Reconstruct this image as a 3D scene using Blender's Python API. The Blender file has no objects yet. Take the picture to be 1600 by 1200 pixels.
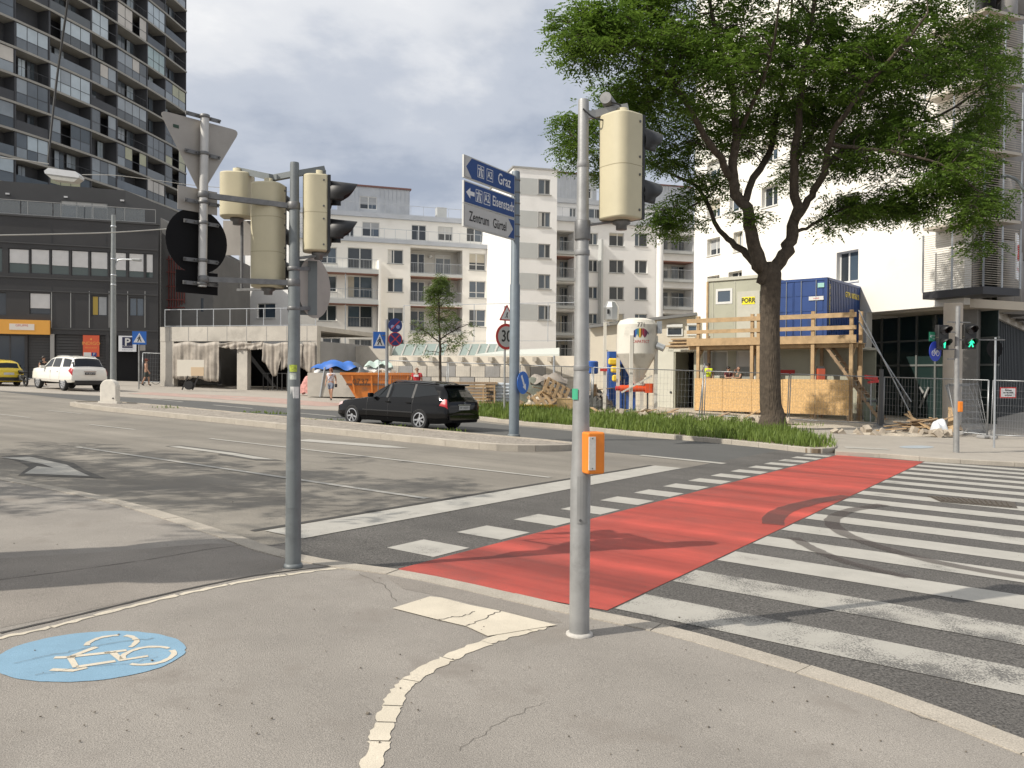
import bpy, bmesh, math, random
from mathutils import Vector, Matrix
random.seed(7)
R_ = math.radians
sc = bpy.context.scene
C = sc.collection
# ---------------------------------------------------------------- camera
F = 1244.0; PITCH = R_(-0.7); ROLL = R_(0.4); CAMH = 1.6
_c, _s, _cp, _sp = math.cos(ROLL), math.sin(ROLL), math.cos(PITCH), math.sin(PITCH)
cam = bpy.data.objects.new('camera', bpy.data.cameras.new('camera')); C.objects.link(cam)
cam.data.sensor_width = 36; cam.data.lens = 36 * F / 1600; cam.data.clip_end = 2000; cam.data.clip_start = .05
ex = Vector((_c, -_sp*_s, _cp*_s)); ey = Vector((0, _cp, _sp)); ez = Vector((-_s, -_sp*_c, _cp*_c))
cam.matrix_world = Matrix(((ex.x, ez.x, -ey.x, 0), (ex.y, ez.y, -ey.y, 0), (ex.z, ez.z, -ey.z, CAMH), (0, 0, 0, 1)))
sc.camera = cam
# ---------------------------------------------------------------- sky and sun
SUN_EL = R_(41); SUN_H = Vector((-.905, -.425)).normalized()
w = bpy.data.worlds.new('World'); sc.world = w; w.use_nodes = True
nt = w.node_tree; nt.nodes.clear(); NN = nt.nodes.new; LK = nt.links.new
out = NN('ShaderNodeOutputWorld'); bg = NN('ShaderNodeBackground'); bg.inputs[1].default_value = .1
sky = NN('ShaderNodeTexSky'); sky.sky_type = 'NISHITA'; sky.sun_disc = False
sky.sun_elevation = SUN_EL; sky.sun_rotation = math.atan2(SUN_H.x, SUN_H.y)
sky.air_density = 1.0; sky.dust_density = 1.6
tc = NN('ShaderNodeTexCoord'); sx = NN('ShaderNodeSeparateXYZ'); LK(tc.outputs['Generated'], sx.inputs[0])
def vmath(op, a, b):
    n = NN('ShaderNodeMath'); n.operation = op
    for i, v in enumerate((a, b)):
        if isinstance(v, (int, float)): n.inputs[i].default_value = v
        else: LK(v, n.inputs[i])
    return n.outputs[0]
zz = vmath('ADD', vmath('MAXIMUM', sx.outputs[2], 0.0), .22)
cb = NN('ShaderNodeCombineXYZ'); LK(vmath('DIVIDE', sx.outputs[0], zz), cb.inputs[0]); LK(vmath('DIVIDE', sx.outputs[1], zz), cb.inputs[1])
def wnoise(scale, det, rough, off, dist=0.):
    m = NN('ShaderNodeMapping'); m.inputs[1].default_value = off; LK(cb.outputs[0], m.inputs[0])
    n = NN('ShaderNodeTexNoise'); n.inputs['Scale'].default_value = scale; n.inputs['Detail'].default_value = det
    n.inputs['Roughness'].default_value = rough; n.inputs['Distortion'].default_value = dist; LK(m.outputs[0], n.inputs[0]); return n.outputs[0]
def wramp(v, stops):
    r = NN('ShaderNodeValToRGB'); e = r.color_ramp.elements
    e[0].position, e[0].color = stops[0]; e[1].position, e[1].color = stops[-1]
    for p, c in stops[1:-1]:
        k = e.new(p); k.color = c
    r.color_ramp.interpolation = 'EASE'
    LK(v, r.inputs[0]); return r.outputs[0]
cover = wramp(wnoise(.9, 6, .5, (3.1, .4, 0), .1), [(.18, (0, 0, 0, 1)), (.40, (1, 1, 1, 1))])
shade = wramp(wnoise(.62, 9, .55, (1.9, 7.4, 6), .15), [(.36, (3.9, 4.45, 5.5, 1)), (.43, (5.6, 6.05, 6.9, 1)), (.49, (7.9, 8.1, 8.5, 1)), (.55, (9.8, 9.8, 9.8, 1))])
mx = NN('ShaderNodeMix'); mx.data_type = 'RGBA'
LK(cover, mx.inputs[0]); LK(sky.outputs[0], mx.inputs[6]); LK(shade, mx.inputs[7]); LK(mx.outputs[2], bg.inputs[0]); LK(bg.outputs[0], out.inputs[0])
sun = bpy.data.objects.new('sun', bpy.data.lights.new('sun', 'SUN')); C.objects.link(sun)
sun.data.energy = 4.9; sun.data.angle = R_(.55); sun.data.color = (1, .935, .83)
sd = Vector((SUN_H.x*math.cos(SUN_EL), SUN_H.y*math.cos(SUN_EL), math.sin(SUN_EL)))
sun.rotation_euler = sd.to_track_quat('Z', 'Y').to_euler(); sun.location = (-20, -8, 30)
sc.view_settings.view_transform = 'Standard'; sc.view_settings.look = 'None'; sc.view_settings.gamma = 1
sc.view_settings.use_curve_mapping = False; sc.view_settings.exposure = 0.0
# ---------------------------------------------------------------- pixel helpers (photo is 1600 x 1200)
def ray(px, py):
    return ex*((px-800)/F) + ey + ez*((600-py)/F)
def zg(x, y):
    return -.027*x - .0068*y + max(0, min(y, 56)-28)*.016
def hit(px, py):
    d = ray(px, py); lo, hi = .5, 400
    for i in range(50):
        m = (lo+hi)/2
        if CAMH + d.z*m - zg(d.x*m, d.y*m) > 0: lo = m
        else: hi = m
    return Vector((d.x*lo, d.y*lo, zg(d.x*lo, d.y*lo)))
def G(px, py): p = hit(px, py); return (p.x, p.y)
def at(px, py, Y):
    d = ray(px, py); t = Y/d.y
    return Vector((d.x*t, Y, CAMH + d.z*t))
def gp(x, y, dz=0.): return Vector((x, y, zg(x, y)+dz))
# road frame: s across the road (along the crossing), t along the road towards the crossing
O0 = Vector((-.95, 6.55)); U = Vector((.566, .824)).normalized(); V = Vector((U.y, -U.x))
def RD(s, t): p = O0 + U*s + V*t; return (p.x, p.y)
# ---------------------------------------------------------------- materials
MATS = {}
def mat(name, col, rough=.7, metal=0., var=0., vscale=3., bump=0., bscale=40., spec=.5, emit=None, coat=0., speck=0., sscale=250., stain=None, stscale=.6, alpha=1., trans=0., streak=None):
    if name in MATS: return MATS[name]
    m = bpy.data.materials.new(name); m.use_nodes = True; MATS[name] = m
    t = m.node_tree; b = t.nodes['Principled BSDF']; L = t.links.new; N = t.nodes.new
    b.inputs['Base Color'].default_value = (*col, 1); b.inputs['Roughness'].default_value = rough
    b.inputs['Metallic'].default_value = metal; b.inputs['Specular IOR Level'].default_value = spec
    b.inputs['Coat Weight'].default_value = coat; b.inputs['Coat Roughness'].default_value = .04
    b.inputs['Alpha'].default_value = alpha; b.inputs['Transmission Weight'].default_value = trans
    if emit: b.inputs['Emission Color'].default_value = (*emit[:3], 1); b.inputs['Emission Strength'].default_value = emit[3]
    if var or bump or speck or stain or streak:
        g = N('ShaderNodeNewGeometry'); cur = None
        def noise(scale, det, rough_=.6):
            n = N('ShaderNodeTexNoise'); n.inputs['Scale'].default_value = scale; n.inputs['Detail'].default_value = det
            n.inputs['Roughness'].default_value = rough_; L(g.outputs['Position'], n.inputs[0]); return n.outputs[0]
        def mul(fac, lo, hi, prev):
            mr = N('ShaderNodeMapRange'); mr.inputs[1].default_value = .3; mr.inputs[2].default_value = .7
            mr.inputs[3].default_value = lo; mr.inputs[4].default_value = hi; L(fac, mr.inputs[0])
            v = N('ShaderNodeVectorMath'); v.operation = 'SCALE'
            if prev is None: v.inputs[0].default_value = col
            else: L(prev, v.inputs[0])
            L(mr.outputs[0], v.inputs[3]); return v.outputs[0]
        if var: cur = mul(noise(vscale, 6), 1-var, 1+var, cur)
        if speck: cur = mul(noise(sscale, 2), 1-speck, 1+speck, cur)
        if streak:   # wear running along the road: (amount, scale across, scale along)
            mp = N('ShaderNodeMapping'); mp.vector_type = 'POINT'; mp.inputs[2].default_value = (0, 0, -math.atan2(V.y, V.x)); mp2 = N('ShaderNodeMapping'); mp2.inputs[3].default_value = (streak[2], streak[1], 0)
            L(g.outputs['Position'], mp.inputs[0]); L(mp.outputs[0], mp2.inputs[0]); n = N('ShaderNodeTexNoise'); n.inputs['Scale'].default_value = 1.; n.inputs['Detail'].default_value = 7; n.inputs['Roughness'].default_value = .6; L(mp2.outputs[0], n.inputs[0])
            cur = mul(n.outputs[0], 1-streak[0], 1+streak[0]*.6, cur)
        if stain:
            mr = N('ShaderNodeMapRange'); mr.inputs[1].default_value = .54; mr.inputs[2].default_value = .68; L(noise(stscale, 8, .65), mr.inputs[0])
            x = N('ShaderNodeMix'); x.data_type = 'RGBA'; L(mr.outputs[0], x.inputs[0])
            if cur is None: x.inputs[6].default_value = (*col, 1)
            else: L(cur, x.inputs[6])
            x.inputs[7].default_value = (*stain, 1); cur = x.outputs[2]
        if cur is not None: L(cur, b.inputs['Base Color'])
        if bump:
            bn = N('ShaderNodeBump'); bn.inputs['Strength'].default_value = bump; bn.inputs['Distance'].default_value = .02
            L(noise(bscale, 5), bn.inputs['Height']); L(bn.outputs[0], b.inputs['Normal'])
    return m
def worn(name, col, wear, hole, rough=.7, thr=(.56, .6), scale=14., fine=90., streak=None):
    """paint whose worn spots let the road show through"""
    m = mat(name, col, rough, var=.10, vscale=3, speck=.1, sscale=180, bump=.25, bscale=160, streak=streak)
    t = m.node_tree; b = t.nodes['Principled BSDF']; L = t.links.new; N = t.nodes.new
    src = b.inputs['Base Color'].links[0].from_socket
    g = N('ShaderNodeNewGeometry')
    def nz(sc_, d, r=.6):
        n = N('ShaderNodeTexNoise'); n.inputs['Scale'].default_value = sc_; n.inputs['Detail'].default_value = d; n.inputs['Roughness'].default_value = r
        L(g.outputs['Position'], n.inputs[0]); return n.outputs[0]
    a = N('ShaderNodeMath'); a.operation = 'MULTIPLY_ADD'; L(nz(fine, 3), a.inputs[0]); a.inputs[1].default_value = .45
    a2 = N('ShaderNodeMath'); a2.operation = 'MULTIPLY'; L(nz(scale*.12, 6, .6), a2.inputs[0]); a2.inputs[1].default_value = .55; L(a2.outputs[0], a.inputs[2])
    mr = N('ShaderNodeMapRange'); mr.inputs[1].default_value, mr.inputs[2].default_value = thr; L(a.outputs[0], mr.inputs[0])
    mr.inputs[4].default_value = wear
    x = N('ShaderNodeMix'); x.data_type = 'RGBA'; L(mr.outputs[0], x.inputs[0]); L(src, x.inputs[6]); x.inputs[7].default_value = (*hole, 1)
    L(x.outputs[2], b.inputs['Base Color']); return m
# ---------------------------------------------------------------- mesh builder
ORG = {}
class MB:
    def __init__(s): s.v = []; s.f = []; s.mi = []
    def add(s, vs, fs, mi=0):
        o = len(s.v); s.v += [tuple(v) for v in vs]; s.f += [tuple(i+o for i in f) for f in fs]; s.mi += [mi]*len(fs); return s
    def obox(s, c, a, b, d, mi=0):
        """box from a centre and three half-vectors"""
        c, a, b, d = map(Vector, (c, a, b, d)); vs = [c+a*i+b*j+d*k for k in (-1, 1) for j in (-1, 1) for i in (-1, 1)]
        fs = [(0, 2, 3, 1), (4, 5, 7, 6), (0, 1, 5, 4), (2, 6, 7, 3), (0, 4, 6, 2), (1, 3, 7, 5)]
        if a.cross(b).dot(d) < 0: fs = [tuple(reversed(f)) for f in fs]
        return s.add(vs, fs, mi)
    def box(s, c, size, rz=0., mi=0):
        ca, sa = math.cos(rz), math.sin(rz)
        return s.obox(c, Vector((ca, sa, 0))*size[0]/2, Vector((-sa, ca, 0))*size[1]/2, Vector((0, 0, size[2]/2)), mi)
    def beam(s, p, q, w, h, up=(0, 0, 1), mi=0):
        p, q = Vector(p), Vector(q); d = (q-p)/2; u = Vector(up)
        sd_ = d.cross(u)
        if sd_.length < 1e-6: sd_ = d.cross(Vector((1, 0, 0)))
        sd_.normalize(); u2 = sd_.cross(d).normalized()
        return s.obox((p+q)/2, d, sd_*w/2, u2*h/2, mi)
    def tube(s, pts, rad, n=12, cap=True, mi=0):
        pts = [Vector(p) for p in pts]; rad = rad if isinstance(rad, (list, tuple)) else [rad]*len(pts)
        o = len(s.v); prev = None
        for i, p in enumerate(pts):
            d = (pts[min(i+1, len(pts)-1)] - pts[max(i-1, 0)]).normalized()
            if prev is None: a = d.orthogonal().normalized()
            else:
                a = prev - d*prev.dot(d)
                a = a.normalized() if a.length > 1e-6 else d.orthogonal().normalized()
            prev = a; b = d.cross(a)
            for k in range(n):
                an = 2*math.pi*k/n; s.v.append(tuple(p + (a*math.cos(an) + b*math.sin(an))*rad[i]))
        for i in range(len(pts)-1):
            for k in range(n):
                s.f.append((o+i*n+k, o+i*n+(k+1) % n, o+(i+1)*n+(k+1) % n, o+(i+1)*n+k)); s.mi.append(mi)
        if cap:
            s.f.append(tuple(o+k for k in reversed(range(n)))); s.f.append(tuple(o+(len(pts)-1)*n+k for k in range(n))); s.mi += [mi, mi]
        return s
    def lathe(s, prof, c=(0, 0, 0), n=24, mi=0):
        c = Vector(c); o = len(s.v)
        for r, z in prof:
            for k in range(n): a = 2*math.pi*k/n; s.v.append((c.x+r*math.cos(a), c.y+r*math.sin(a), c.z+z))
        for i in range(len(prof)-1):
            for k in range(n):
                s.f.append((o+i*n+k, o+i*n+(k+1) % n, o+(i+1)*n+(k+1) % n, o+(i+1)*n+k)); s.mi.append(mi)
        s.f.append(tuple(o+k for k in reversed(range(n)))); s.f.append(tuple(o+(len(prof)-1)*n+k for k in range(n))); s.mi += [mi, mi]
        return s
    def prism(s, poly, org, a, b, d, mi=0):
        """2D polygon in the (a, b) plane at org, extruded by vector d"""
        org, a, b, d = map(Vector, (org, a, b, d)); n = len(poly)
        area = sum(poly[i][0]*poly[(i+1) % n][1]-poly[(i+1) % n][0]*poly[i][1] for i in range(n))
        if (a.cross(b).dot(d) > 0) != (area > 0): poly = list(reversed(poly))
        lo = [org + a*x + b*y for x, y in poly]; hi = [p + d for p in lo]
        return s.add(lo+hi, [tuple(reversed(range(n))), tuple(range(n, 2*n))] + [(i, (i+1) % n, (i+1) % n+n, i+n) for i in range(n)], mi)
    def build(s, name, m, parent=None, smooth=False, local=False):
        me = bpy.data.meshes.new(name); v = s.v
        if parent is not None and not local:
            o_ = ORG.get(parent.name, Vector((0, 0, 0))); v = [(a-o_.x, b-o_.y, c-o_.z) for a, b, c in v]
        me.from_pydata(v, [], s.f)
        ms = m if isinstance(m, (list, tuple)) else [m]
        for k in ms: me.materials.append(k)
        if len(ms) > 1: me.polygons.foreach_set('material_index', s.mi)
        if smooth: me.polygons.foreach_set('use_smooth', [True]*len(me.polygons))
        me.update(); ob = bpy.data.objects.new(name, me); C.objects.link(ob)
        if smooth == 'auto': autosmooth(me)
        if parent is not None:
            ob.parent = parent; ORG[ob.name] = ORG.get(parent.name, Vector((0, 0, 0)))
        return ob
def autosmooth(me, ang=.4):
    bm = bmesh.new(); bm.from_mesh(me)
    for e in bm.edges:
        if len(e.link_faces) == 2 and e.calc_face_angle(0) > ang: e.smooth = False
    bm.to_mesh(me); bm.free()
def tag(o, label, cat, group=None):
    o['label'] = label; o['category'] = cat
    if group: o['group'] = group
    return o
def thing(name, loc, label, cat, group=None, rz=0.):
    o = bpy.data.objects.new(name, None); C.objects.link(o); o.location = loc; o.rotation_euler = (0, 0, rz); o.empty_display_size = .2
    ORG[o.name] = Vector(loc); return tag(o, label, cat, group)
def struct(o): o['kind'] = 'structure'; return o
def copy_tree(o, parent=None):
    c = o.copy(); C.objects.link(c); c.parent = parent
    for ch in o.children: copy_tree(ch, c)
    return c
TXT = {}
def text_mesh(s, h):
    """polygons of a word, cap height h, centred"""
    if s not in TXT:
        cu = bpy.data.curves.new('t', 'FONT'); cu.body = s; cu.align_x = 'CENTER'; cu.align_y = 'CENTER'; cu.resolution_u = 3
        ob = bpy.data.objects.new('t', cu); C.objects.link(ob); dg = bpy.context.evaluated_depsgraph_get()
        me = bpy.data.meshes.new_from_object(ob.evaluated_get(dg)); TXT[s] = ([tuple(v.co) for v in me.vertices], [tuple(p.vertices) for p in me.polygons])
        bpy.data.objects.remove(ob); bpy.data.curves.remove(cu); bpy.data.meshes.remove(me)
    vs, fs = TXT[s]; k = h/.69
    return [(x*k, y*k) for x, y, z in vs], fs
def put_text(mb, s, h, org, a, b, mi=0, sx_=1., bold=0.):
    org, a, b = Vector(org), Vector(a), Vector(b); vs, fs = text_mesh(s, h)
    n = a.cross(b).normalized()
    offs = [(0, 0)] if not bold else [(-bold, 0), (bold, 0), (0, bold), (0, -bold)]
    for k, (ox, oy) in enumerate(offs):
        mb.add([org + a*(x*sx_+ox) + b*(y+oy) + n*.0004*k for x, y in vs], fs, mi)
# ---------------------------------------------------------------- ground
def smooth_path(pts, n=6):
    P = [Vector(p) for p in pts]; r = []
    for i in range(len(P)-1):
        a, b, c, d = P[max(i-1, 0)], P[i], P[i+1], P[min(i+2, len(P)-1)]
        for k in range(n):
            t = k/n; r.append(.5*((2*b)+(c-a)*t+(2*a-5*b+4*c-d)*t*t+(3*b-a-3*c+d)*t**3))
    r.append(P[-1]); return r
def sheet(name, poly, dz, m, parent=None, skirt=0., cuts=(28., 56.)):
    bm = bmesh.new(); bm.faces.new([bm.verts.new((p[0], p[1], 0)) for p in poly])
    for y in cuts:
        bmesh.ops.bisect_plane(bm, geom=bm.verts[:]+bm.edges[:]+bm.faces[:], plane_co=(0, y, 0), plane_no=(0, 1, 0))
    bm.normal_update()
    for f in bm.faces:
        if f.normal.z < 0: f.normal_flip()
    if skirt:
        r = bmesh.ops.extrude_face_region(bm, geom=[f for f in bm.faces], use_keep_orig=True)
        bmesh.ops.translate(bm, verts=[v for v in r['geom'] if isinstance(v, bmesh.types.BMVert)], vec=(0, 0, -skirt))
        bmesh.ops.recalc_face_normals(bm, faces=bm.faces[:])
    for v in bm.verts: v.co.z += zg(v.co.x, v.co.y) + dz
    bmesh.ops.triangulate(bm, faces=[f for f in bm.faces if len(f.verts) > 4])
    me = bpy.data.meshes.new(name); bm.to_mesh(me); bm.free(); me.materials.append(m)
    o = bpy.data.objects.new(name, me); C.objects.link(o)
    if parent: o.parent = parent
    return o
def quad_strip(name, path, w0, w1, dz, m, parent, jag=0., seed=1):
    """ribbon of offsets w0..w1 along a ground path"""
    rnd = random.Random(seed); P = [Vector(p) for p in path]; mb = MB(); vs = []
    for i, p in enumerate(P):
        d = (P[min(i+1, len(P)-1)]-P[max(i-1, 0)]).normalized(); n = Vector((-d.y, d.x))
        a = p+n*(w0+rnd.uniform(-jag, jag)); b = p+n*(w1+rnd.uniform(-jag, jag))
        vs += [gp(a.x, a.y, dz), gp(b.x, b.y, dz)]
    fs = [(2*i, 2*i+2, 2*i+3, 2*i+1) for i in range(len(P)-1)]
    mb.add(vs, fs); o = mb.build(name, m, parent)
    if o.data.polygons[0].normal.z < 0: o.data.flip_normals()
    return o
ASPH = mat('asphalt_base', (.13, .125, .115), .9, var=.12, vscale=.5, speck=.22, sscale=160, bump=.3, bscale=220)
ROADL = mat('road_worn_pale', (.215, .196, .167), .9, var=.14, vscale=.45, speck=.3, sscale=110, bump=.4, bscale=150, stain=(.165, .152, .133), stscale=.35, streak=(.2, 1.3, .05))
ROADD = mat('asphalt_new_dark', (.098, .092, .085), .85, var=.14, vscale=1.2, speck=.7, sscale=70, bump=.6, bscale=120, streak=(.18, 1.2, .08))
ROADF = mat('asphalt_far_dark', (.085, .085, .082), .9, var=.1, vscale=.8, speck=.25, sscale=90)
WALK = mat('sidewalk_asphalt', (.268, .246, .220), .92, var=.13, vscale=.9, speck=.3, sscale=170, bump=.5, bscale=150, stain=(.225, .202, .178), stscale=1.6, streak=(.07, 1.8, .5))
WALKF = mat('far_pavement', (.33, .30, .26), .92, var=.12, vscale=.5, speck=.12, sscale=90, stain=(.25, .225, .2), stscale=.5)
KERB = mat('kerb_granite', (.36, .325, .275), .85, var=.12, vscale=2.5, speck=.25, sscale=120, bump=.3, bscale=90)
COBBLE = mat('island_cobbles', (.27, .24, .205), .9, var=.2, vscale=3, speck=.4, sscale=16, bump=.9, bscale=18)
WHITEP = worn('road_paint_white', (.375, .36, .325), .85, (.12, .115, .105), thr=(.57, .64))
WHITEW = worn('road_paint_white_worn', (.36, .345, .31), .9, (.085, .082, .078), thr=(.50, .545))
CREAMP = worn('pavement_paint_cream', (.55, .495, .40), .6, (.3, .27, .235), thr=(.55, .68))
REDP = worn('bike_path_red', (.405, .060, .043), .8, (.18, .058, .048), thr=(.50, .66), scale=9, streak=(.55, 1.5, .09))
CRACK0 = mat('hairline_joint', (.12, .107, .093), .9)
SEAL = mat('bitumen_joint', (.05, .047, .043), .8)
EARTH = mat('site_gravel', (.42, .37, .30), .95, var=.25, vscale=2., speck=.3, sscale=25, bump=.8, bscale=20)

ground = struct(sheet('ground', [(-500, -60), (600, -60), (600, 900), (-500, 900)], 0, ASPH))
road = struct(sheet('road', [RD(-4, -1.45), RD(30, -1.45), RD(9.9, -120), RD(-12, -120), RD(-10, -10)], .004, ROADL))
crossing = struct(sheet('crossing_road', [RD(-6, -1.45), RD(12.2, -1.45), RD(18, -1.45), RD(18, 40), RD(-12, 40), RD(-12, 1.5)], .008, ROADD))
# far carriageway behind the island, bends slightly to the left
farroad = struct(sheet('far_road', [RD(11.4, -1.45), RD(11.6, -9), RD(12.6, -26), RD(15, -110), RD(23, -110), RD(20.9, -40), RD(19.7, -26), RD(18.3, -14), RD(17, -6), RD(17, -1.45)], .008, ROADF))
kerb_near = [G(*p) for p in ((-160, 722), (0, 750), (100, 769), (200, 791), (290, 818), (375, 846), (430, 866), (500, 882), (570, 893), (620, 899), (700, 914), (800, 937), (890, 958), (945, 969), (1060, 993), (1160, 1022), (1255, 1050), (1400, 1096), (1600, 1172), (1800, 1255))]
kerb_near = [tuple(p) for p in smooth_path(kerb_near, 5)]
walk = struct(sheet('sidewalk', kerb_near + [(6, -3), (6, -30), (-60, -30), (-60, 30), (-18, 19)], .045, WALK))
# granite kerb stones along the near pavement
def kerb_run(parent, path, width, length, top, drop, m, side=1, seed=3):
    rnd = random.Random(seed); P = [Vector(p) for p in path]; acc = []; tot = 0
    for i in range(len(P)-1):
        seg = (P[i+1]-P[i]).length; acc.append((tot, seg)); tot += seg
    def pt(s):
        for i, (a, l) in enumerate(acc):
            if s <= a+l or i == len(acc)-1: return P[i]+(P[i+1]-P[i])*((s-a)/l)
    s = 0
    while s < tot-.05:
        e = min(s+length*rnd.uniform(.85, 1.15), tot); k = 3 if length > .6 else 2; mb = MB(); rows = []
        dz = rnd.uniform(-.003, .003)
        for j in range(k+1):
            q = s+.004+(e-s-.008)*j/k; p = pt(q); d = (pt(min(q+.05, tot))-pt(max(q-.05, 0))).normalized(); n = Vector((-d.y, d.x))*side
            a, b = p-n*math.copysign(.015, width), p+n*width; cz = top+dz; ch = math.copysign(.012, width)
            rows.append([gp(a.x, a.y, -drop), gp(a.x, a.y, cz-ch), gp(a.x+n.x*ch, a.y+n.y*ch, cz), gp(b.x, b.y, cz), gp(b.x, b.y, -drop)])
        vs = [v for r in rows for v in r]; fs = []
        for j in range(k):
            for i in range(4): fs.append((j*5+i, j*5+i+1, (j+1)*5+i+1, (j+1)*5+i))
        fs += [(4, 3, 2, 1, 0), tuple(k*5+i for i in range(5))]
        if side < 0: fs = [tuple(reversed(f)) for f in fs]
        o = mb.add(vs, fs).build('kerb_stone', m, parent); s = e
kerb_run(walk, kerb_near, .17, 1.05, .052, .05, KERB, side=-1)
# bitumen seam behind the kerb, pavement joints
def gpath(pts, n=5): return smooth_path([G(*p) for p in pts], n)
quad_strip('joint_line', gpath([(0, 1002), (100, 978), (200, 953), (300, 929), (400, 909), (500, 896), (566, 890)]), -.012, .015, .049, SEAL, walk, .005)
quad_strip('joint_line', gpath([(0, 916), (120, 900), (240, 882), (330, 866), (400, 858)]), -.004, .004, .049, CRACK0, walk, .003)
def chunks(name, path, w0, w1, dz, m, parent, seed, lo=3, hi=7, jag=.012):
    rnd = random.Random(seed); i = 0
    while i < len(path)-1:
        j = min(i+rnd.randint(lo, hi), len(path)-1)
        seg = list(path[i:j+1])
        if len(seg) > 1:
            seg[-1] = seg[-1] + (seg[-2]-seg[-1])*rnd.uniform(.1, .35)
            quad_strip(name, seg, w0, w1, dz, m, parent, jag, rnd.randint(0, 9999))
        i = j
chunks('edge_line', gpath([(-60, 1022), (0, 1008), (100, 985), (200, 958), (300, 934), (400, 914), (500, 899), (560, 893)], 9), -.045, .0, .0485, CREAMP, walk, 4, 6, 12)
chunks('guide_line', gpath([(572, 1235), (592, 1180), (605, 1135), (622, 1098), (655, 1068), (700, 1042), (760, 1016), (810, 1000), (850, 990)], 9), -.045, .045, .0485, CREAMP, walk, 5, 6, 13)
bl = [(613, 962), (672, 943), (690, 945), (735, 957), (781, 966), (870, 989), (815, 998), (762, 1007), (728, 991), (686, 981)]
for part_ in ([0, 1, 2, 3, 4, 8, 9], [4, 5, 6, 7, 8]):
    sheet('hold_block', [G(*bl[i]) for i in part_], .0515, CREAMP, walk)
# blue bicycle roundel
BLUEP = worn('pavement_paint_blue', (.19, .32, .43), .5, (.24, .30, .34), thr=(.56, .68))
cx, cy = G(145, 1036); eu = Vector((G(290, 1032)[0]-G(-3, 1040)[0], G(290, 1032)[1]-G(-3, 1040)[1]))/2; ev = Vector((G(180, 997)[0]-G(118, 1078)[0], G(180, 997)[1]-G(118, 1078)[1]))/2
rnd = random.Random(2)
def EL(a, b): return (cx+eu.x*a+ev.x*b, cy+eu.y*a+ev.y*b)
sheet('bicycle_roundel', [EL(math.cos(k*math.pi/40)*(1+rnd.uniform(-.012, .012)), math.sin(k*math.pi/40)*(1+rnd.uniform(-.012, .012))) for k in range(80)], .0480, BLUEP, walk)
def stroke(pts, wd, closed=False):
    quad_strip('bicycle_mark', [EL(*p) for p in pts], -wd/2, wd/2, .0505, CREAMP, walk, .004, len(pts))
for (wx, wy, a0, a1) in ((.12, .42, -30, 190), (.62, -.12, -120, 200)):
    for b0, b1 in ((a0, (a0+a1)/2-8), ((a0+a1)/2+8, a1)):
        stroke([(wx-.0+.27*math.cos(R_(b0+(b1-b0)*k/14)), wy+.36*math.sin(R_(b0+(b1-b0)*k/14))) for k in range(15)], .032)
for pl in ([(-.02, .28), (-.22, -.1), (-.06, -.5)], [(-.06, -.5), (.3, -.3)], [(-.22, -.1), (.18, .05)], [(.2, .05), (.36, -.28), (.62, -.14)], [(-.38, -.12), (-.16, -.1)], [(-.3, -.56), (-.06, -.62), (.05, -.52)], [(.12, .02), (.34, .12)]):
    stroke(pl, .034)
# cracks in the paint and the pavement
CRACK = mat('crack_dark', (.10, .088, .076), .9)
def crack(pts, w_, dz, seed):
    rnd = random.Random(seed); P_ = gpath(pts, 7); P_ = [p+Vector((rnd.gauss(0, 1), rnd.gauss(0, 1)))*.007 for p in P_]; quad_strip('crack', P_, -w_/2, w_/2, dz, CRACK, walk, w_*.3, seed)
for k, (pts, w_, dz) in enumerate((([(686, 982), (705, 977), (728, 974), (741, 967)], .007, .0535), ([(728, 991), (752, 981), (781, 967)], .007, .0535), ([(20, 1052), (70, 1040), (120, 1030), (180, 1018), (235, 1012)], .004, .0525), ([(60, 1070), (130, 1058), (200, 1052), (250, 1040)], .003, .0525), ([(852, 1112), (800, 1135), (760, 1160), (715, 1190)], .002, .0475), ([(1420, 1128), (1455, 1140), (1500, 1148), (1560, 1170)], .005, .0475), ([(560, 905), (600, 925), (618, 950)], .004, .0475))): crack(pts, w_, dz, 50+k)
PATCH = mat('pavement_patch', (.235, .212, .187), .92, var=.14, vscale=1.3, speck=.33, sscale=150, bump=.5, bscale=120)
sheet('repair_patch', [G(*p) for p in ((-40, 884), (150, 872), (330, 857), (452, 862), (440, 900), (300, 928), (120, 968), (-40, 1002))], .0465, PATCH, walk)
sheet('repair_patch', [G(*p) for p in ((600, 908), (690, 926), (850, 962), (880, 985), (842, 980), (700, 944), (630, 930))], .0465, PATCH, walk)
# ---- painted road markings (parts of the road sheets)
def mark(name, quad, dz, m, parent): return sheet(name, quad, dz, m, parent)
def rect(s0, s1, t0, t1): return [RD(s0, t0), RD(s1, t0), RD(s1, t1), RD(s0, t1)]
mark('stop_line', rect(.28, 9.6, -2.02, -1.46), .012, WHITEP, road)
quad_strip('joint_line', [RD(.2, -2.1), RD(9.6, -2.1)], -.03, .05, .0085, SEAL, road)
for s, t0, t1 in ((3.08, -11.2, -2.3), (6.3, -11.6, -2.4)): mark('lane_line', rect(s-.06, s+.06, t0, t1), .012, WHITEP, road)
for s, ts in ((3.1, (-20, -26, -32, -38)), (6.35, (-17, -22.5, -28, -33.5, -39)), (8.6, (-24, -30))):
    for t in ts: mark('lane_dash', rect(s-.055, s+.055, t, t+2.2), .012, WHITEP, road)
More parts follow.
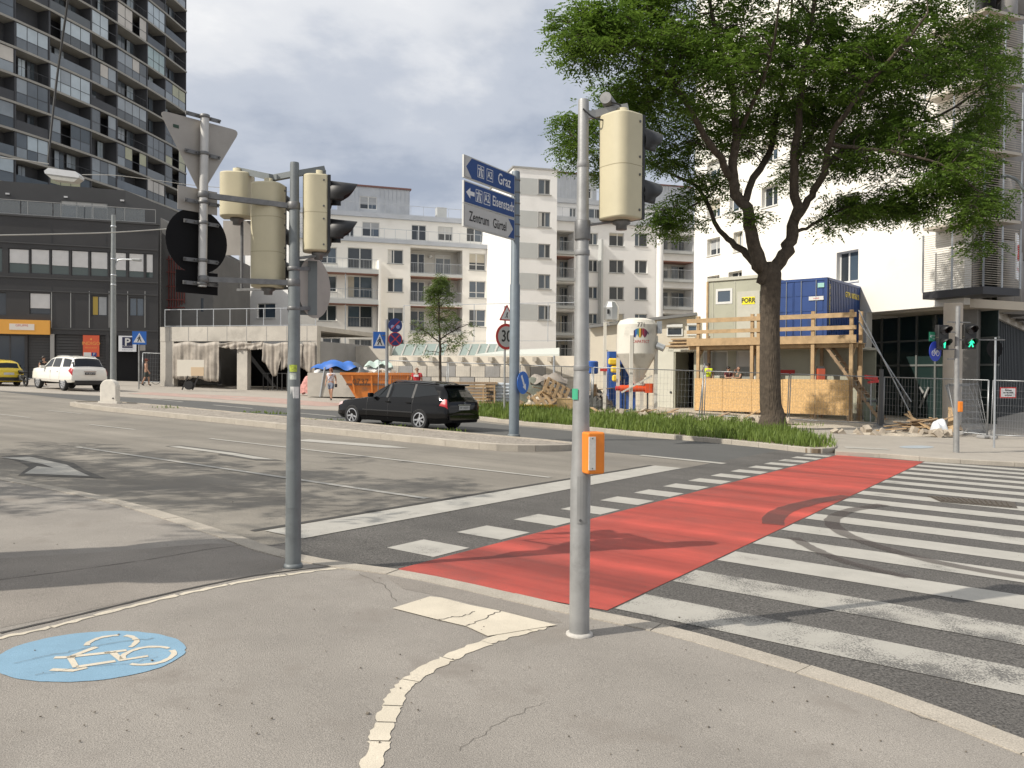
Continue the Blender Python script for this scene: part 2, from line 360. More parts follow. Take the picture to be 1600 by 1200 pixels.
# arrows painted on the lanes
def arrow(pts, nm='lane_arrow'): mark(nm, [G(*p) for p in pts], .012, WHITEP, road)
sheet('arrow_patch', [G(*p) for p in ((0, 713), (52, 711), (115, 724), (132, 735), (165, 748), (28, 744), (46, 730), (30, 722))], .0085, mat('arrow_patch_dark', (.085, .08, .072), .9, speck=.2), road)
arrow([(0, 716), (46, 714.5), (104, 727), (118, 735), (140, 745), (38, 741), (58, 729.5), (84, 732), (66, 726), (28, 719)])
sheet('arrow_patch', [G(*p) for p in ((258, 697.5), (284, 696.5), (362, 706), (445, 721), (400, 720), (340, 711), (346, 709))], .0085, MATS['arrow_patch_dark'], road)
arrow([(263, 698.5), (280, 698), (368, 709), (430, 719), (395, 717.5), (350, 710)])
arrow([(470, 688), (482, 687), (610, 697), (640, 701), (600, 700), (470, 690)])
# bike crossing: red surface, square dashes; zebra
red = [G(618, 892)] + [RD(15.9, .0), RD(15.9, 1.91), RD(.09, 1.91)] + [G(800, 931), G(700, 908)]
mark('bike_crossing', red, .012, REDP, crossing)
for k in range(15): s = .53+k*1.035; mark('crossing_dash', rect(s, s+.52, -.6, -.04), .012, WHITEP, crossing)
for k in range(16):
    s = .17+k*1.02; tl = 1.93
    mark('zebra_stripe', rect(s, s+.5, tl, 9.5), .012, WHITEW if k in (0, 1) else WHITEP, crossing)
mark('lane_dash', [G(*p) for p in ((997, 712.5), (1004, 711.5), (1136, 724.5), (1128, 726))], .014, WHITEP, crossing)
# tyre marks curving over the crossing
TYRE = mat('tyre_rubber_mark', (.075, .06, .055), .8, alpha=.5)
quad_strip('tyre_mark', gpath([(1330, 777), (1280, 785), (1235, 797), (1215, 810), (1212, 822)]), -.16, .1, .017, TYRE, crossing, .01)
quad_strip('tyre_mark', gpath([(1380, 790), (1325, 800), (1300, 815), (1315, 833), (1350, 848), (1420, 870), (1500, 888), (1600, 905), (1700, 915)]), -.09, .09, .017, TYRE, crossing, .01)
quad_strip('tyre_mark', gpath([(1240, 842), (1262, 855), (1290, 868), (1330, 882), (1420, 905)]), -.07, .07, .017, TYRE, crossing, .01)
# drain grate in the zebra
gr = thing('drain_grate', gp(*G(1524, 783), .012), 'dark iron drain grate set in the zebra crossing', 'drain')
IRON = mat('cast_iron', (.10, .085, .07), .7, .3, var=.2, vscale=20)
g4 = [G(1448, 776), G(1585, 786), G(1590, 796), G(1470, 786)]
mb = MB(); mb.add([gp(*p, .018) for p in g4], [(0, 1, 2, 3)]); o = mb.build('grate_plate', IRON, gr)
if o.data.polygons[0].normal.z < 0: o.data.flip_normals()
a0, a1, b1, b0 = [Vector(p) for p in g4]
for k in range(15):
    u = (k+.7)/16; p, q = a0.lerp(a1, u), b0.lerp(b1, u); MB().beam(gp(*p.lerp(q, .12), .024), gp(*p.lerp(q, .88), .024), .035, .014).build('grate_bar', IRON, gr)
# ---- traffic island with kerb stones and drain
isl = [RD(11.4, -5.0), RD(11.75, -5.7), RD(11.95, -9), RD(12.4, -16), RD(12.5, -22), RD(12.2, -26.3), RD(11.4, -26.6), RD(10.5, -25.5), RD(10.05, -16), RD(9.75, -9), RD(9.65, -6.2), RD(10.1, -5.4), RD(10.8, -5.0)]
isl_s = [tuple(p) for p in smooth_path(isl + [isl[0]], 4)][:-1]
island = struct(sheet('traffic_island', isl_s, .125, COBBLE, skirt=.16))
kerb_run(island, isl_s + [isl_s[0]], -.16, 1.1, .145, .04, KERB, side=1, seed=5)
MB().prism([(-.38, 0), (.38, 0), (.38, .1), (-.38, .1)], gp(*RD(9.635, -6.4), .03), (V.x, V.y, 0), (0, 0, 1), (-U.x*.02, -U.y*.02, 0)).build('drain_slot_shade', mat('drain_shade_dark', (.01, .01, .01), .9), island)  # raised dark plate, its colour stands for the shade in the slot
# ---- far side: grass verge bed, pavement, driveway
vk = [G(735, 655), G(800, 663), G(900, 672), G(1000, 682), G(1100, 691), G(1190, 700), G(1250, 707), G(1285, 709), G(1306, 706), G(1300, 697), G(1276, 690)]
vk = [tuple(p) for p in smooth_path(vk, 4)]
verge = struct(sheet('verge_soil', vk + [G(1230, 676), G(1100, 662), G(900, 648), G(750, 638)], .12, mat('soil', (.16, .12, .08), .95, var=.3, vscale=3), skirt=.14))
kerb_run(verge, vk, .2, 1.0, .14, .05, KERB, side=1, seed=8)
fk = [G(1306, 712), G(1380, 716), G(1452, 722), G(1520, 726), G(1620, 731), G(1800, 738)]
pave = struct(sheet('far_pavement', fk + [(60, 30), (90, 70), (-3, 46), G(690, 632), G(745, 641), G(900, 652), G(1100, 668), G(1230, 682), G(1280, 692), G(1303, 704)], .10, WALKF, skirt=.12))
kerb_run(pave, smooth_path(fk, 3), .16, 1.0, .115, .05, KERB, side=1, seed=9)
sheet('bicycle_roundel', [G(1432+27*math.cos(k*math.pi/12), 704.2+2.4*math.sin(k*math.pi/12)) for k in range(24)], .106, mat('paint_faded_blue', (.33, .37, .40), .7, var=.1), pave)
mark('pavement_mark', [G(*p) for p in ((1318, 703.5), (1385, 707), (1390, 709.5), (1322, 706.5))], .108, WHITEP, pave)
drive = struct(sheet('driveway', [G(160, 619), G(330, 628), G(480, 640), G(600, 646), G(690, 634), G(640, 622), (5, 62), (-70, 62), (-70, 44), (-52, 46.0)], .03, WALKF, skirt=.05))
PINK = mat('pink_paving', (.36, .255, .22), .9, var=.12, vscale=1.5, speck=.15, sscale=30)
sheet('paved_strip', [G(235, 614), G(420, 622), G(560, 634), G(500, 636), G(330, 624), G(200, 616)], .036, PINK, drive)
for a_, b_ in (((280, 617), (300, 618)), ((320, 619.5), (342, 620.5)), ((362, 622), (384, 623.5)), ((404, 625), (428, 626.5)), ((448, 628.5), (472, 630))):
    quad_strip('paving_dash', [G(*a_), G(*b_)], -.12, .12, .041, WHITEP, drive)
for s, ts in ((15.6, (-20, -25, -30, -35, -40, -45)),):
    for t in ts: mark('lane_dash', rect(s-.07-(t+20)*.03, s+.07-(t+20)*.03, t, t+2.6), .013, WHITEP, farroad)
site = struct(sheet('building_site_ground', [G(690, 634), G(900, 650), G(1100, 665), G(1240, 678), (26, 44), (34, 80), (-16, 80), (-14, 52)], .11, EARTH))
# ================================================================ buildings
class Wall:
    """vertical wall plane between two plan points; s runs from p0 to p1, d is proud of the wall (towards the street)"""
    def __init__(s, p0, p1, flip=False):
        s.p0 = Vector(p0); s.e = (Vector(p1)-s.p0); s.L = s.e.length; s.e.normalize(); s.n = Vector((s.e.y, -s.e.x))
        if s.n.dot(-s.p0) < 0: s.n = -s.n
        if flip: s.n = -s.n
    def P(s, u, z, d=0.): q = s.p0+s.e*u+s.n*d; return Vector((q.x, q.y, z))
    def uv(s, px, py, d=0.):
        r = ray(px, py); t = (s.p0+s.n*d).dot(s.n)/Vector((r.x, r.y)).dot(s.n)
        return (Vector((r.x, r.y))*t-s.p0).dot(s.e), CAMH+r.z*t
    def rect(s, x0, y0, x1, y1, d=0.):
        a = s.uv(x0, (y0+y1)/2, d)[0]; b = s.uv(x1, (y0+y1)/2, d)[0]; z1 = s.uv((x0+x1)/2, y0, d)[1]; z0 = s.uv((x0+x1)/2, y1, d)[1]
        return (min(a, b), max(a, b), z0, z1)
    def box(s, mb, u0, u1, z0, z1, d0, d1, mi=0):
        e, n = Vector((s.e.x, s.e.y, 0)), Vector((s.n.x, s.n.y, 0))
        return mb.obox(s.P((u0+u1)/2, (z0+z1)/2, (d0+d1)/2), e*((u1-u0)/2), n*((d1-d0)/2), Vector((0, 0, (z1-z0)/2)), mi)
    def part(s, name, u0, u1, z0, z1, d0, d1, m, parent): return s.box(MB(), u0, u1, z0, z1, d0, d1).build(name, m, parent)
def holed(W, u0, u1, z0, z1, holes, depth, m, parent, name='wall', thick=.3):
    """wall slab with real openings and reveals"""
    us = sorted({u0, u1} | {min(max(v, u0), u1) for h in holes for v in h[:2]}); zs = sorted({z0, z1} | {min(max(v, z0), z1) for h in holes for v in h[2:4]})
    mb = MB()
    for i in range(len(us)-1):
        j = 0
        while j < len(zs)-1:
            uc = (us[i]+us[i+1])/2
            def solid(k):
                zc = (zs[k]+zs[k+1])/2
                return not any(h[0] < uc < h[1] and h[2] < zc < h[3] for h in holes)
            if not solid(j): j += 1; continue
            k = j
            while k < len(zs)-1 and solid(k): k += 1
            W.box(mb, us[i], us[i+1], zs[j], zs[k], -thick, 0); j = k
    return mb.build(name, m, parent)
GLASS = mat('window_glass', (.035, .042, .05), .06, spec=.6, var=.3, vscale=.15)
GLASSB = mat('window_glass_blue', (.06, .085, .115), .05, spec=.8)
GLASSG = mat('glass_green', (.05, .075, .07), .04, spec=.7)
FRAMEW = mat('window_frame_white', (.62, .62, .60), .5)
FRAMEG = mat('window_frame_grey', (.33, .33, .32), .5)
FRAMED = mat('window_frame_dark', (.05, .05, .052), .5)
WRND = random.Random(77)
CURT = [mat('curtain_'+n, c, .8, var=.08) for n, c in (('white', (.55, .54, .51)), ('grey', (.34, .35, .36)), ('sand', (.46, .42, .34)))]
def window(W, r, parent, depth=.16, mull=(.45,), rail=None, fr=FRAMEG, gl=GLASS, fw=.07, name='window'):
    u0, u1, z0, z1 = r; mb = MB(); d0, d1 = -depth-.06, -depth
    W.box(mb, u0, u0+fw, z0, z1, d0, d1); W.box(mb, u1-fw, u1, z0, z1, d0, d1)
    W.box(mb, u0+fw, u1-fw, z0, z0+fw, d0, d1); W.box(mb, u0+fw, u1-fw, z1-fw, z1, d0, d1)
    cuts = [u0+fw]
    for q in mull or ():
        c = u0+(u1-u0)*q; W.box(mb, c-fw*.7, c+fw*.7, z0+fw, z1-fw, d0, d1); cuts += [c-fw*.7, c+fw*.7]
    cuts.append(u1-fw)
    if rail: zr = z0+(z1-z0)*rail; W.box(mb, u0+fw, u1-fw, zr-fw*.5, zr+fw*.5, d0, d1+.004)
    f = mb.build(name, fr, parent)
    for i in range(0, len(cuts), 2): W.part('pane', cuts[i], cuts[i+1], z0+fw, z1-fw, d0+.012, d0+.03, gl if WRND.random() < .75 or fr is FRAMED else GLASSB, f)
    if fr is FRAMEW or fr is FRAMEG:
        q = WRND.random()
        if q < .28: W.part('blind', u0+fw, u1-fw, z1-fw-(z1-z0)*WRND.uniform(.15, .6), z1-fw, d0+.031, d0+.04, WRND.choice(CURT), f)
        elif q < .42: W.part('curtain', u0+fw, u0+fw+(u1-u0)*.24, z0+fw, z1-fw, d0+.031, d0+.04, WRND.choice(CURT), f)
    return f
def railing(W, u0, u1, z0, h, d, m, parent, gap=.14, name='railing', bw=.016):
    mb = MB(); W.box(mb, u0, u1, z0+h-.04, z0+h, d-.02, d+.02); W.box(mb, u0, u1, z0+.05, z0+.08, d-.015, d+.015)
    n = max(2, int((u1-u0)/gap))
    for k in range(n+1):
        u = u0+.01+(u1-u0-.02)*k/n; W.box(mb, u-bw/2, u+bw/2, z0, z0+h-.04, d-bw/2, d+bw/2)
    return mb.build(name, m, parent)
PLASTER = mat('plaster_white', (.80, .775, .72), .85, var=.03, vscale=.4, stain=(.75, .722, .665), stscale=.35, bump=.05, bscale=60)
PLASTERW = mat('plaster_cool_white', (.79, .78, .765), .85, var=.03, vscale=.4, stain=(.73, .72, .70), stscale=.35)
PLASTERG = mat('plaster_grey', (.47, .48, .47), .85, var=.04, vscale=.6)
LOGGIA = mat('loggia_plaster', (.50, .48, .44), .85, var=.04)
METAL = mat('galvanised', (.44, .46, .48), .45, .7, var=.12, vscale=4)
ZINC = mat('standing_seam_zinc', (.42, .44, .47), .45, .55, var=.08, vscale=1)
TERRA = mat('soffit_terracotta', (.28, .14, .105), .8)
CONC = mat('concrete', (.45, .42, .37), .9, var=.14, vscale=.8, speck=.08, sscale=30, bump=.2, bscale=20, stain=(.36, .335, .295), stscale=.9)
CONCD = mat('concrete_grey', (.26, .255, .25), .9, var=.12, vscale=.6, stain=(.2, .195, .19), stscale=.4)

# ---------------------------------------------------------------- tower
TWD = mat('tower_cladding_dark', (.055, .056, .060), .6, var=.15, vscale=.3)
TSLAB = mat('tower_slab_edge', (.33, .31, .27), .8, var=.1, vscale=.5)
TW_GL = [mat('tower_glass_'+n, c, .08, spec=.6, var=.25, vscale=.2) for n, c in (('dark', (.065, .078, .088)), ('slate', (.12, .138, .155)), ('pale', (.44, .50, .53)), ('grey', (.27, .30, .32)), ('mint', (.36, .46, .45)), ('olive', (.38, .37, .23)), ('blind', (.50, .46, .40)))]
cols = [-60, 25, 78, 143, 183, 230, 258, 290]; pl = [Vector(at(cols[0], 570, 80).xy)]
for i in range(len(cols)-1):
    mid = (cols[i]+cols[i+1])/2; th = R_(22.5-18.5*max(0, mid)/290); d = Vector((math.sin(th), math.cos(th)))
    k = ray(cols[i+1], 570); k = k.x/k.y; p = pl[-1]; sstep = (k*p.y-p.x)/(d.x-k*d.y); pl.append(p+d*sstep)
tower = thing('tower_block', gp(pl[3].x-8, pl[3].y), 'dark high-rise residential tower with curved facade of glazed balconies', 'tower')
FH = 2.92; Z0 = 4.0; NF = 19
tmb = MB()
back = Vector((-26, 6)); poly = [p+Vector((-1.65, .3)) for p in pl] + [pl[-1]+Vector((-26, 2)), pl[0]+Vector((-26, 0))]
tmb.prism([tuple(p) for p in poly], (0, 0, Z0-4), (1, 0, 0), (0, 1, 0), (0, 0, NF*FH+4.4)).build('core_wall', TWD, tower)
for k in range(NF+1):
    z = Z0+k*FH; mb = MB(); n = len(pl)
    outer = [p+Vector((.12, -.02)) for p in pl]; inner = [p+Vector((-1.7, .3)) for p in pl]
    vs = [Vector((p.x, p.y, z-.24)) for p in outer] + [Vector((p.x, p.y, z)) for p in outer] + [Vector((p.x, p.y, z)) for p in inner] + [Vector((p.x, p.y, z-.24)) for p in inner]
    fs = [(b*n+i, b*n+i+1, ((b+1) % 4)*n+i+1, ((b+1) % 4)*n+i) for b in range(4) for i in range(n-1)] + [(3*n-1, 2*n-1, n-1, 4*n-1)]
    mb.add(vs, fs).build('floor_slab', TSLAB, tower)
trnd = random.Random(21)
npan = 0
for i in range(len(pl)-1):
    W = Wall(pl[i], pl[i+1]); L = W.L
    W.part('fin_wall', L-.16, L+.0, Z0, Z0+NF*FH-.3, -1.7, .02, TWD, tower)
    for k in range(NF):
        z0, z1 = Z0+k*FH, Z0+(k+1)*FH-.24; glazed = (k+i) % 2 == 0
        if trnd.random() < .1: glazed = not glazed
        zm = z0+(z1-z0)*.42; nb = 4 if L > 6 else 3
        if glazed:
            fr = MB()
            for zz_ in (z0+.03, zm, z1-.03): W.box(fr, .05, L-.2, zz_-.03, zz_+.03, -.07, -.01)
            for b in range(nb+1): u = .08+(L-.3)*b/nb; W.box(fr, u-.03, u+.03, z0+.06, z1-.06, -.066, -.014)
            g = fr.build('balcony_glazing', FRAMED, tower); tone = trnd.choice((0, 1, 2, 3, 3, 4, 1, 5, 6, 2)); low = trnd.choice((tone, tone, 0, 1, 3))
            for b in range(nb):
                u0, u1 = .11+(L-.3)*b/nb, .05+(L-.3)*(b+1)/nb
                if trnd.random() < .13: continue
                for (a, c, tn) in ((z0+.06, zm-.03, low), (zm+.03, z1-.06, tone)):
                    if trnd.random() < .2: tn = trnd.choice((0, 1, 3))
                    W.part('pane', u0, u1, a, c, -.05, -.035, TW_GL[tn], g)
        else:
            # recessed loggia: back windows, sometimes a solid parapet
            q = trnd.random()
            if q < .5: W.part('parapet', .05, L-.2, z0, zm-.05, -.07, -.02, trnd.choice((TW_GL[0], TW_GL[1], TWD)), tower)
            elif q < .75: railing(W, .05, L-.2, z0, 1.05, -.05, FRAMED, tower, gap=.6)
            nb2 = 3
            for b in range(nb2):
                if trnd.random() < .3: continue
                u0, u1 = .3+(L-.8)*b/nb2, .3+(L-.8)*(b+.72)/nb2
                zb = z0+trnd.choice((.1, .9)); fmb = W.part('window', u0-.06, u1+.06, zb, z1-.2, -1.5, -1.42, FRAMED, tower)
                um = (u0+u1)/2; tn = trnd.choice((0, 1, 3, 3, 2, 1))
                W.part('pane', u0, um-.03, zb+.06, z1-.26, -1.42, -1.40, TW_GL[tn], fmb); W.part('pane', um+.03, u1, zb+.06, z1-.26, -1.42, -1.40, TW_GL[trnd.choice((tn, 0))], fmb)
# ---------------------------------------------------------------- black podium building
BLK = mat('facade_panel_black', (.040, .039, .040), .65, var=.12, vscale=.4)
BLK2 = mat('facade_panel_black_gloss', (.030, .031, .034), .35, var=.12, vscale=.4)
BLK3 = mat('facade_panel_charcoal', (.055, .054, .054), .6, var=.1, vscale=.5)
BLIND = mat('roller_blind_white', (.62, .61, .60), .7, var=.06, vscale=2)
c0 = Vector(at(247, 570, 62).xy); dirp = Vector((.94, .342)); WP = Wall(c0-dirp*24, c0)
gz = zg(c0.x, c0.y)
pod = thing('office_building', gp(c0.x-8, c0.y-2), 'low black office building with white blinds and shops at street level', 'building')
zt = WP.uv(247, 352)[1]
def pr(x0, y0, x1, y1): return WP.rect(x0, y0, x1, y1)
# window bands: row 3 (blinds), row 2, ground floor
r3 = [(-62, 385, -32, 424), (-28, 386, 4, 425), (13, 388.5, 46, 427), (47.5, 389, 78, 428), (79.5, 390, 108.5, 429.5), (111, 391.5, 139, 431), (141, 393, 169, 432), (171, 394, 198, 433), (200.5, 395.5, 225.5, 434), (227.5, 396.5, 240, 434.5)]
r2 = [(-40, 456, 10, 492), (46, 458, 79, 491), (143, 462, 168.5, 494), (202, 465, 225, 494)]
gf = [(-60, 523, 39, 600), (43, 522, 78, 600), (86, 523, 165, 606), (171, 524, 218, 612)]
holes = [pr(*r) for r in r3+r2+gf]
holed(WP, 0, WP.L, gz-1, zt, holes, .3, BLK, pod)
rnd = random.Random(4)
for k, r in enumerate(r3):
    u0, u1, z0, z1 = pr(*r); f = window(WP, (u0, u1, z0, z1), pod, .12, (), fr=FRAMED, gl=GLASSG, fw=.06)
    if k > 1: zb = z0+(z1-z0)*(.42-(k-2)*.025); WP.part('blind', u0+.07, u1-.07, zb, z1-.05, -.115, -.09, BLIND, f)
for k, r in enumerate(r2):
    u0, u1, z0, z1 = pr(*r); f = window(WP, (u0, u1, z0, z1), pod, .12, (.5,) if k != 1 else (), fr=FRAMED, gl=GLASSB if k == 3 else GLASS, fw=.06)
    if k == 1: WP.part('blind', u0+.05, u1-.05, z0+.45, z1-.03, -.115, -.09, BLIND, f)
    if k == 2:
        WP.part('curtain', u0+.08, u0+.42, z0+.1, z1-.08, -.115, -.1, mat('curtain_ochre', (.42, .30, .07), .8), f); WP.part('curtain', u0+.5, u1-.1, z0+.1, z1-.08, -.115, -.1, mat('curtain_grey', (.25, .27, .25), .8), f)
# facade panel joints (recessed strips) and dark window band between row-2 windows
for x in (80, 110, 139, 170, 199, 226): a = pr(x, 455, x+.6, 512); WP.part('panel_joint', a[0], a[0]+.05, a[2], a[3], 0, .025, FRAMEG, pod)
for y0, y1 in ((338, 378), (440, 452), (512, 521)):
    for x in (-20, 80, 165): a = pr(x, y0+8, x+.6, y1+6); WP.part('panel_joint', a[0], a[0]+.03, a[2], a[3], 0, .012, BLK2, pod)
for y in (383, 436, 456, 514):
    a = pr(100, y-.9, 102, y+.9); WP.part('string_course', 0, WP.L, (a[2]+a[3])/2-.05, (a[2]+a[3])/2+.05, 0, .06, BLK3, pod)
WP.part('roof_edge', -.1, WP.L+.08, zt, zt+.12, -.4, .08, BLK3, pod)
bm_ = MB(); bm_.prism([tuple(WP.P(0, 0, -.31).xy), tuple(WP.P(WP.L, 0, -.31).xy), tuple(WP.P(WP.L, 0, -16).xy), tuple(WP.P(0, 0, -16).xy)], (0, 0, gz-1), (1, 0, 0), (0, 1, 0), (0, 0, zt-gz+.9)).build('building_core', BLK, pod)
u0, u1, z0, z1 = pr(171, 524, 218, 610); WP.part('garage_mouth_shade', u0, u1, z0, z1, -.29, -.27, mat('opening_shade_dark', (.006, .006, .007), .9), pod)  # near-black panel: the shade inside the garage mouth put into its colour
u0, u1, z0, z1 = pr(-60, 523, 39, 600); window(WP, (u0, u1, z0, z1), pod, .2, (.25, .5, .75), fr=FRAMED, gl=GLASS, name='shop_window')
for r in gf[1:3]:
    u0, u1, z0, z1 = pr(*r); n = 18
    for k in range(n): WP.part('shutter_slat', u0+.02, u1-.02, z0+(z1-z0)*k/n, z0+(z1-z0)*(k+.86)/n, -.22, -.19, BLK3, pod)
u0, u1, z0, z1 = pr(78.5, 522, 85, 600); WP.part('door_pier', u0, u1, gz-.5, z1, .0, .05, mat('pier_grey', (.36, .35, .33), .8), pod)
# penthouse set back behind a glass balustrade
WH = Wall(WP.P(0, 0, -4.5).xy, WP.P(WP.L-5.0, 0, -4.5).xy)
def ph(*r): return WH.rect(*r)
zh = WH.uv(150, 294)[1]; u_r = WH.uv(196, 320)[0]
holed(WH, 0, u_r, zt, zh, [ph(95, 315, 168, 349)], .3, BLK3, pod, 'penthouse_wall')
window(WH, ph(95, 315, 168, 349), pod, .1, (.33, .66), fr=FRAMEG, gl=GLASS)
MB().prism([(0, 0), (9, 0), (0, zh-zt)], WH.P(u_r, zt, 0), (WH.e.x, WH.e.y, 0), (0, 0, 1), (-WH.n.x*9, -WH.n.y*9, 0)).build('sloped_wall', mat('sloped_wall_grey', (.075, .075, .076), .7), pod)
bm_ = MB(); WH.box(bm_, 0, u_r-.01, zt-.2, zh-.1, -9, -.31); bm_.build('penthouse_core', BLK3, pod)
for x, y in ((12, 303), (103, 308), (191, 313.5)): a = ph(x-3, y-1.2, x+3, y+1.2); WH.part('wall_lamp', a[0], a[1], a[2], a[3], 0, .12, BLIND, pod)
for k, (x0, x1) in enumerate(((98, 118), (121, 141), (143, 166))): a = ph(x0, 285, x1, 294); WH.part('roof_hatch', a[0], a[1], zh, a[3], -3, -2.6, BLIND, pod)
BALU = mat('balustrade_glass', (.20, .22, .23), .08, spec=.6, alpha=.45)
for k in range(11): WP.part('balustrade_pane', k*2.1+.03, k*2.1+2.05, zt+.14, zt+1.15, -.12, -.10, BALU, pod)
railing(WP, 0, WP.L-.2, zt+.12, 1.1, -.11, FRAMEG, pod, gap=2.1, bw=.03, name='balustrade_rail')
# shop fascia and signs on the black building
OR = mat('fascia_orange', (.74, .36, .06), .5, var=.06, vscale=.3)
def board(W, r, m, parent, name, d=.12, th=.1): u0, u1, z0, z1 = W.rect(*r); return W.part(name, u0, u1, z0, z1, d-th, d, m, parent), (u0, u1, z0, z1)
f, rr = board(WP, (-80, 499, 79, 521.5), OR, pod, 'shop_fascia', .3, .3)
WP.part('fascia_plate', rr[1]-2.6, rr[1]-1.0, rr[2]+.3, rr[3]-.3, .3, .312, mat('sign_cream', (.72, .66, .58), .6), f)
YEL = mat('sign_yellow', (.80, .55, .05), .5)
mb = MB(); mb.tube([WP.P(rr[1]-6.4, (rr[2]+rr[3])/2, .3), WP.P(rr[1]-6.4, (rr[2]+rr[3])/2, .315)], .3, 16); mb.build('fascia_emblem', YEL, f)
mb = MB(); arc = [WP.P(rr[1]-8.1+.5*math.cos(R_(a)), (rr[2]+rr[3])/2+.35+.45*math.sin(R_(a)), .31) for a in range(-110, 131, 20)]; mb.tube(arc, .05, 6).build('fascia_emblem', YEL, f)
mb = MB(); put_text(mb, 'GRUPPE', .16, WP.P(rr[1]-1.8, (rr[2]+rr[3])/2+.1, .314), (WP.e.x, WP.e.y, 0), (0, 0, 1)); mb.build('lettering', mat('sign_letter_red', (.5, .06, .05), .6), f)
f, rr = board(WP, (130, 524, 155.5, 557), mat('banner_red', (.62, .10, .04), .6, var=.08, vscale=1), pod, 'shop_banner', .14)
mb = MB(); cu = (rr[0]+rr[1])/2; EE = (WP.e.x, WP.e.y, 0)
BLM = mat('banner_letter', (.75, .35, .08), .6); put_text(mb, 'INDIGO', .24, WP.P(cu, rr[3]-.62, .145), EE, (0, 0, 1)); mb.build('lettering', BLM, f); mb = MB(); put_text(mb, 'RESTAURANT', .09, WP.P(cu, rr[3]-.95, .145), EE, (0, 0, 1)); mb.build('lettering', BLM, f); MB().tube([WP.P(cu, rr[3]-.3, .14), WP.P(cu, rr[3]-.3, .15)], .07, 8).build('banner_emblem', BLM, f)
WP.part('banner_plate', rr[0]+.05, rr[0]+.55, rr[2]+.02, rr[2]+.3, .14, .15, FRAMEW, f); b = WP.part('banner_plate', rr[0]+.6, rr[0]+.92, rr[2]+.02, rr[2]+.3, .14, .15, mat('sign_blue_deep', (.02, .04, .2), .5), f)
mb = MB(); put_text(mb, 'P', .2, WP.P(rr[0]+.76, rr[2]+.16, .154), EE, (0, 0, 1)); mb.build('lettering', FRAMEW, b)
f, rr = board(WP, (186, 525, 213.5, 549.5), mat('sign_white', (.75, .76, .78), .5), pod, 'parking_sign', .3, .2)
b = WP.part('parking_field', rr[0]+.25, rr[1]-.25, rr[2]+.28, rr[3]-.1, .3, .312, mat('sign_navy', (.012, .015, .06), .5), f)
mb = MB(); put_text(mb, 'P', .55, WP.P((rr[0]+rr[1])/2, rr[3]-.5, .316), EE, (0, 0, 1), bold=.02); put_text(mb, 'Matzleinsdorf', .09, WP.P((rr[0]+rr[1])/2, rr[2]+.42, .316), EE, (0, 0, 1)); mb.build('lettering', FRAMEW, b)
mb = MB(); put_text(mb, 'Einfahrt 0-24 Uhr', .07, WP.P((rr[0]+rr[1])/2, rr[2]+.13, .304), EE, (0, 0, 1)); mb.build('lettering', MATS['sign_navy'], f)
# grey stair block beside it with red grating
stair = thing('stair_block', gp(*at(300, 575, 64).xy), 'grey concrete stair block with rusty red grating beside the black building', 'building')
WS = Wall(at(250.5, 570, 64).xy, at(333, 570, 64).xy); a = WS.uv(333, 300)
MB().prism([(0, zg(-25, 64)), (WS.L, zg(-25, 64)), (WS.L, WS.uv(333, 392)[1]), (WS.L*.55, WS.uv(285, 372)[1]), (0, WS.uv(251, 340)[1])], (WS.p0.x, WS.p0.y, 0), (WS.e.x, WS.e.y, 0), (0, 0, 1), (-WS.n.x*9, -WS.n.y*9, 0)).build('wall', CONCD, stair)
CONCS = mat('concrete_stair_dark', (.11, .108, .106), .9, var=.12, vscale=.6)
stair.children[0].data.materials[0] = CONCS
RUST = mat('rust_red_steel', (.13, .032, .028), .7, var=.2, vscale=3)
for k in range(7):
    r = WS.rect(264+k*4, 400+k*3, 265.2+k*4, 486-k*2); WS.part('grating_bar', r[0], r[1], r[2], r[3], .02, .14, RUST, stair)
for y in (405, 425, 447, 468, 480): r = WS.rect(262, y, 290, y+1.6); WS.part('grating_rail', r[0], r[1], r[2], r[3], .15, .25, RUST, stair)
r = WS.rect(314, 466, 318, 487); WS.part('window_slit', r[0], r[1], r[2], r[3], 0, .02, GLASS, stair)
# ---------------------------------------------------------------- concrete garage front with tarps
gL = Vector(G(250, 604)); gR = Vector(G(495, 615)); WG = Wall(gL, gR)
garage = thing('garage_ramp', gp(*((gL+gR)/2)), 'raw concrete garage ramp entrance hung with torn plastic sheeting', 'garage')
def gg(*r): return WG.rect(*r)
zb0 = WG.uv(370, 510)[1]; zb1 = WG.uv(370, 533)[1]; z0 = zg(*gL)-.4
WG.part('beam', 0, WG.L, zb1, zb0, -.5, 0, CONC, garage)
for k in range(8): WG.part('formwork_joint', WG.L*(k+.5)/8, WG.L*(k+.5)/8+.03, zb1+.02, zb0-.02, 0, .008, CONCD, garage)
for x0, x1 in ((250, 271), (370, 386), (486, 495)): u0, u1, _, _ = gg(x0, 540, x1, 600); WG.part('pillar', u0, u1, z0, zb1, -.45, -.02, CONC, garage)
WG.part('back_wall', 0, WG.L, z0, zb1, -9, -8.8, MATS['opening_shade_dark'], garage); WG.part('roof_deck', 0, WG.L, zb0-.3, zb0-.01, -9, -.5, CONC, garage)  # back wall coloured near black for the shade inside the ramp
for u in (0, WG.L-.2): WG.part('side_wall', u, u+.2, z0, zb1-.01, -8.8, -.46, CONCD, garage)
TARP = mat('tarp_grey', (.30, .265, .225), .6, var=.28, vscale=2.2)
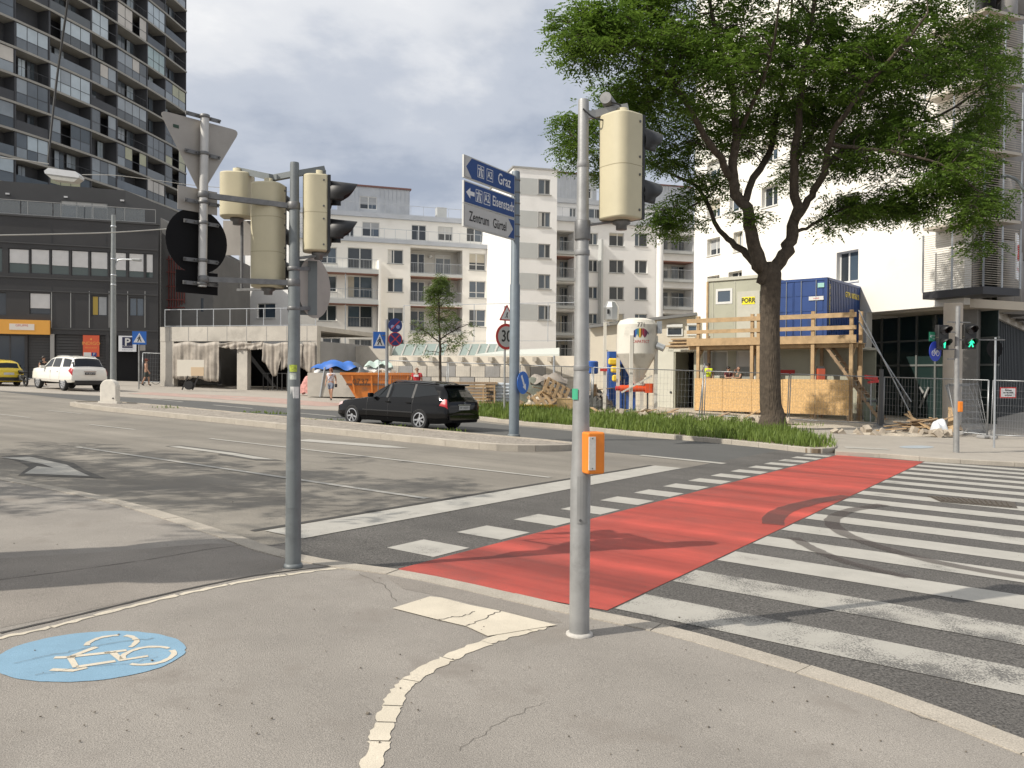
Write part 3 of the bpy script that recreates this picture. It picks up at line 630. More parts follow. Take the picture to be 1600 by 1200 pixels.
def tarp(W, u0, u1, ztop, lows, d, m, parent, name='tarp', amp=.045, seed=1, nz=10):
    rnd = random.Random(seed); nu = 14*(len(lows)-1); ph_ = [rnd.uniform(0, 6) for _ in range(4)]; vs = []
    for i in range(nu+1):
        f = i/nu*(len(lows)-1); k = min(int(f), len(lows)-2); lo = lows[k]+(lows[k+1]-lows[k])*(f-k)+rnd.uniform(-.04, .04)
        for j in range(nz+1):
            q = j/nz; u = u0+(u1-u0)*i/nu; dd = d+amp*(.3+q)*(math.sin(u*5+ph_[0])+.7*math.sin(u*13+ph_[1]+q*2)+.5*math.sin(u*23+ph_[3]))+.02*math.sin(q*9+u*4)
            vs.append(W.P(u, ztop-(ztop-lo)*q-.06*math.sin(u*3+ph_[2])*(1-q), dd))
    fs = [(i*(nz+1)+j, i*(nz+1)+j+1, (i+1)*(nz+1)+j+1, (i+1)*(nz+1)+j) for i in range(nu) for j in range(nz)]
    o = MB().add(vs, fs).build(name, m, parent, True); md = o.modifiers.new('s', 'SOLIDIFY'); md.thickness = .01; return o
zq = lambda y: WG.uv(370, y)[1]
a = gg(272, 536, 344, 600); tarp(WG, a[0], a[1], zq(535), [zq(v) for v in (592, 595, 590, 597, 596)], .12, TARP, garage, seed=1)
a = gg(344, 536, 412, 600); tarp(WG, a[0], a[1], zq(535), [zq(v) for v in (543, 545, 546, 547, 546)], .12, TARP, garage, seed=2)
a = gg(412, 536, 441, 600); tarp(WG, a[0], a[1], zq(536), [zq(v) for v in (563, 572, 588, 586, 560)], .1, TARP, garage, seed=3)
a = gg(441, 536, 474, 600); tarp(WG, a[0], a[1], zq(536), [zq(v) for v in (578, 574, 560, 568, 575)], .1, TARP, garage, seed=4)
a = gg(474, 536, 494, 600); tarp(WG, a[0], a[1], zq(536), [zq(v) for v in (575, 582, 590)], .1, TARP, garage, seed=5)
a = gg(399, 588, 452, 607); railing(WG, a[0], a[1], zg(*gR)+.1, 1.15, -.9, FRAMED, garage, gap=.32, bw=.04)
railing(WG, .2, WG.L-.2, zb0, 1.15, -.2, METAL, garage, gap=1.1, bw=.03)
# ---------------------------------------------------------------- white apartment building A
dA = Vector((.947, .321)); q = Vector(at(620, 570, 80).xy)
def onA(px):
    r = ray(px, 560); n = Vector((dA.y, -dA.x)); t = q.dot(n)/Vector((r.x, r.y)).dot(n); return Vector((r.x, r.y))*t
WA = Wall(onA(455), onA(765))
ap = thing('apartment_building', gp(*onA(600)), 'white apartment building with loggias, balcony railings and a zinc attic', 'building')
def ra(*r): return WA.rect(*r)
zA0 = zg(-10, 80)-.5; zA1 = WA.uv(620, 381)[1]; zA2 = WA.uv(620, 336)[1]
hA = []
for dy in (0, 44.5, 90.5):
    hA += [(497, 386+dy, 526, 411+dy, (.5,)), (543, 387+dy, 582, 421+dy, (.5, )), (605.6, 390+dy, 630, 412+dy, (.4,)), (733, 396+dy*.97, 758.6, 422.5+dy*.97, (.45,))]
hA += [(504, 528, 532, 541, (.5,)), (545, 530, 581, 543, (.5,)), (606, 530, 632, 545, (.5,))]
logg = [(641, 388.5, 722.5, 428), (641, 433, 722.5, 472.5), (641, 479, 722.5, 518)]
holesA = [ra(*h[:4]) for h in hA] + [ra(*l) for l in logg]
holed(WA, 0, WA.L, zA0, zA1, holesA, .2, PLASTER, ap)
for h in hA:
    r = ra(*h[:4]); f = window(WA, r, ap, .14, h[4], fr=FRAMEW, rail=.33 if h[0] > 730 else None)
    if h[0] == 543 or h[0] == 545: railing(WA, r[0], r[1], r[2], 1.0, -.05, FRAMEG, ap)
    else: WA.part('sill', r[0]-.08, r[1]+.08, r[2]-.07, r[2]-.004, -.15, .06, FRAMEG, ap)
for k, l in enumerate(logg):
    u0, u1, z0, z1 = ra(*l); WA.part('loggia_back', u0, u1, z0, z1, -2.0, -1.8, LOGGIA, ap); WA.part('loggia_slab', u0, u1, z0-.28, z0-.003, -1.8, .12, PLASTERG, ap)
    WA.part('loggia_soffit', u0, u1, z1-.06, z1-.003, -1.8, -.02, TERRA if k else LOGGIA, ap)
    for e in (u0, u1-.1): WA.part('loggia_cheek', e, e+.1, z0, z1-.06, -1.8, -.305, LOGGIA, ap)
    WL = Wall(WA.P(0, 0, -1.8).xy, WA.P(WA.L, 0, -1.8).xy); w_ = u1-u0
    for b0, b1, lo in ((.06, .34, .0), (.55, .85, .0 if k == 0 else .9)):
        window(WL, (u0+w_*b0, u0+w_*b1, z0+lo+.05, z1-.35), ap, -.08, (.55,), fr=FRAMEW)
    railing(WA, u0, u1, z0, 1.05, .05, METAL, ap, gap=.16)
    mb = MB(); mb.lathe([(.02, 0), (.16, .05), (.2, .16), (.14, .28), (.02, .32)], WL.P(u0+w_*.45, z1-.75, .18), 10).build('lamp_globe', FRAMEW, ap, True)
# balcony slabs and fin wall of the left bay
for y0, y1 in ((421.5, 428.5), (468.5, 476)):
    a = ra(500, y0, 590, y1); WA.part('balcony_slab', a[0], a[1], a[2], a[3], .002, 1.3, PLASTERG, ap); WA.part('balcony_soffit', a[0]+.05, a[1]-.05, a[2]-.08, a[2]-.004, .01, 1.2, TERRA, ap); railing(WA, a[0], a[1], a[3], .95, 1.24, METAL, ap, gap=.5)
a = ra(588.5, 408, 592, 520); WA.part('fin_wall', a[0], a[1], a[2], a[3], .002, 1.4, PLASTER, ap)
for x in (537,): a = ra(x, 425, x+1.6, 545); WA.part('downpipe', a[0], a[1], a[2], a[3], .9, 1.0, METAL, ap)
# setback storey
WA2 = Wall(WA.P(0, 0, -2.2).xy, WA.P(WA.L, 0, -2.2).xy)
hs = [(470, 341, 486, 364), (540, 346, 553, 372), (566, 347, 593, 369.5), (643, 351.5, 666, 376), (684, 354, 707, 376), (729, 356, 754, 378)]
holed(WA2, 0, WA2.L, zA1-.3, zA2, [WA2.rect(*h) for h in hs], .2, PLASTER, ap, 'setback_wall')
for h in hs: window(WA2, WA2.rect(*h), ap, .12, (.5,), fr=FRAMEW)
WA.part('terrace_slab', -.1, WA.L+.1, zA1, zA1+.42, -2.15, .25, ZINC, ap); railing(WA, 0, WA.L, zA1+.42, 1.0, .18, METAL, ap, gap=1.1, bw=.03)
WA2.part('roof_slab', -.1, WA.L+.1, zA2, zA2+.45, -9, .3, ZINC, ap); railing(WA2, 0, WA.L, zA2+.45, 1.0, .2, METAL, ap, gap=1.3, bw=.03)
WA3 = Wall(WA.P(0, 0, -4.2).xy, WA.P(WA.L, 0, -4.2).xy); a = WA3.rect(527, 293, 640, 335); ztp = a[3]
holed(WA3, a[0], a[1], zA2+.45, ztp, [WA3.rect(562, 307, 589, 327)], .2, ZINC, ap, 'attic_wall'); window(WA3, WA3.rect(562, 307, 589, 327), ap, .05, (.5,), fr=FRAMEW)
n = 17
for k in range(n+1): u = a[0]+(a[1]-a[0]-.05)*k/n; WA3.part('seam', u, u+.05, zA2+.5, ztp, .002, .06, ZINC, ap) if not (WA3.rect(562, 307, 589, 327)[0]-.05 < u < WA3.rect(562, 307, 589, 327)[1]) else None
WA3.part('attic_coping', a[0]-.15, a[1]+.15, ztp, ztp+.16, -5, .2, mat('coping_brown', (.16, .08, .07), .7), ap)
a = WA3.rect(683, 324, 698, 342); WA3.part('chimney', a[0], a[1], zA2+.4, a[3], -.9, 0, PLASTERG, ap)
bm_ = MB(); WA.box(bm_, .01, WA.L-.01, zA0, zA1-.01, -13, -2.01); bm_.build('building_core', PLASTER, ap); bm_ = MB(); WA2.box(bm_, .01, WA2.L-.01, zA1+.43, zA2-.01, -9, -.31); bm_.build('setback_core', PLASTER, ap)
# side strips between facade and core so the loggias stay closed
for l0, l1 in ((0, ra(*logg[0])[0]), (ra(*logg[0])[1], WA.L)): WA.part('inner_wall', l0+.01, l1-.005, zA0, zA1-.01, -2.0, -.31, PLASTER, ap)
# plain left end facing the sun
e0 = onA(455); eL = Vector(at(378, 560, 78).xy); WE = Wall(eL, e0)
he = [(402, 474, 430, 497)]
hz = WE.uv(420, 330)[1]
holed(WE, 0, WE.L, zA0, hz, [WE.rect(*h) for h in he], .2, PLASTERW, ap, 'end_wall')
for h in he: window(WE, WE.rect(*h), ap, .14, (.38,), fr=FRAMEW); r = WE.rect(*h); WE.part('sill', r[0]-.1, r[1]+.1, r[2]-.08, r[2]-.004, -.14, .08, FRAMEW, ap)
bm_ = MB(); WE.box(bm_, .01, WE.L, zA0, hz-.01, -12, -.31); bm_.build('end_core', PLASTERW, ap)
a = WE.rect(375, 336, 379.5, 512); WE.part('downpipe', a[0], a[1], a[2], a[3], .02, .2, METAL, ap)
# ---------------------------------------------------------------- block B, grey banded stair-head block
cB = Vector(at(800, 560, 73).xy); dB = Vector((.965, .26)); rB = ray(868.5, 560); nB = Vector((dB.y, -dB.x)); t = cB.dot(nB)/Vector((rB.x, rB.y)).dot(nB); pB1 = Vector((rB.x, rB.y))*t
WB = Wall(cB, pB1); blk = thing('banded_house_block', gp(*cB), 'tall white corner block with grey bands beside square windows', 'building')
zB1 = WB.uv(830, 264)[1]; zB0 = WB.uv(830, 546)[1]; zgB = zg(2, 73)-.3
rows = [(280, 304), (331, 355), (381, 403.5), (428.5, 451.5), (477, 500)]
hB = [(841, a_, 860, b_) for a_, b_ in rows]
holed(WB, 0, WB.L, zB0, zB1, [WB.rect(*h) for h in hB], .2, PLASTERW, blk)
for h in hB:
    r = WB.rect(*h); window(WB, r, blk, .05, (.55,), fr=FRAMEG, fw=.09); g = WB.rect(800, h[1]-2, 840, h[3]); WB.part('grey_band', .0, r[0]-.08, g[2], g[3], .002, .03, PLASTERG, blk)
    WB.part('sill', r[0]-.1, r[1]+.1, r[2]-.09, r[2]-.004, -.1, .1, FRAMEG, blk)
bm_ = MB(); WB.box(bm_, .01, WB.L-.01, zB0, zB1-.01, -14, -.31); bm_.build('block_core', PLASTERW, blk)
pS = onA(760); WSd = Wall(cB, pS+Vector((-.4, 4)))
zS = [WSd.uv(797, y)[1] for y in (320, 370, 420, 468)]
sideholes = [(.6, 1.9, z-1.4, z) for z in zS]
holed(WSd, 0, WSd.L, zgB, zB1-.02, sideholes, .2, PLASTER, blk, 'side_wall')
for h in sideholes: window(WSd, h, blk, .1, (.5,), fr=FRAMEW)
WB.part('roof_edge', -.1, WB.L+.1, zB1, zB1+.15, -14, .1, FRAMEG, blk)
for x in (826, 845): a = WB.rect(x, 546, x+4.5, 570); WB.part('column', a[0], a[1], zgB, zB0, -.6, -.2, PLASTERW, blk)
WB.part('recessed_entrance', .1, WB.L, zgB, zB0, -3.2, -3.0, LOGGIA, blk)
a = WB.rect(812, 521, 826, 546); window(WB, (a[0], a[1], zgB+.4, zB0-.2), blk, 2.8, (.5,), fr=FRAMEW)
# ---------------------------------------------------------------- wing C
q = Vector(at(960, 560, 86).xy); dC = Vector((.96, .28))
def onC(px):
    r = ray(px, 560); n = Vector((dC.y, -dC.x)); t = q.dot(n)/Vector((r.x, r.y)).dot(n); return Vector((r.x, r.y))*t
WC = Wall(onC(858), onC(1095)); wing = thing('apartment_wing', gp(*onC(980)), 'white apartment wing with dark loggia bays behind the banded block', 'building')
def rc(*r): return WC.rect(*r)
zC0 = zg(12, 86)-.4; zC1 = WC.uv(980, 352)[1]; zC2 = WC.uv(980, 317)[1]
hC = []
for a_, b_ in ((364, 384.5), (406, 426.5), (448, 468.5), (490, 508)):
    hC += [(952, a_, 975, b_, (.57,)), (992, a_+.5, 1011.5, b_+.5, (.35,)), (920, a_, 934, b_-2, (.5,))]
lgC = [(866, 360, 897, 393.5), (866, 400, 897, 435), (866, 442, 897, 478), (866, 486, 897, 520), (866, 526, 900, 560)] + [(1034, 366, 1083, 393), (1034, 408, 1083, 437), (1034, 450, 1083, 480), (1034, 490, 1083, 516)]
holed(WC, 0, WC.L, zC0, zC1, [rc(*h[:4]) for h in hC]+[rc(*l) for l in lgC], .2, PLASTERW, wing)
for h in hC: r = rc(*h[:4]); window(WC, r, wing, .14, h[4], fr=FRAMEW); WC.part('sill', r[0]-.08, r[1]+.08, r[2]-.08, r[2]-.004, -.14, .07, FRAMEG, wing)
WLC = Wall(WC.P(0, 0, -1.9).xy, WC.P(WC.L, 0, -1.9).xy)
for k, l in enumerate(lgC):
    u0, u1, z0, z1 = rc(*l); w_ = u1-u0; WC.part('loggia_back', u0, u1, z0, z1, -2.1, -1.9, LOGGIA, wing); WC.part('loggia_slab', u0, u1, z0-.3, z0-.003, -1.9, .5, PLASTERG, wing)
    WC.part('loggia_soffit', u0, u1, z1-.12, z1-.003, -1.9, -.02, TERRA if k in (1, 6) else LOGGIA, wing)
    for b0, b1 in ((.02, .44), (.54, .97)): window(WLC, (u0+w_*b0, u0+w_*b1, z0+.05, z1-.3), wing, -.08, (.55,), fr=FRAMEG)
    railing(WC, u0, u1, z0, 1.05, .44, METAL, wing, gap=.16)
for l0, l1 in ((rc(*lgC[0])[1], rc(*lgC[5])[0]), (rc(*lgC[5])[1], WC.L)): WC.part('inner_wall', l0+.01, l1-.01, zC0, zC1-.01, -2.0, -.31, PLASTERW, wing)
a = rc(1023, 345, 1032.5, 500); mb = MB(); mb.tube([WC.P((a[0]+a[1])/2, zC0, .5), WC.P((a[0]+a[1])/2, zC1, .5)], (a[1]-a[0])/2, 20).build('round_column', PLASTERW, wing, 'auto')
a = rc(934, 376, 937, 560); WC.part('fin_wall', a[0], a[1], a[2], a[3], .002, .9, PLASTERG, wing)
WC.part('terrace_slab', -.1, WC.L, zC1, zC1+.45, -2.2, .3, ZINC, wing); railing(WC, 0, WC.L, zC1+.45, 1.0, .2, METAL, wing, gap=1.2, bw=.03)
WC2 = Wall(WC.P(0, 0, -2.2).xy, WC.P(WC.L, 0, -2.2).xy); hh = [(890, 325, 900, 347), (920, 326, 939, 346), (966, 328, 985, 348), (1020, 331, 1042, 352)]
holed(WC2, 0, WC.L, zC1, zC2, [WC2.rect(*h) for h in hh], .2, PLASTERW, wing, 'setback_wall')
for h in hh: window(WC2, WC2.rect(*h), wing, .12, (.5,), fr=FRAMEW)
WC2.part('roof_slab', -.1, WC.L, zC2, zC2+.45, -9, .3, ZINC, wing); railing(WC2, 0, WC.L, zC2+.45, 1.0, .2, METAL, wing, gap=1.3, bw=.03)
WC3 = Wall(WC.P(0, 0, -4).xy, WC.P(WC.L, 0, -4).xy)
for x0, x1, y in ((862, 932, 272), (985, 1082, 290)):
    a = WC3.rect(x0, y, x1, 316); wr = WC3.rect((x0+x1)/2+15, y+22, (x0+x1)/2+27, y+38)
    holed(WC3, a[0], a[1], zC2+.45, a[3], [wr], .2, ZINC, wing, 'attic_wall'); window(WC3, wr, wing, .05, (.5,), fr=FRAMEW); n = int((a[1]-a[0])/.42)
    for k in range(n+1):
        u = a[0]+(a[1]-a[0]-.05)*k/n
        if not wr[0]-.06 < u < wr[1]: WC3.part('seam', u, u+.05, zC2+.5, a[3], .002, .06, ZINC, wing)
    WC3.part('attic_coping', a[0]-.1, a[1]+.1, a[3], a[3]+.14, -5, .15, MATS['coping_brown'], wing)
bm_ = MB(); WC.box(bm_, .01, WC.L-.01, zC0, zC1-.01, -14, -2.11); bm_.build('wing_core', PLASTERW, wing)
bm_ = MB(); WC2.box(bm_, .01, WC.L-.01, zC1+.46, zC2-.01, -9, -.31); bm_.build('setback_core', PLASTERW, wing)
# ---------------------------------------------------------------- big white building on the right
pR0 = Vector(at(1083, 560, 56).xy); dR = Vector((.39, -.92)).normalized()
def onR(px):
    r = ray(px, 560); n = Vector((dR.y, -dR.x)); t = pR0.dot(n)/Vector((r.x, r.y)).dot(n); return Vector((r.x, r.y))*t
cR = onR(1505); WR = Wall(pR0, cR)
big = thing('white_corner_building', gp(*cR), 'large bright white building with glazed ground floor and round columns', 'building')
zR0 = WR.uv(1430, 482)[1]; zR1 = 34.; zgR = zg(18, 44)-.3
hR = [(1105, 372, 1125, 398, (.5,)), (1146, 362, 1160, 392, (.5,)), (1105, 431, 1124, 460, (.5,)), (1138, 424, 1159, 452, (.5,)), (1307, 392, 1341, 440, (.42,)), (1307, 303, 1342, 346, (.42,)), (1303, 208, 1343, 260, (.42,)), (1140, 300, 1160, 330, (.5,)), (1105, 312, 1125, 340, (.5,)), (1060+45, 250, 1125, 280, (.5,)), (1303, 115, 1343, 165, (.42,)), (1190, 290, 1215, 322, (.5,)), (1190, 220, 1215, 252, (.5,))]
holed(WR, 0, WR.L, zR0, zR1, [WR.rect(*h[:4]) for h in hR], .3, PLASTER, big, thick=.4)
for h in hR: r = WR.rect(*h[:4]); window(WR, r, big, .28, h[4], fr=FRAMEW); WR.part('sill', r[0]-.06, r[1]+.06, r[2]-.08, r[2]-.004, -.28, .06, FRAMEW, big)
WR.part('lower_wall', 0, WR.uv(1353, 560)[0], zgR, zR0-.002, -.4, 0, PLASTER, big)
for z in (WR.uv(1330, 250)[1], WR.uv(1330, 360)[1]): pass
dS = Vector((.61, .79)); kp = [WR.P(.01, 0, -.41).xy, WR.P(WR.L-.02, 0, -.41).xy]; kp = [tuple(kp[0]), tuple(kp[1]), tuple(kp[1]+dS*30), tuple(kp[0]+dS*30)]
MB().prism(kp, (0, 0, zR0+.3), (1, 0, 0), (0, 1, 0), (0, 0, zR1-zR0-.31)).build('building_core', PLASTER, big)
# soffit over the set-back glass front
GFD = 2.6
WR.part('soffit', WR.uv(1353, 560)[0], WR.L-.02, zR0-.12, zR0+.28, -4.5, -.42, mat('soffit_beige', (.52, .46, .37), .8), big)
WGl = Wall(WR.P(0, 0, -GFD).xy, WR.P(WR.L, 0, -GFD).xy)
ua = WGl.uv(1352, 560)[0]; ub = WGl.uv(1560, 560)[0]; nz_ = 3; cols_ = 7; GLF = mat('shopfront_frame', (.20, .21, .20), .5, .3)
DGL = mat('shopfront_glass', (.018, .034, .032), .05, spec=.75)
for k in range(cols_):
    u0 = ua+(ub-ua)*k/cols_; u1 = ua+(ub-ua)*(k+1)/cols_; WGl.part('glazing_post', u0-.05, u0+.05, zgR, zR0-.13, -.1, .05, GLF, big)
    for j, (z0, z1) in enumerate(((zgR+.1, zgR+3.0), (zgR+3.1, zgR+4.3), (zgR+4.4, zR0-.15))): WGl.part('pane', u0+.05, u1-.05, z0, z1, -.05, -.02, DGL, big)
for z in (zgR+3.05, zgR+4.35): WGl.part('glazing_rail', ua, ub, z-.05, z+.05, -.08, .04, GLF, big)
for k in (2, 3):
    u0 = ua+(ub-ua)*k/cols_; u1 = ua+(ub-ua)*(k+1)/cols_; mb = MB(); s_ = 1 if k == 2 else -1
    mb.beam(WGl.P(u0+.3, zgR+1.9 if s_ > 0 else zgR+.8, .1), WGl.P(u1-.3, zgR+.8 if s_ > 0 else zgR+1.9, .1), .06, .1); mb.beam(WGl.P(u0+.3, zgR+.8 if s_ > 0 else zgR+1.9, .12), WGl.P(u1-.6, zgR+1.6, .12), .06, .1); mb.build('door_brace', FRAMEG, big)
# round column at the corner, second face along the side street
cc = Vector(G(1487, 668)); mb = MB(); cz = zg(cc.x, cc.y); wcol = 13.5*cc.y/F
ztop = CAMH + ray(1487, 474).z*cc.y/ray(1487, 474).y
mb.tube([(cc.x, cc.y, cz), (cc.x, cc.y, ztop)], wcol, 28).build('round_column', mat('column_beige', (.50, .44, .37), .85, var=.1, vscale=1), big, 'auto')
pS0 = Vector(G(1512, 668))+Vector((1.2, 2.0)); dS = Vector((.61, .79)); WSt = Wall(pS0, pS0+dS*40)
zs1 = WSt.uv(1552, 488)[1]; nn = 30; zsg = zg(pS0.x, pS0.y)-.3
WSt.part('side_pier', -.1, 1.2, zsg, zs1, -.5, .3, mat('pier_concrete', (.20, .19, .175), .85, var=.1), big)
LGL = mat('side_glass', (.36, .40, .42), .08, spec=.7, var=.35, vscale=.6)
for k in range(nn):
    u0 = 1.2+k*.85; WSt.part('side_mullion', u0, u0+.12, zsg, zs1-.4, -.1, .22, mat('mullion_dark', (.05, .055, .06), .5), big); WSt.part('side_pane', u0+.12, u0+.85, zsg+.1, zs1-.45, -.06, -.02, LGL, big)
WSt.part('side_beam', -.1, 30, zs1-.4, zs1+.7, -.8, .35, mat('beam_beige', (.42, .38, .32), .85), big)
# upper side: grey textured skin with projecting mesh balcony and wavy parapet sheets
SKIN = mat('side_skin_grey', (.24, .225, .21), .7, var=.1, vscale=.6)
WSu = Wall(cR+Vector((.05, -.1)), cR+dS*30)
bm_ = MB(); WSu.box(bm_, .8, 30, zR0+.3, zR1-.5, -.25, .15); bm_.build('side_upper_wall', SKIN, big)
ST = mat('balcony_steel', (.045, .045, .05), .5, .3)
MESHM = mat('balcony_mesh', (.48, .43, .36), .6, .2)
def wavy(W, u0, u1, z0, z1, d, amp, m, nm):
    n = 40; vs = []
    for i in range(n+1):
        u = u0+(u1-u0)*i/n; dd = d+amp*math.sin((u-u0)*1.5)
        vs += [W.P(u, z0, dd), W.P(u, z1, dd)]
    o = MB().add(vs, [(2*i, 2*i+2, 2*i+3, 2*i+1) for i in range(n)]).build(nm, m, big, True); md = o.modifiers.new('s', 'SOLIDIFY'); md.thickness = .06; return o
levels = [WR.uv(1500, 455)[1]+k*3.05 for k in range(6)]
for k, z in enumerate(levels):
    # slab of the corner balcony projects past the white wall
    uL = WR.uv(1463, 440)[0]; mb = MB(); a, b = WR.P(uL, z, .9), WR.P(WR.L+1.6, z, .9); c, d = WR.P(WR.L+1.6, z, -1.5), WR.P(uL, z, -.0)
    mb.prism([(p.x, p.y) for p in (a, b, c, d)], (0, 0, z-.32 if k == 0 else z-.12), (1, 0, 0), (0, 1, 0), (0, 0, .34 if k == 0 else .13)).build('balcony_slab', ST if k == 0 else MESHM, big)
    wavy(WSu, 2.2, 24, z-.45, z+2.55, 1.0, .55, SKIN, 'wavy_parapet')
    if k < 4:
        for e0, e1 in ((a, b), (b, c)):
            for u in (0, .5, 1): p = e0.lerp(e1, u); MB().tube([(p.x, p.y, z+.0), (p.x, p.y, z+2.7)], .045, 8).build('balcony_post', METAL, big)
            mb = MB()
            for j in range(26): mb.beam((e0.x, e0.y, z+.12+j*.1), (e1.x, e1.y, z+.12+j*.1), .02, .018)
            o = mb.build('balcony_mesh', MESHM, big); o['kind'] = 'stuff'
p = WSu.P(WSu.uv(1588, 402, 1.75)[0], 9., 1.75)
zc_ = at(1592, 402, p.y).z
sg = thing('company_sign', (p.x, p.y, zc_-1.6), 'white upright company sign with red knot emblem on the grey side facade', 'sign')
mb = MB(); ea = Vector((WSu.e.x, WSu.e.y, 0)); mb.prism([(-.55, -1.05), (.55, -1.05), (.55, .85), (.35, 1.05), (-.55, 1.05)], (p.x, p.y, zc_), ea, (0, 0, 1), Vector((WSu.n.x, WSu.n.y, 0))*.06); mb.build('sign_plate', MATS['sign_white'], sg)
RED_ = mat('sign_red', (.55, .03, .03), .5); q_ = Vector((p.x, p.y, zc_))+Vector((WSu.n.x, WSu.n.y, 0))*.075
mb = MB(); mb.tube([q_+ea*(.24*math.sin(t_*.5))+Vector((0, 0, .2+.34*math.cos(t_*.25))) for t_ in range(0, 26)], .035, 6).build('emblem', RED_, sg)
mb = MB(); put_text(mb, 'metro', .24, q_+Vector((0, 0, -.55)), ea if ea.cross(Vector((0, 0, 1))).dot(q_) < 0 else -ea, (0, 0, 1)); mb.build('lettering', RED_, sg)
# ================================================================ street furniture
POLE = mat('pole_galvanised', (.30, .30, .295), .5, .35, var=.16, vscale=5, bump=.05, bscale=60, stain=(.22, .22, .215), stscale=3)
POLED = mat('pole_painted_grey', (.15, .165, .17), .5, .1, var=.15, vscale=5, stain=(.11, .12, .125), stscale=3)
BEIGE = mat('signal_beige', (.50, .45, .31), .55, var=.07, vscale=4, bump=.03, bscale=30)
BEIGED = mat('signal_beige_dim', (.50, .44, .29), .55, var=.07, vscale=4)
BLACKP = mat('black_plastic', (.018, .018, .019), .5, var=.1, vscale=8)
SIGNBK = mat('sign_back_grey', (.36, .335, .305), .55, .25, var=.12, vscale=4)
SIGNBLK = mat('sign_back_black', (.008, .008, .009), .75, spec=.15)
CLAMP = mat('clamp_steel', (.17, .17, .17), .5, .5, var=.2, vscale=20)
BOLT = mat('bolt_steel', (.12, .12, .12), .5, .6)
SBLUE = mat('sign_blue', (.015, .055, .20), .45, var=.05, vscale=6)
SBLUEB = mat('sign_blue_bright', (.02, .13, .48), .45)
SWHITE = mat('sign_face_white', (.66, .67, .68), .5)
SGREY = mat('sign_face_grey', (.46, .46, .45), .5, var=.04)
SRED = mat('sign_face_red', (.50, .035, .03), .5)
def zpx(px, py, Y): return at(px, py, Y).z
def signal_head(parent, c, f, n, m=BEIGE, w=.27, dp=.19, lh=.3, lit=None, visor=True, front=BLACKP, cap=True):
    """housing centred on c, lights face the direction f; rounded back"""
    f = Vector((f[0], f[1], 0)).normalized(); r = Vector((f.y, -f.x, 0)); h = lh*n; c = Vector(c)
    pl_ = [(-w/2, 0), (-w/2, -dp*.3)] + [(-w/2*math.copysign(abs(math.cos(a))**.62, math.cos(a)), -dp*.3-dp*.62*math.sin(a)**.62) for a in [R_(8+8.2*k) for k in range(0, 21)]] + [(w/2, -dp*.3), (w/2, 0)]
    mb = MB(); mb.prism(pl_, c-Vector((0, 0, h/2)), r, f, (0, 0, h)); o = mb.build('signal_housing', m, parent, 'auto')
    bv = o.modifiers.new('b', 'BEVEL'); bv.width = .012; bv.segments = 2; bv.limit_method = 'ANGLE'; bv.angle_limit = R_(50)
    for k in range(1, n):
        z = c.z-h/2+h*k/n; g = MB(); g.prism([(x*1.003, y*1.004) for x, y in pl_], (c.x, c.y, z-.002), r, f, (0, 0, .004)); g.build('housing_joint', mat('joint_line_brown', (.30, .26, .17), .7), o)
    mb = MB(); mb.obox(c+f*.012, r*(w/2-.004), f*.012, Vector((0, 0, h/2-.004))); mb.build('front_plate', front, parent)
    for k in range(n):
        z = c.z-h/2+h*(k+.5)/n; p = Vector((c.x, c.y, z))+f*.025
        lens = MB().tube([p, p+f*.012], .1, 20).build('lens', mat('lens_dark', (.02, .012, .01), .2), parent)
        if lit == k: lens.data.materials[0] = mat('lens_off_black', (.01, .02, .012), .3)
        if visor:
            vs = []; nseg = 24
            for i in range(nseg+1):
                a = R_(-25+230*i/nseg); d = r*math.cos(a)*.118+Vector((0, 0, 1))*math.sin(a)*.118; ln = .10+.12*max(0, math.sin(a))**.5
                vs += [p-f*.005+d, p+d*.92+f*ln]
            o2 = MB().add(vs, [(2*i, 2*i+2, 2*i+3, 2*i+1) for i in range(nseg)]).build('visor', BLACKP, parent, True); md = o2.modifiers.new('s', 'SOLIDIFY'); md.thickness = .006
        for sgn in (-1, 1):
            for dz in (-.1, .1):
                q = Vector((c.x, c.y, z+dz*lh/.3))+r*sgn*(w/2)-f*.03; MB().tube([q-r*sgn*.004, q+r*sgn*.005], .008, 6).build('screw', BOLT, o)
    if cap:
        for sg_, z in ((1, c.z+h/2), (-1, c.z-h/2)): MB().lathe([(.05, 0), (.05, .012), (.034, .02), (.034, .045)] if sg_ > 0 else [(.034, -.055), (.034, -.03), (.055, -.018), (.055, 0)], (c.x-f.x*.06, c.y-f.y*.06, z), 16).build('mount_collar', m if sg_ > 0 else CLAMP, parent, True)
    return o
def lathe_pole(parent, base, prof, m, name='pole'): return MB().lathe(prof, base, 28).build(name, m, parent, 'auto')
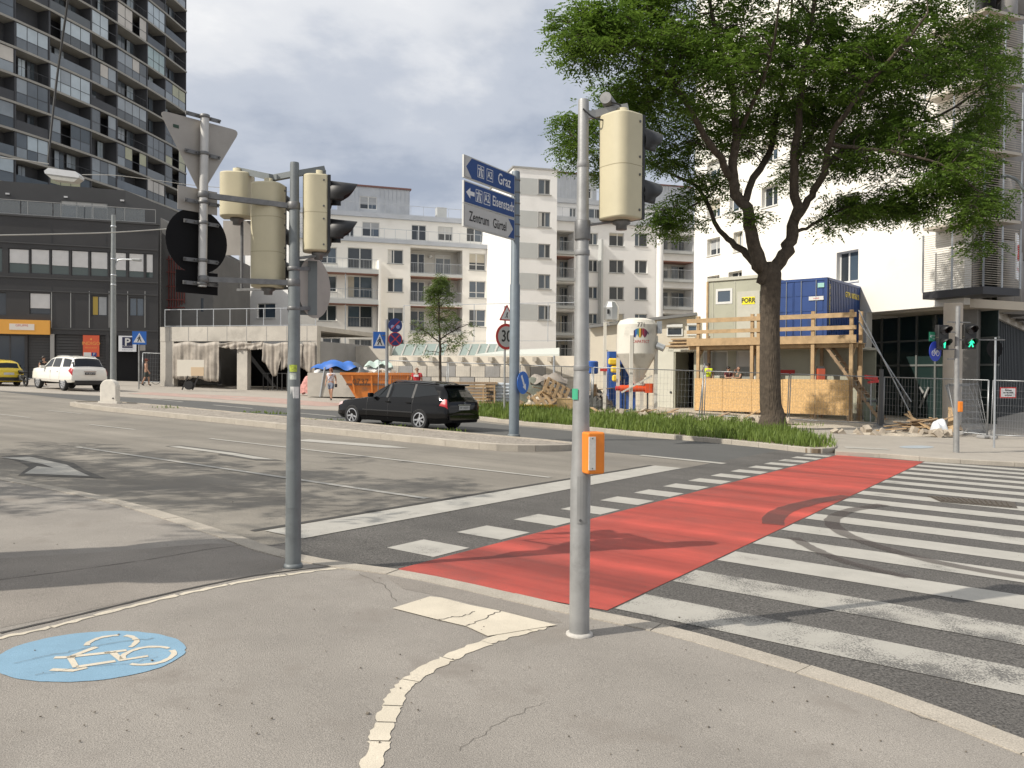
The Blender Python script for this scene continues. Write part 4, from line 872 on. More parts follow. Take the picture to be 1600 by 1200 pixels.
# ---- signal pole on the right (nearest)
bx_, by_ = G(905, 1003); YP = by_; b0 = gp(bx_, by_, .045)
sp = thing('signal_pole', b0, 'grey signal pole with one beige light and an orange push-button box', 'traffic light')
zz = lambda y: zpx(905, y, YP)-b0.z
lathe_pole(sp, b0, [(.062, -.05), (.062, zz(738)), (.057, zz(733)), (.049, zz(600)), (.047, zz(586)), (.0455, zz(584)), (.043, zz(450)), (.0405, zz(446)), (.036, zz(252)), (.0335, zz(248)), (.033, zz(160)), (.031, zz(156)), (.0, zz(155.5))], POLE)
MB().lathe([(.085, -.01), (.082, .012), (.066, .02), (.063, .02)], b0, 28).build('base_grout', mat('grout', (.42, .40, .37), .9, var=.2, vscale=30), sp, True)
for y in (575, 395, 258): MB().lathe([(.0475 if y > 500 else .0445 if y > 300 else .0375, -.016), (.0485 if y > 500 else .0455 if y > 300 else .0385, -.014), (.0485 if y > 500 else .0455 if y > 300 else .0385, .014), (.0475 if y > 500 else .0445 if y > 300 else .0375, .016)], b0+Vector((0, 0, zz(y))), 28).build('pole_band', mat('band_dull', (.25, .25, .25), .6, .3), sp, True)
hd = Vector((.77, .64, 0)); hc = Vector((bx_, by_, zpx(980, 265, YP))); hp = at(982, 266, YP+.06)
signal_head(sp, (hp.x, hp.y, hp.z), hd, 2, w=.235, dp=.2, lh=.32)
tip = at(975, 168, YP+.06); MB().beam(at(911, 182, YP), tip+Vector((.02, 0, 0)), .035, .045).build('arm', POLE, sp); MB().tube([tip, (tip.x, tip.y, hp.z+.33)], .02, 10).build('arm_drop', POLE, sp)
lo = at(975, 344, YP+.06); MB().beam(at(911, 353, YP), lo, .03, .012).build('lower_bracket', CLAMP, sp)
MB().lathe([(.047, -.06), (.049, -.055), (.049, .055), (.047, .06)], (bx_, by_, zpx(905, 360, YP)), 24).build('bracket_clamp', CLAMP, sp, True)
cm = at(951, 157, YP+.03); MB().tube([cm+Vector((-.025, -.05, 0)), cm+Vector((.03, .09, -.01))], [.036, .04], 16).build('detector_camera', CLAMP, sp); MB().tube([cm+Vector((.0, .03, -.02)), cm+Vector((.035, .03, -.06))], .012, 8).build('camera_mount', CLAMP, sp)
cab = [at(911, 170, YP-.04), at(930, 185, YP-.04), at(955, 186, YP), at(970, 166, YP), at(955, 160, YP)]; MB().tube(smooth_path(cab, 4), .005, 6).build('cable', BLACKP, sp)
OB = mat('pushbutton_orange', (.72, .21, .02), .45, var=.06, vscale=8)
bc = at(925.5, 707, YP-.055); rr_ = Vector((.93, .36, 0)).normalized(); ff = Vector((.36, -.93, 0)).normalized()
hw = .058; o = MB().obox(bc, rr_*hw, ff*.055, Vector((0, 0, .126))).build('push_button_box', OB, sp); bv = o.modifiers.new('b', 'BEVEL'); bv.width = .012; bv.segments = 3
pc = bc-rr_*(hw+.004)-Vector((0, 0, .0)); q = MB().obox(bc-rr_*.03+ff*.057, rr_*.022, ff*.004, Vector((0, 0, .1))).build('instruction_plate', mat('plate_white', (.62, .6, .56), .6, var=.1, vscale=60), o)
for dz in (-.09, .09): MB().tube([bc-rr_*.03+ff*.06+Vector((0, 0, dz)), bc-rr_*.03+ff*.064+Vector((0, 0, dz))], .004, 6).build('screw', BOLT, q)
hatch = [(bx_+.0628*math.sin(a), by_-.0628*math.cos(a)) for a in [R_(v) for v in (-22, -8, 8, 22, 36)]]
mb = MB(); z0, z1 = zpx(905, 815, YP), zpx(905, 742, YP); vs = [(x, y, z) for z in (z0, z1) for x, y in hatch]; mb.add(vs, [(i, i+1, i+6, i+5) for i in range(4)]); d_ = mb.build('service_door', mat('service_door_grey', (.27, .27, .265), .5, .35, var=.1, vscale=6), sp); md = d_.modifiers.new('s', 'SOLIDIFY'); md.thickness = .004; md.offset = 1
MB().tube([(bx_-.005, by_-.063, z0+.02), (bx_-.005, by_-.072, z0+.02)], .008, 8).build('door_screw', BOLT, sp)
STK = mat('sticker_green', (.05, .35, .2), .5); st = at(897, 610, YP)
def sticker(parent, b, rad, px0, px1, y0, y1, Y, m, nm='sticker'):
    cxp = at(b[2], (y0+y1)/2, Y).x; a0 = math.asin(max(-.98, min(.98, (at(px0, y0, Y).x-cxp)/rad))); a1 = math.asin(max(-.98, min(.98, (at(px1, y0, Y).x-cxp)/rad)))
    zs = (zpx(px0, y1, Y), zpx(px0, y0, Y)); n = 5; vs = [(cxp+math.sin(a0+(a1-a0)*i/n)*(rad+.0015), b[1]-math.cos(a0+(a1-a0)*i/n)*(rad+.0015), z) for z in zs for i in range(n+1)]
    return MB().add(vs, [(i, i+1, i+n+2, i+n+1) for i in range(n)]).build(nm, m, parent)
sticker(sp, (bx_, by_, 905.5), .0505, 894, 902, 607, 624, YP, STK)
# ---- signal pole on the left with three heads and a hung sign post
bx2, by2 = G(458, 895); Y2 = by2; b2 = gp(bx2, by2, .045)
lp = thing('signal_pole', b2, 'grey signal pole with three beige lights and a post of road signs seen from behind', 'traffic light')
zy = lambda y: zpx(459, y, Y2)-b2.z
lathe_pole(lp, b2, [(.061, -.05), (.061, .01), (.06, zy(760)), (.056, zy(690)), (.049, zy(600)), (.047, zy(450)), (.0425, zy(445)), (.041, zy(320)), (.036, zy(312)), (.035, zy(258)), (.033, zy(254)), (.0, zy(253.5))], POLED)
MB().lathe([(.075, -.01), (.075, .02), (.063, .035), (.061, .035)], b2, 24).build('base_collar', POLED, lp, True)
P2 = lambda x, y, dY=0.: at(x, y, Y2+dY)
# heads
h3 = P2(510, 336, .1); signal_head(lp, h3, (.95, .31), 2, w=.22, dp=.2, lh=.305)
h2 = P2(424, 371, .12); signal_head(lp, h2, (.1, .99), 3, m=BEIGE, w=.245, dp=.2, lh=.276, visor=True)
h1 = P2(373, 309, .42); signal_head(lp, h1, (-.1, .99), 1, m=BEIGE, w=.26, dp=.2, lh=.37, visor=True)
MB().beam(P2(460, 272), P2(507, 264, .1), .04, .045).build('arm', POLED, lp); MB().tube([P2(506, 266, .1), P2(506, 278, .1)], .018, 8).build('arm_drop', POLED, lp)
MB().beam(P2(460, 272), P2(428, 278, .1), .04, .045).build('arm', POLED, lp); MB().beam(P2(428, 278, .1), P2(372, 266, .42), .04, .05).build('arm', POLED, lp)
for x, y0, y1, d in ((427, 280, 292, .12), (375, 268, 276, .42)): MB().tube([P2(x, y0, d), P2(x, y1, d)], .018, 8).build('arm_drop', POLED, lp)
MB().tube([P2(378, 344, .42), P2(378, 454, .42)], .013, 10).build('support_rod', CLAMP, lp)
MB().beam(P2(372, 453, .4), P2(458, 450, .05), .03, .02).build('lower_bracket', CLAMP, lp); MB().beam(P2(460, 404), P2(512, 398, .1), .03, .02).build('lower_bracket', CLAMP, lp)
# rectangular plate behind the small head
mb = MB(); pc = P2(373, 372, .6); mb.obox(pc, (.135, 0, 0), (0, .004, 0), (0, 0, .15)).build('sign_plate', SIGNBK, lp)
# hung sign post
Y3 = Y2-.25
P3 = lambda x, y, d=0.: at(x, y, Y3+d)
MB().tube([P3(320, 180), P3(316, 448)], .032, 20).build('sign_post', mat('post_galvanised_light', (.47, .46, .44), .45, .45, var=.12, vscale=8), lp, 'auto')
for ya, yb in ((304, 322), (436, 442)):
    MB().beam(P3(309, ya), at(455, yb, Y2), .035, .04).build('cross_arm', CLAMP, lp)
    MB().lathe([(.046, -.03), (.05, -.026), (.05, .026), (.046, .03)], at(459, yb, Y2), 20).build('arm_clamp', CLAMP, lp, True); MB().lathe([(.034, -.025), (.039, -.02), (.039, .02), (.034, .025)], P3(318, ya), 20).build('arm_clamp', CLAMP, lp, True)
es = Vector((.64, .77, 0)).normalized(); ns = Vector((.77, -.64, 0)); bh = -ns*.045
def plate(parent, poly, c, e, n, m, name, th=.004, face=None): return MB().prism(poly, Vector(c), e, (0, 0, 1), Vector(n)*th).build(name, m, parent)
def round_tri(s, r=.045, down=True):
    h = s*.866; P_ = [(-s/2, h/3), (s/2, h/3), (0, -2*h/3)]; o_ = []
    for i in range(3):
        p, a, b = Vector(P_[i]), Vector(P_[i-1]), Vector(P_[(i+1) % 3]); u, v = (a-p).normalized()*r*1.4, (b-p).normalized()*r*1.4
        for t in (0, .25, .5, .75, 1): q = p+u*(1-t)**2+v*t*t; o_.append((q.x, q.y))
    return o_ if down else [(x, -y) for x, y in o_]
tc_ = P3(319, 222)+bh; plate(lp, round_tri(.66), tc_+Vector((0, 0, -.02)), es, -ns, SIGNBK, 'yield_sign')
mb = MB(); q = tc_+es*-.2+Vector((0, 0, .08))+ns*.002; mb.obox(q, es*.022, ns*.001, Vector((0, 0, .012))).build('maker_label', mat('label_dark', (.02, .05, .03), .5), lp)
rrp = [(-.16, -.09), (.16, -.09), (.16, .09), (-.16, .09)]; plate(lp, rrp, P3(314, 312)+bh, es, -ns, SIGNBK, 'small_plate')
circ = lambda r, n=36: [(r*math.cos(2*math.pi*k/n), r*math.sin(2*math.pi*k/n)) for k in range(n)]
plate(lp, circ(.25), P3(313, 376)+bh, es, -ns, SIGNBLK, 'round_sign'); plate(lp, [(-.17, -.085), (.17, -.085), (.17, .085), (-.17, .085)], P3(313, 441)+bh, es, -ns, SIGNBLK, 'small_plate')
for y in (182, 240, 316, 348, 407, 443):
    p = P3(320-(y-180)*.015, y)
    MB().beam(p-es*.14+bh*.55, p+es*.14+bh*.55, .012, .028).build('sign_clamp', CLAMP, lp)
    MB().lathe([(.033, -.014), (.037, -.012), (.037, .012), (.033, .014)], p, 16).build('clamp_ring', CLAMP, lp, True)
    for s_ in (-.13, -.055, .055, .13): q = p+es*s_+bh*.3; MB().tube([q, q+ns*.012], .008, 6).build('bolt', BOLT, lp)
# round sign behind the pole, seen from behind, plus its curved clamp plate
er = Vector((.30, .954, 0)); nr = Vector((.954, -.30, 0)); rc_ = P2(491, 450, .25); plate(lp, circ(.25), rc_, er, nr, SIGNBK, 'round_sign', .005)
mb = MB(); mb.obox(P2(480, 450, .16), (.075, .02, 0), (-.004, .012, 0), (0, 0, .22)).build('mount_channel', POLED, lp)
for y in (420, 482): MB().beam(P2(462, y), P2(492, y, .22), .02, .03).build('sign_bracket', CLAMP, lp); MB().lathe([(.047, -.016), (.051, -.012), (.051, .012), (.047, .016)], at(459, y, Y2), 18).build('arm_clamp', CLAMP, lp, True)
# stickers on the left pole
sticker(lp, (bx2, by2, 459.5), .0482, 453, 466, 570, 581, Y2, mat('sticker_lime', (.35, .42, .05), .5, var=.5, vscale=60)); sticker(lp, (bx2, by2, 459.5), .0484, 452, 465, 583, 593, Y2, mat('sticker_pale', (.45, .48, .43), .5, var=.3, vscale=40)); sticker(lp, (bx2, by2, 459.5), .0492, 450.8, 468, 604, 622, Y2, mat('sticker_white', (.62, .61, .59), .5, var=.15, vscale=40))
sticker(lp, (bx2, by2, 459), .0605, 452, 464, 735, 792, Y2, mat('service_door_dark', (.135, .15, .155), .5), 'service_door')
# ---- direction sign post on the island
bx3, by3 = G(803, 688); Y4 = by3; b3 = gp(bx3, by3, .12)
ds = thing('direction_sign_post', b3, 'grey post on the traffic island with three direction blades and a keep-right disc', 'sign post')
zv = lambda y: zpx(804, y, Y4)-b3.z
lathe_pole(ds, b3, [(.135, -.05), (.135, zv(446)), (.115, zv(443)), (.11, zv(270)), (.1, zv(268)), (0, zv(267.8))], mat('post_blue_grey', (.155, .185, .21), .5, .1, var=.1, vscale=4))
MB().lathe([(.17, -.02), (.17, .03), (.14, .05)], b3, 20).build('base_collar', POLED, ds, True)
eb = Vector((.53, .85, 0)).normalized(); nb_ = Vector((.85, -.53, 0)).normalized(); LB = 2.3
def blade(yc, kind, parent, L=LB, hh=.54):
    pR = at(801, yc, Y4); pR = Vector((bx3, by3, pR.z))-eb*.12+nb_*.05; c = pR-eb*L/2
    box_ = [(-L/2, -hh/2), (L/2, -hh/2), (L/2, hh/2), (-L/2, hh/2)]
    rim = plate(parent, box_, c-nb_*.05, eb, nb_, mat('blade_rim', (.50, .50, .48), .5, .2), 'direction_blade', .05)
    F_ = c+nb_*.003
    def face(poly, m, k=1, nm='blade_face'): return plate(rim, poly, F_+nb_*.003*k, eb, nb_, m, nm, .0015)
    i = .03
    face([(-L/2+i, -hh/2+i), (L/2-i, -hh/2+i), (L/2-i, hh/2-i), (-L/2+i, hh/2-i)], SGREY if kind == 0 else SBLUE)
    def icon(x, w_=.28):
        hh_ = .30
        for x0, x1, y0, y1 in ((-w_/2, -w_/2+.015, -hh_/2, hh_/2), (w_/2-.015, w_/2, -hh_/2, hh_/2), (-w_/2+.015, w_/2-.015, -hh_/2, -hh_/2+.015), (-w_/2+.015, w_/2-.015, hh_/2-.015, hh_/2)): face([(x+x0, y0), (x+x1, y0), (x+x1, y1), (x+x0, y1)], SWHITE, 2, 'icon_border')
    def mway(x):
        for q in ([(-.09, -.12), (-.03, -.12), (-.012, .12), (-.03, .12)], [(.03, -.12), (.09, -.12), (.03, .12), (.012, .12)], [(-.11, .045), (.11, .045), (.11, .075), (-.11, .075)]): face([(x+a, b) for a, b in q], SWHITE, 2, 'motorway_icon')
    def word(s, x, h, m=SWHITE, sx__=.78, nm='lettering'): mb = MB(); put_text(mb, s, h, F_+eb*x+nb_*.0085, eb, (0, 0, 1), sx_=sx__, bold=.004); mb.build(nm, m, rim)
    if kind == 2:   # pointed left end, Graz
        face([(-L/2+i, -hh/2+i), (-L/2+i+.28, -hh/2+i), (-L/2+i+.05, 0), (-L/2+i+.28, hh/2-i), (-L/2+i, hh/2-i)], SGREY, 2, 'point_field'); icon(-.45); mway(-.45); icon(-.05); word('A2', -.05, .17, sx__=.7); word('Graz', .62, .27)
    elif kind == 1:
        face([(-L/2+.08, 0), (-L/2+.26, .13), (-L/2+.26, .05), (-L/2+.44, .05), (-L/2+.44, -.05), (-L/2+.26, -.05), (-L/2+.26, -.13)], SWHITE, 2, 'arrow'); icon(-.52); mway(-.52); icon(-.17); word('A2', -.17, .19, sx__=.7); word('Eisenstadt', .58, .24, sx__=.72)
    else:
        face([(L/2-i, -hh/2+i), (L/2-i-.3, -hh/2+i), (L/2-i-.06, 0), (L/2-i-.3, hh/2-i), (L/2-i, hh/2-i)], SBLUE, 2, 'point_field'); word('Zentrum', -.5, .23, mat('letter_black', (.02, .02, .02), .6), .72); word('Gürtel', .42, .23, MATS['letter_black'], .72)
    for dy in (-.16, .16):
        MB().beam(pR+eb*.0+Vector((0, 0, dy))-nb_*.06, pR+eb*.24+Vector((0, 0, dy))-nb_*.06, .02, .03).build('blade_bracket', CLAMP, ds); MB().lathe([(.113, -.02), (.122, -.015), (.122, .015), (.113, .02)], (bx3, by3, pR.z+dy), 20).build('clamp_ring', CLAMP, ds, True)
blade(291.5, 2, ds); blade(327.5, 1, ds); blade(360.5, 0, ds)
ek = Vector((.52, .85, 0)).normalized(); nk = Vector((.85, -.52, 0)).normalized(); kc = at(817, 598, Y4-.05)
kd = plate(ds, circ(.30), kc, ek, nk, SBLUEB, 'keep_right_disc', .01); plate(kd, [(-.13, .17), (-.06, .21), (.08, -.05), (.13, -.02), (.14, -.2), (-.03, -.11), (.02, -.085)], kc+nk*.012, ek, nk, SWHITE, 'arrow', .002)
MB().beam(at(806, 588, Y4), kc-nk*.01+Vector((0, 0, .15)), .03, .03).build('disc_bracket', CLAMP, ds); MB().beam(at(806, 606, Y4), kc-nk*.01-Vector((0, 0, .15)), .03, .03).build('disc_bracket', CLAMP, ds)
sticker(ds, (bx3, by3, 804), .136, 796, 802, 590, 612, Y4, SGREY) if False else None
# ---- small road signs
cam_e = Vector((1, 0, 0))
def sign_post(name, px, ybase, ytop, label, r=.035, m=POLE, Y=None, cat='road sign'):
    x, y = G(px, ybase) if Y is None else at(px, ybase, Y).xy; b = gp(x, y, .02); t = thing(name, b, label, cat); MB().tube([b-Vector((0, 0, .1)), (x, y, zpx(px, ytop, y))], r, 12).build('post', m, t, 'auto'); return t, y
def tri_sign(t, c, s, e, n, icon=True):
    a = plate(t, round_tri(s, .05, False), c, e, n, SRED, 'warning_triangle', .008); plate(a, round_tri(s*.76, .03, False), c+n*.009+Vector((0, 0, 0)), e, n, SWHITE, 'sign_field', .002)
    if icon:
        for q in ([(-.03, -.1), (.05, -.14), (.02, .0), (.06, .12), (.0, .15), (-.05, .02)], [(-.14, -.12), (-.06, -.1), (-.05, -.05)]): plate(a, [(x*s/.9, y*s/.9) for x, y in q], c+n*.012, e, n, MATS['letter_black'], 'pictogram', .002)
e0_, n0_ = Vector((.80, .60, 0)), Vector((.60, -.80, 0))
t, Y = sign_post('speed_limit_sign', 788, 650, 478, 'red-rimmed thirty sign with warning triangle above, standing in the grass', .045)
c = at(791, 526, Y-.06); rim = plate(t, circ(.54), c, e0_, n0_, SRED, 'speed_disc', .01); plate(rim, circ(.43), c+n0_*.012, e0_, n0_, SGREY, 'sign_field', .002); mb = MB(); put_text(mb, '30', .46, c+n0_*.017, e0_, (0, 0, 1), sx_=.8, bold=.012); mb.build('number', MATS['letter_black'], rim)
tri_sign(t, at(792, 492.5, Y-.06), .80, e0_, n0_)
def ped_sign(t, c, w_, h_, e, n):
    a = plate(t, [(-w_/2, -h_/2), (w_/2, -h_/2), (w_/2, h_/2), (-w_/2, h_/2)], c, e, n, SBLUEB, 'crossing_sign', .012); tw, th_ = w_*.84, h_*.78
    plate(a, [(-tw/2, -th_*.45), (tw/2, -th_*.45), (0, th_*.5)], c+n*.013, e, n, SWHITE, 'sign_field', .002)
    for q in ([(-.02, .16), (.03, .16), (.03, .10), (-.02, .10)], [(-.05, .09), (.05, .09), (.06, -.04), (.0, -.02)], [(.0, -.02), (.06, -.04), (.12, -.2), (.07, -.2)], [(-.03, .0), (.02, -.02), (-.06, -.2), (-.11, -.2)], [(-.05, .07), (-.03, .0), (-.1, -.05), (-.12, -.03)]): plate(a, [(x*h_/.75, y*h_/.75-.02) for x, y in q], c+n*.016, e, n, MATS['letter_black'], 'pictogram', .002)
t, Y = sign_post('crossing_sign_post', 604, 655, 499, 'grey post behind the black car with blue crossing sign and two round bans', .06, Y=28.6)
e1_, n1_ = Vector((.93, .37, 0)), Vector((.37, -.93, 0)); ped_sign(t, at(593, 531.5, Y-.1), .46, .60, e1_, n1_)
for yy, inner in ((508.5, 'bike'), (530, 'stop')):
    c = at(617.5, yy, Y-.1); rim = plate(t, circ(.255, 28), c, e1_, n1_, SRED if inner == 'stop' else SBLUE, 'round_ban', .01); fl = plate(rim, circ(.225, 28), c+n1_*.011, e1_, n1_, mat('ban_navy', (.02, .03, .14), .5), 'sign_field', .002)
    def bar(ang, m=SRED): d = Vector((math.cos(ang), math.sin(ang))); k = Vector((-d.y, d.x))*.018; plate(fl, [tuple(d*.22+k), tuple(-d*.22+k), tuple(-d*.22-k), tuple(d*.22-k)], c+n1_*(.014 if ang > 0 else .0165), e1_, n1_, m, 'ban_bar', .002)
    bar(R_(45))
    if inner == 'stop': bar(R_(-45))
    else:
        for dx in (-.1, .1): plate(fl, circ(.07, 16)+[], c+n1_*.0135+e1_*dx-Vector((0, 0, .05)), e1_, n1_, mat('pict_blue', (.25, .32, .55), .5), 'bicycle_wheel', .001)
MB().beam(at(597, 524, Y-.09), at(604, 524, Y), .03, .03).build('bracket', CLAMP, t)
t, Y = sign_post('crossing_sign_post', 217, 609, 536, 'thin post with blue crossing sign in front of the parking garage mouth', .04)
c = at(217.7, 528, Y-.07); ped_sign(t, c, .74, .76, e1_, n1_); plate(t, [(-.14, -.16), (.14, -.16), (.14, .16), (-.14, .16)], at(223, 543.5, Y+.02), e1_, n1_, SIGNBK, 'small_plate')
t, Y = sign_post('no_stopping_sign', 261, 601, 556, 'round blue and red no-stopping sign in front of the garage fence', .035)
c = at(261, 565.5, Y-.07); rim = plate(t, circ(.36, 28), c, e1_, n1_, SRED, 'round_ban', .01); fl = plate(rim, circ(.31, 28), c+n1_*.011, e1_, n1_, MATS['ban_navy'], 'sign_field', .002)
for ang in (R_(45), R_(-45)): d = Vector((math.cos(ang), math.sin(ang))); k = Vector((-d.y, d.x))*.03; plate(fl, [tuple(d*.31+k), tuple(-d*.31+k), tuple(-d*.31-k), tuple(d*.31-k)], c+n1_*(.014 if ang > 0 else .0165), e1_, n1_, SRED, 'ban_bar', .002)
# ---- lamp post, hanging lamp and span wires
x, y = G(177, 603); b = gp(x, y, .02); YL = y
lm = thing('lamp_post', b, 'tall grey mast with a small arm lamp beside the white car', 'lamp post')
MB().tube([b-Vector((0, 0, .1)), (x, y, zpx(177, 430, y)), (x, y, zpx(177, 336, y))], [.19, .15, .12], 20).build('mast', mat('mast_grey_green', (.22, .235, .235), .5, .2, var=.1, vscale=3), lm, 'auto')
arm = smooth_path([at(180, 418, y), at(182.5, 409, y), at(188, 405.5, y), at(206, 405.5, y)], 4); MB().tube(arm, .05, 8).build('arm', METAL, lm, 'auto')
o = MB().obox(at(214, 406, y), (.28, 0, -.02), (0, .13, 0), (0, 0, .09)).build('lamp_head', mat('lamp_head_grey', (.28, .29, .29), .5), lm); bv = o.modifiers.new('b', 'BEVEL'); bv.width = .06; bv.segments = 2
for yy in (354, 405, 430, 445): MB().lathe([(.15, -.05), (.165, -.04), (.165, .04), (.15, .05)], (x, y, zpx(177, yy, y)), 16).build('mast_band', METAL, lm, True)
YH = 25.; hc = at(102, 277, YH)
hl = thing('hanging_lamp', hc-Vector((0, 0, .3)), 'white box-shaped street lamp hanging from span wires across the road', 'street lamp')
prof = [(-.52, .02), (-.40, .13), (.40, .13), (.52, .02), (.5, -.06), (-.5, -.06)]
MB().prism(prof, hc+Vector((0, -.2, .06)), Vector((.985, .12, -.10)), (0, 0, 1), Vector((-.05, .4, 0))).build('housing', mat('lamp_white', (.55, .56, .57), .5, var=.05, vscale=5), hl)
MB().prism([(-.5, -.06), (.5, -.06), (.34, -.2), (-.3, -.2)], hc+Vector((0, -.18, .058)), Vector((.985, .12, -.10)), (0, 0, 1), Vector((-.045, .36, 0))).build('diffuser', mat('lamp_diffuser', (.42, .41, .37), .35, var=.1, vscale=8), hl)
def wire(name, pts, r, label, m): p = [Vector(q) for q in pts]; o_ = p[0].copy(); mb = MB().tube(smooth_path(p, 6), r, 6); mb.v = [(a-o_.x, b_-o_.y, c_-o_.z) for a, b_, c_ in mb.v]; o = mb.build(name, m); o.location = o_; return tag(o, label, 'cable')
WIRE = mat('wire_pale', (.40, .39, .36), .6); WIRED = mat('wire_dark', (.03, .03, .03), .6)
wire('span_wire', [at(-120, 235, YH-2), at(0, 246, YH-1), at(76, 256, YH)], .018, 'pale span wire running from the hanging lamp over the tower', WIRE)
wire('span_wire', [at(128, 273, YH), at(180, 274, YH+4), at(240, 281, YH+9), at(330, 292, YH+16), at(460, 300, 58)], .014, 'thin span wire from the hanging lamp towards the white apartments', WIRE)
wire('span_wire', [at(-120, 370, 26), at(0, 367.5, 27), at(100, 365.5, 29), at(180, 363, 31), at(268, 357, 33), at(330, 350, 34)], .022, 'thick pale span wire crossing in front of the black building', WIRE)
wire('feed_cable', [at(112, -60, YH-1), at(106, 0, YH-.5), at(88, 130, YH), at(75, 252, YH)], .035, 'dark feeder cable coming down to the hanging lamp', WIRED)
wire('roof_cable', [at(252, 357, 60), at(251, 440, 60), at(251, 520, 60)], .06, 'black cable running down the edge of the black building', WIRED)
# ---- white bollard
bx4, by4 = G(172, 635); b = gp(bx4, by4, .12)
bo = thing('bollard', b, 'white round-topped bollard on the tip of the traffic island', 'bollard')
BOW = mat('bollard_white', (.66, .62, .55), .7, var=.08, vscale=6); wv = .31
arch = [(-wv, .08), (wv, .08), (wv, .62)] + [(wv*math.cos(R_(a)), .62+.30*math.sin(R_(a))) for a in range(15, 180, 15)] + [(-wv, .62)]
o = MB().prism(arch, b+Vector((0, -.17, 0)), (1, 0, 0), (0, 0, 1), (0, .34, 0)).build('bollard_body', BOW, bo); bv = o.modifiers.new('b', 'BEVEL'); bv.width = .03; bv.segments = 2
MB().box(b+Vector((0, 0, .04)), (.72, .42, .1)).build('foot', BOW, bo); MB().tube([b+Vector((.2, -.17, .2)), b+Vector((.2, -.185, .2))], .03, 8).build('fixing_hole', BLACKP, bo)
# ---- far right signal pole with green lights
bx5, by5 = G(1494, 713); Y5 = by5; b5 = gp(bx5, by5, .1)
rp = thing('signal_pole', b5, 'slim grey signal pole showing green walking man and green bicycle lights', 'traffic light')
MB().tube([b5-Vector((0, 0, .1)), at(1495, 560, Y5), at(1497, 478, Y5)], [.075, .06, .055], 16).build('pole', POLE, rp, 'auto')
PG = mat('signal_green_lit', (.02, .5, .25), .4, emit=(.03, .95, .45, 1.6))
for (px, py, kind) in ((1474, 527, 'bike'), (1516, 526, 'man')):
    c = at(px, py, Y5-.05); f = Vector((.0, -1, 0)) if kind == 'man' else Vector((.25, -.97, 0)); signal_head(rp, c, f, 2, m=BLACKP, w=.30, dp=.2, lh=.32, cap=False)
    q = c+f*.045-Vector((0, 0, .16)); r = Vector((-f.y, f.x, 0))
    if kind == 'man':
        polys = [[(-.02, .075), (.02, .075), (.02, .045), (-.02, .045)], [(-.03, .04), (.04, .04), (.03, -.02), (-.02, -.02)], [(-.02, -.02), (.01, -.02), (-.03, -.09), (-.055, -.085)], [(.0, -.02), (.03, -.02), (.055, -.085), (.03, -.09)], [(.04, .04), (.07, -.005), (.055, -.015), (.03, .02)], [(-.03, .04), (-.065, -.005), (-.05, -.015), (-.02, .02)]]
    else: polys = [[(-.02, .08), (.02, .08), (.02, .05), (-.02, .05)], [(-.03, .045), (.03, .045), (.025, -.03), (-.025, -.03)], [(-.018, -.03), (.018, -.03), (.015, -.095), (-.015, -.095)]]
    for pg in polys: plate(rp, [(x*1.25, y*1.25) for x, y in pg], q, r, f, PG, 'green_figure', .002)
for (x0, y0, x1, y1) in ((1480, 503, 1516, 504), (1480, 519, 1497, 519), (1475, 546, 1497, 546), (1497, 531, 1570, 531), (1480, 561, 1497, 561)): MB().beam(at(x0, y0, Y5), at(x1, y1, Y5), .03, .03).build('arm', CLAMP, rp)
o = MB().obox(at(1500, 635.5, Y5-.07), (.055, 0, 0), (0, .05, 0), (0, 0, .135)).build('push_button_box', OB, rp); bv = o.modifiers.new('b', 'BEVEL'); bv.width = .015; bv.segments = 2
c = at(1461, 549, Y5-.02); e = Vector((.86, .5, 0)).normalized(); n = Vector((.5, -.86, 0)).normalized(); a = plate(rp, circ(.26, 28), c, e, n, mat('sign_cycle_blue', (.02, .05, .42), .5), 'cycle_disc', .01)
mb = MB()
for dx in (-.09, .09): mb.tube([c+n*.014+e*(dx+.065*math.cos(R_(k)))+Vector((0, 0, -.05+.065*math.sin(R_(k)))) for k in range(0, 361, 30)], .009, 5, cap=False)
wl = mb
for p_, q_ in (((-.09, -.05), (-.04, .06)), ((-.04, .06), (.07, .06)), ((.07, .06), (.09, -.05)), ((-.09, -.05), (.0, -.05)), ((.0, -.05), (.07, .06)), ((.07, .06), (.06, .1)), ((-.04, .06), (.0, -.05))): mb.beam(c+n*.014+e*p_[0]+Vector((0, 0, p_[1])), c+n*.014+e*q_[0]+Vector((0, 0, q_[1])), .012, .012)
o = mb.build('bicycle_symbol', SWHITE, a); o['kind'] = 'stuff'
c = at(1457, 526, Y5-.02); a = plate(rp, [(-.15, -.12), (.15, -.12), (.15, .12), (-.15, .12)], c, e, n, mat('sign_green', (.02, .22, .12), .5), 'route_plate', .008); plate(a, [(-.12, 0), (-.07, .04), (-.07, -.04)], c+n*.01, e, n, SWHITE, 'arrow', .002)
mb = MB(); put_text(mb, 'Innenstadt', .045, c+e*.03+n*.011+Vector((0, 0, .03)), e, (0, 0, 1)); mb.build('lettering', SWHITE, a); mb = MB(); put_text(mb, 'links', .045, c+e*.05+n*.011-Vector((0, 0, .05)), e, (0, 0, 1)); mb.build('lettering', SWHITE, a)
x, y = G(1553, 705); b = gp(x, y, .1); cs = at(1556, 545, y)
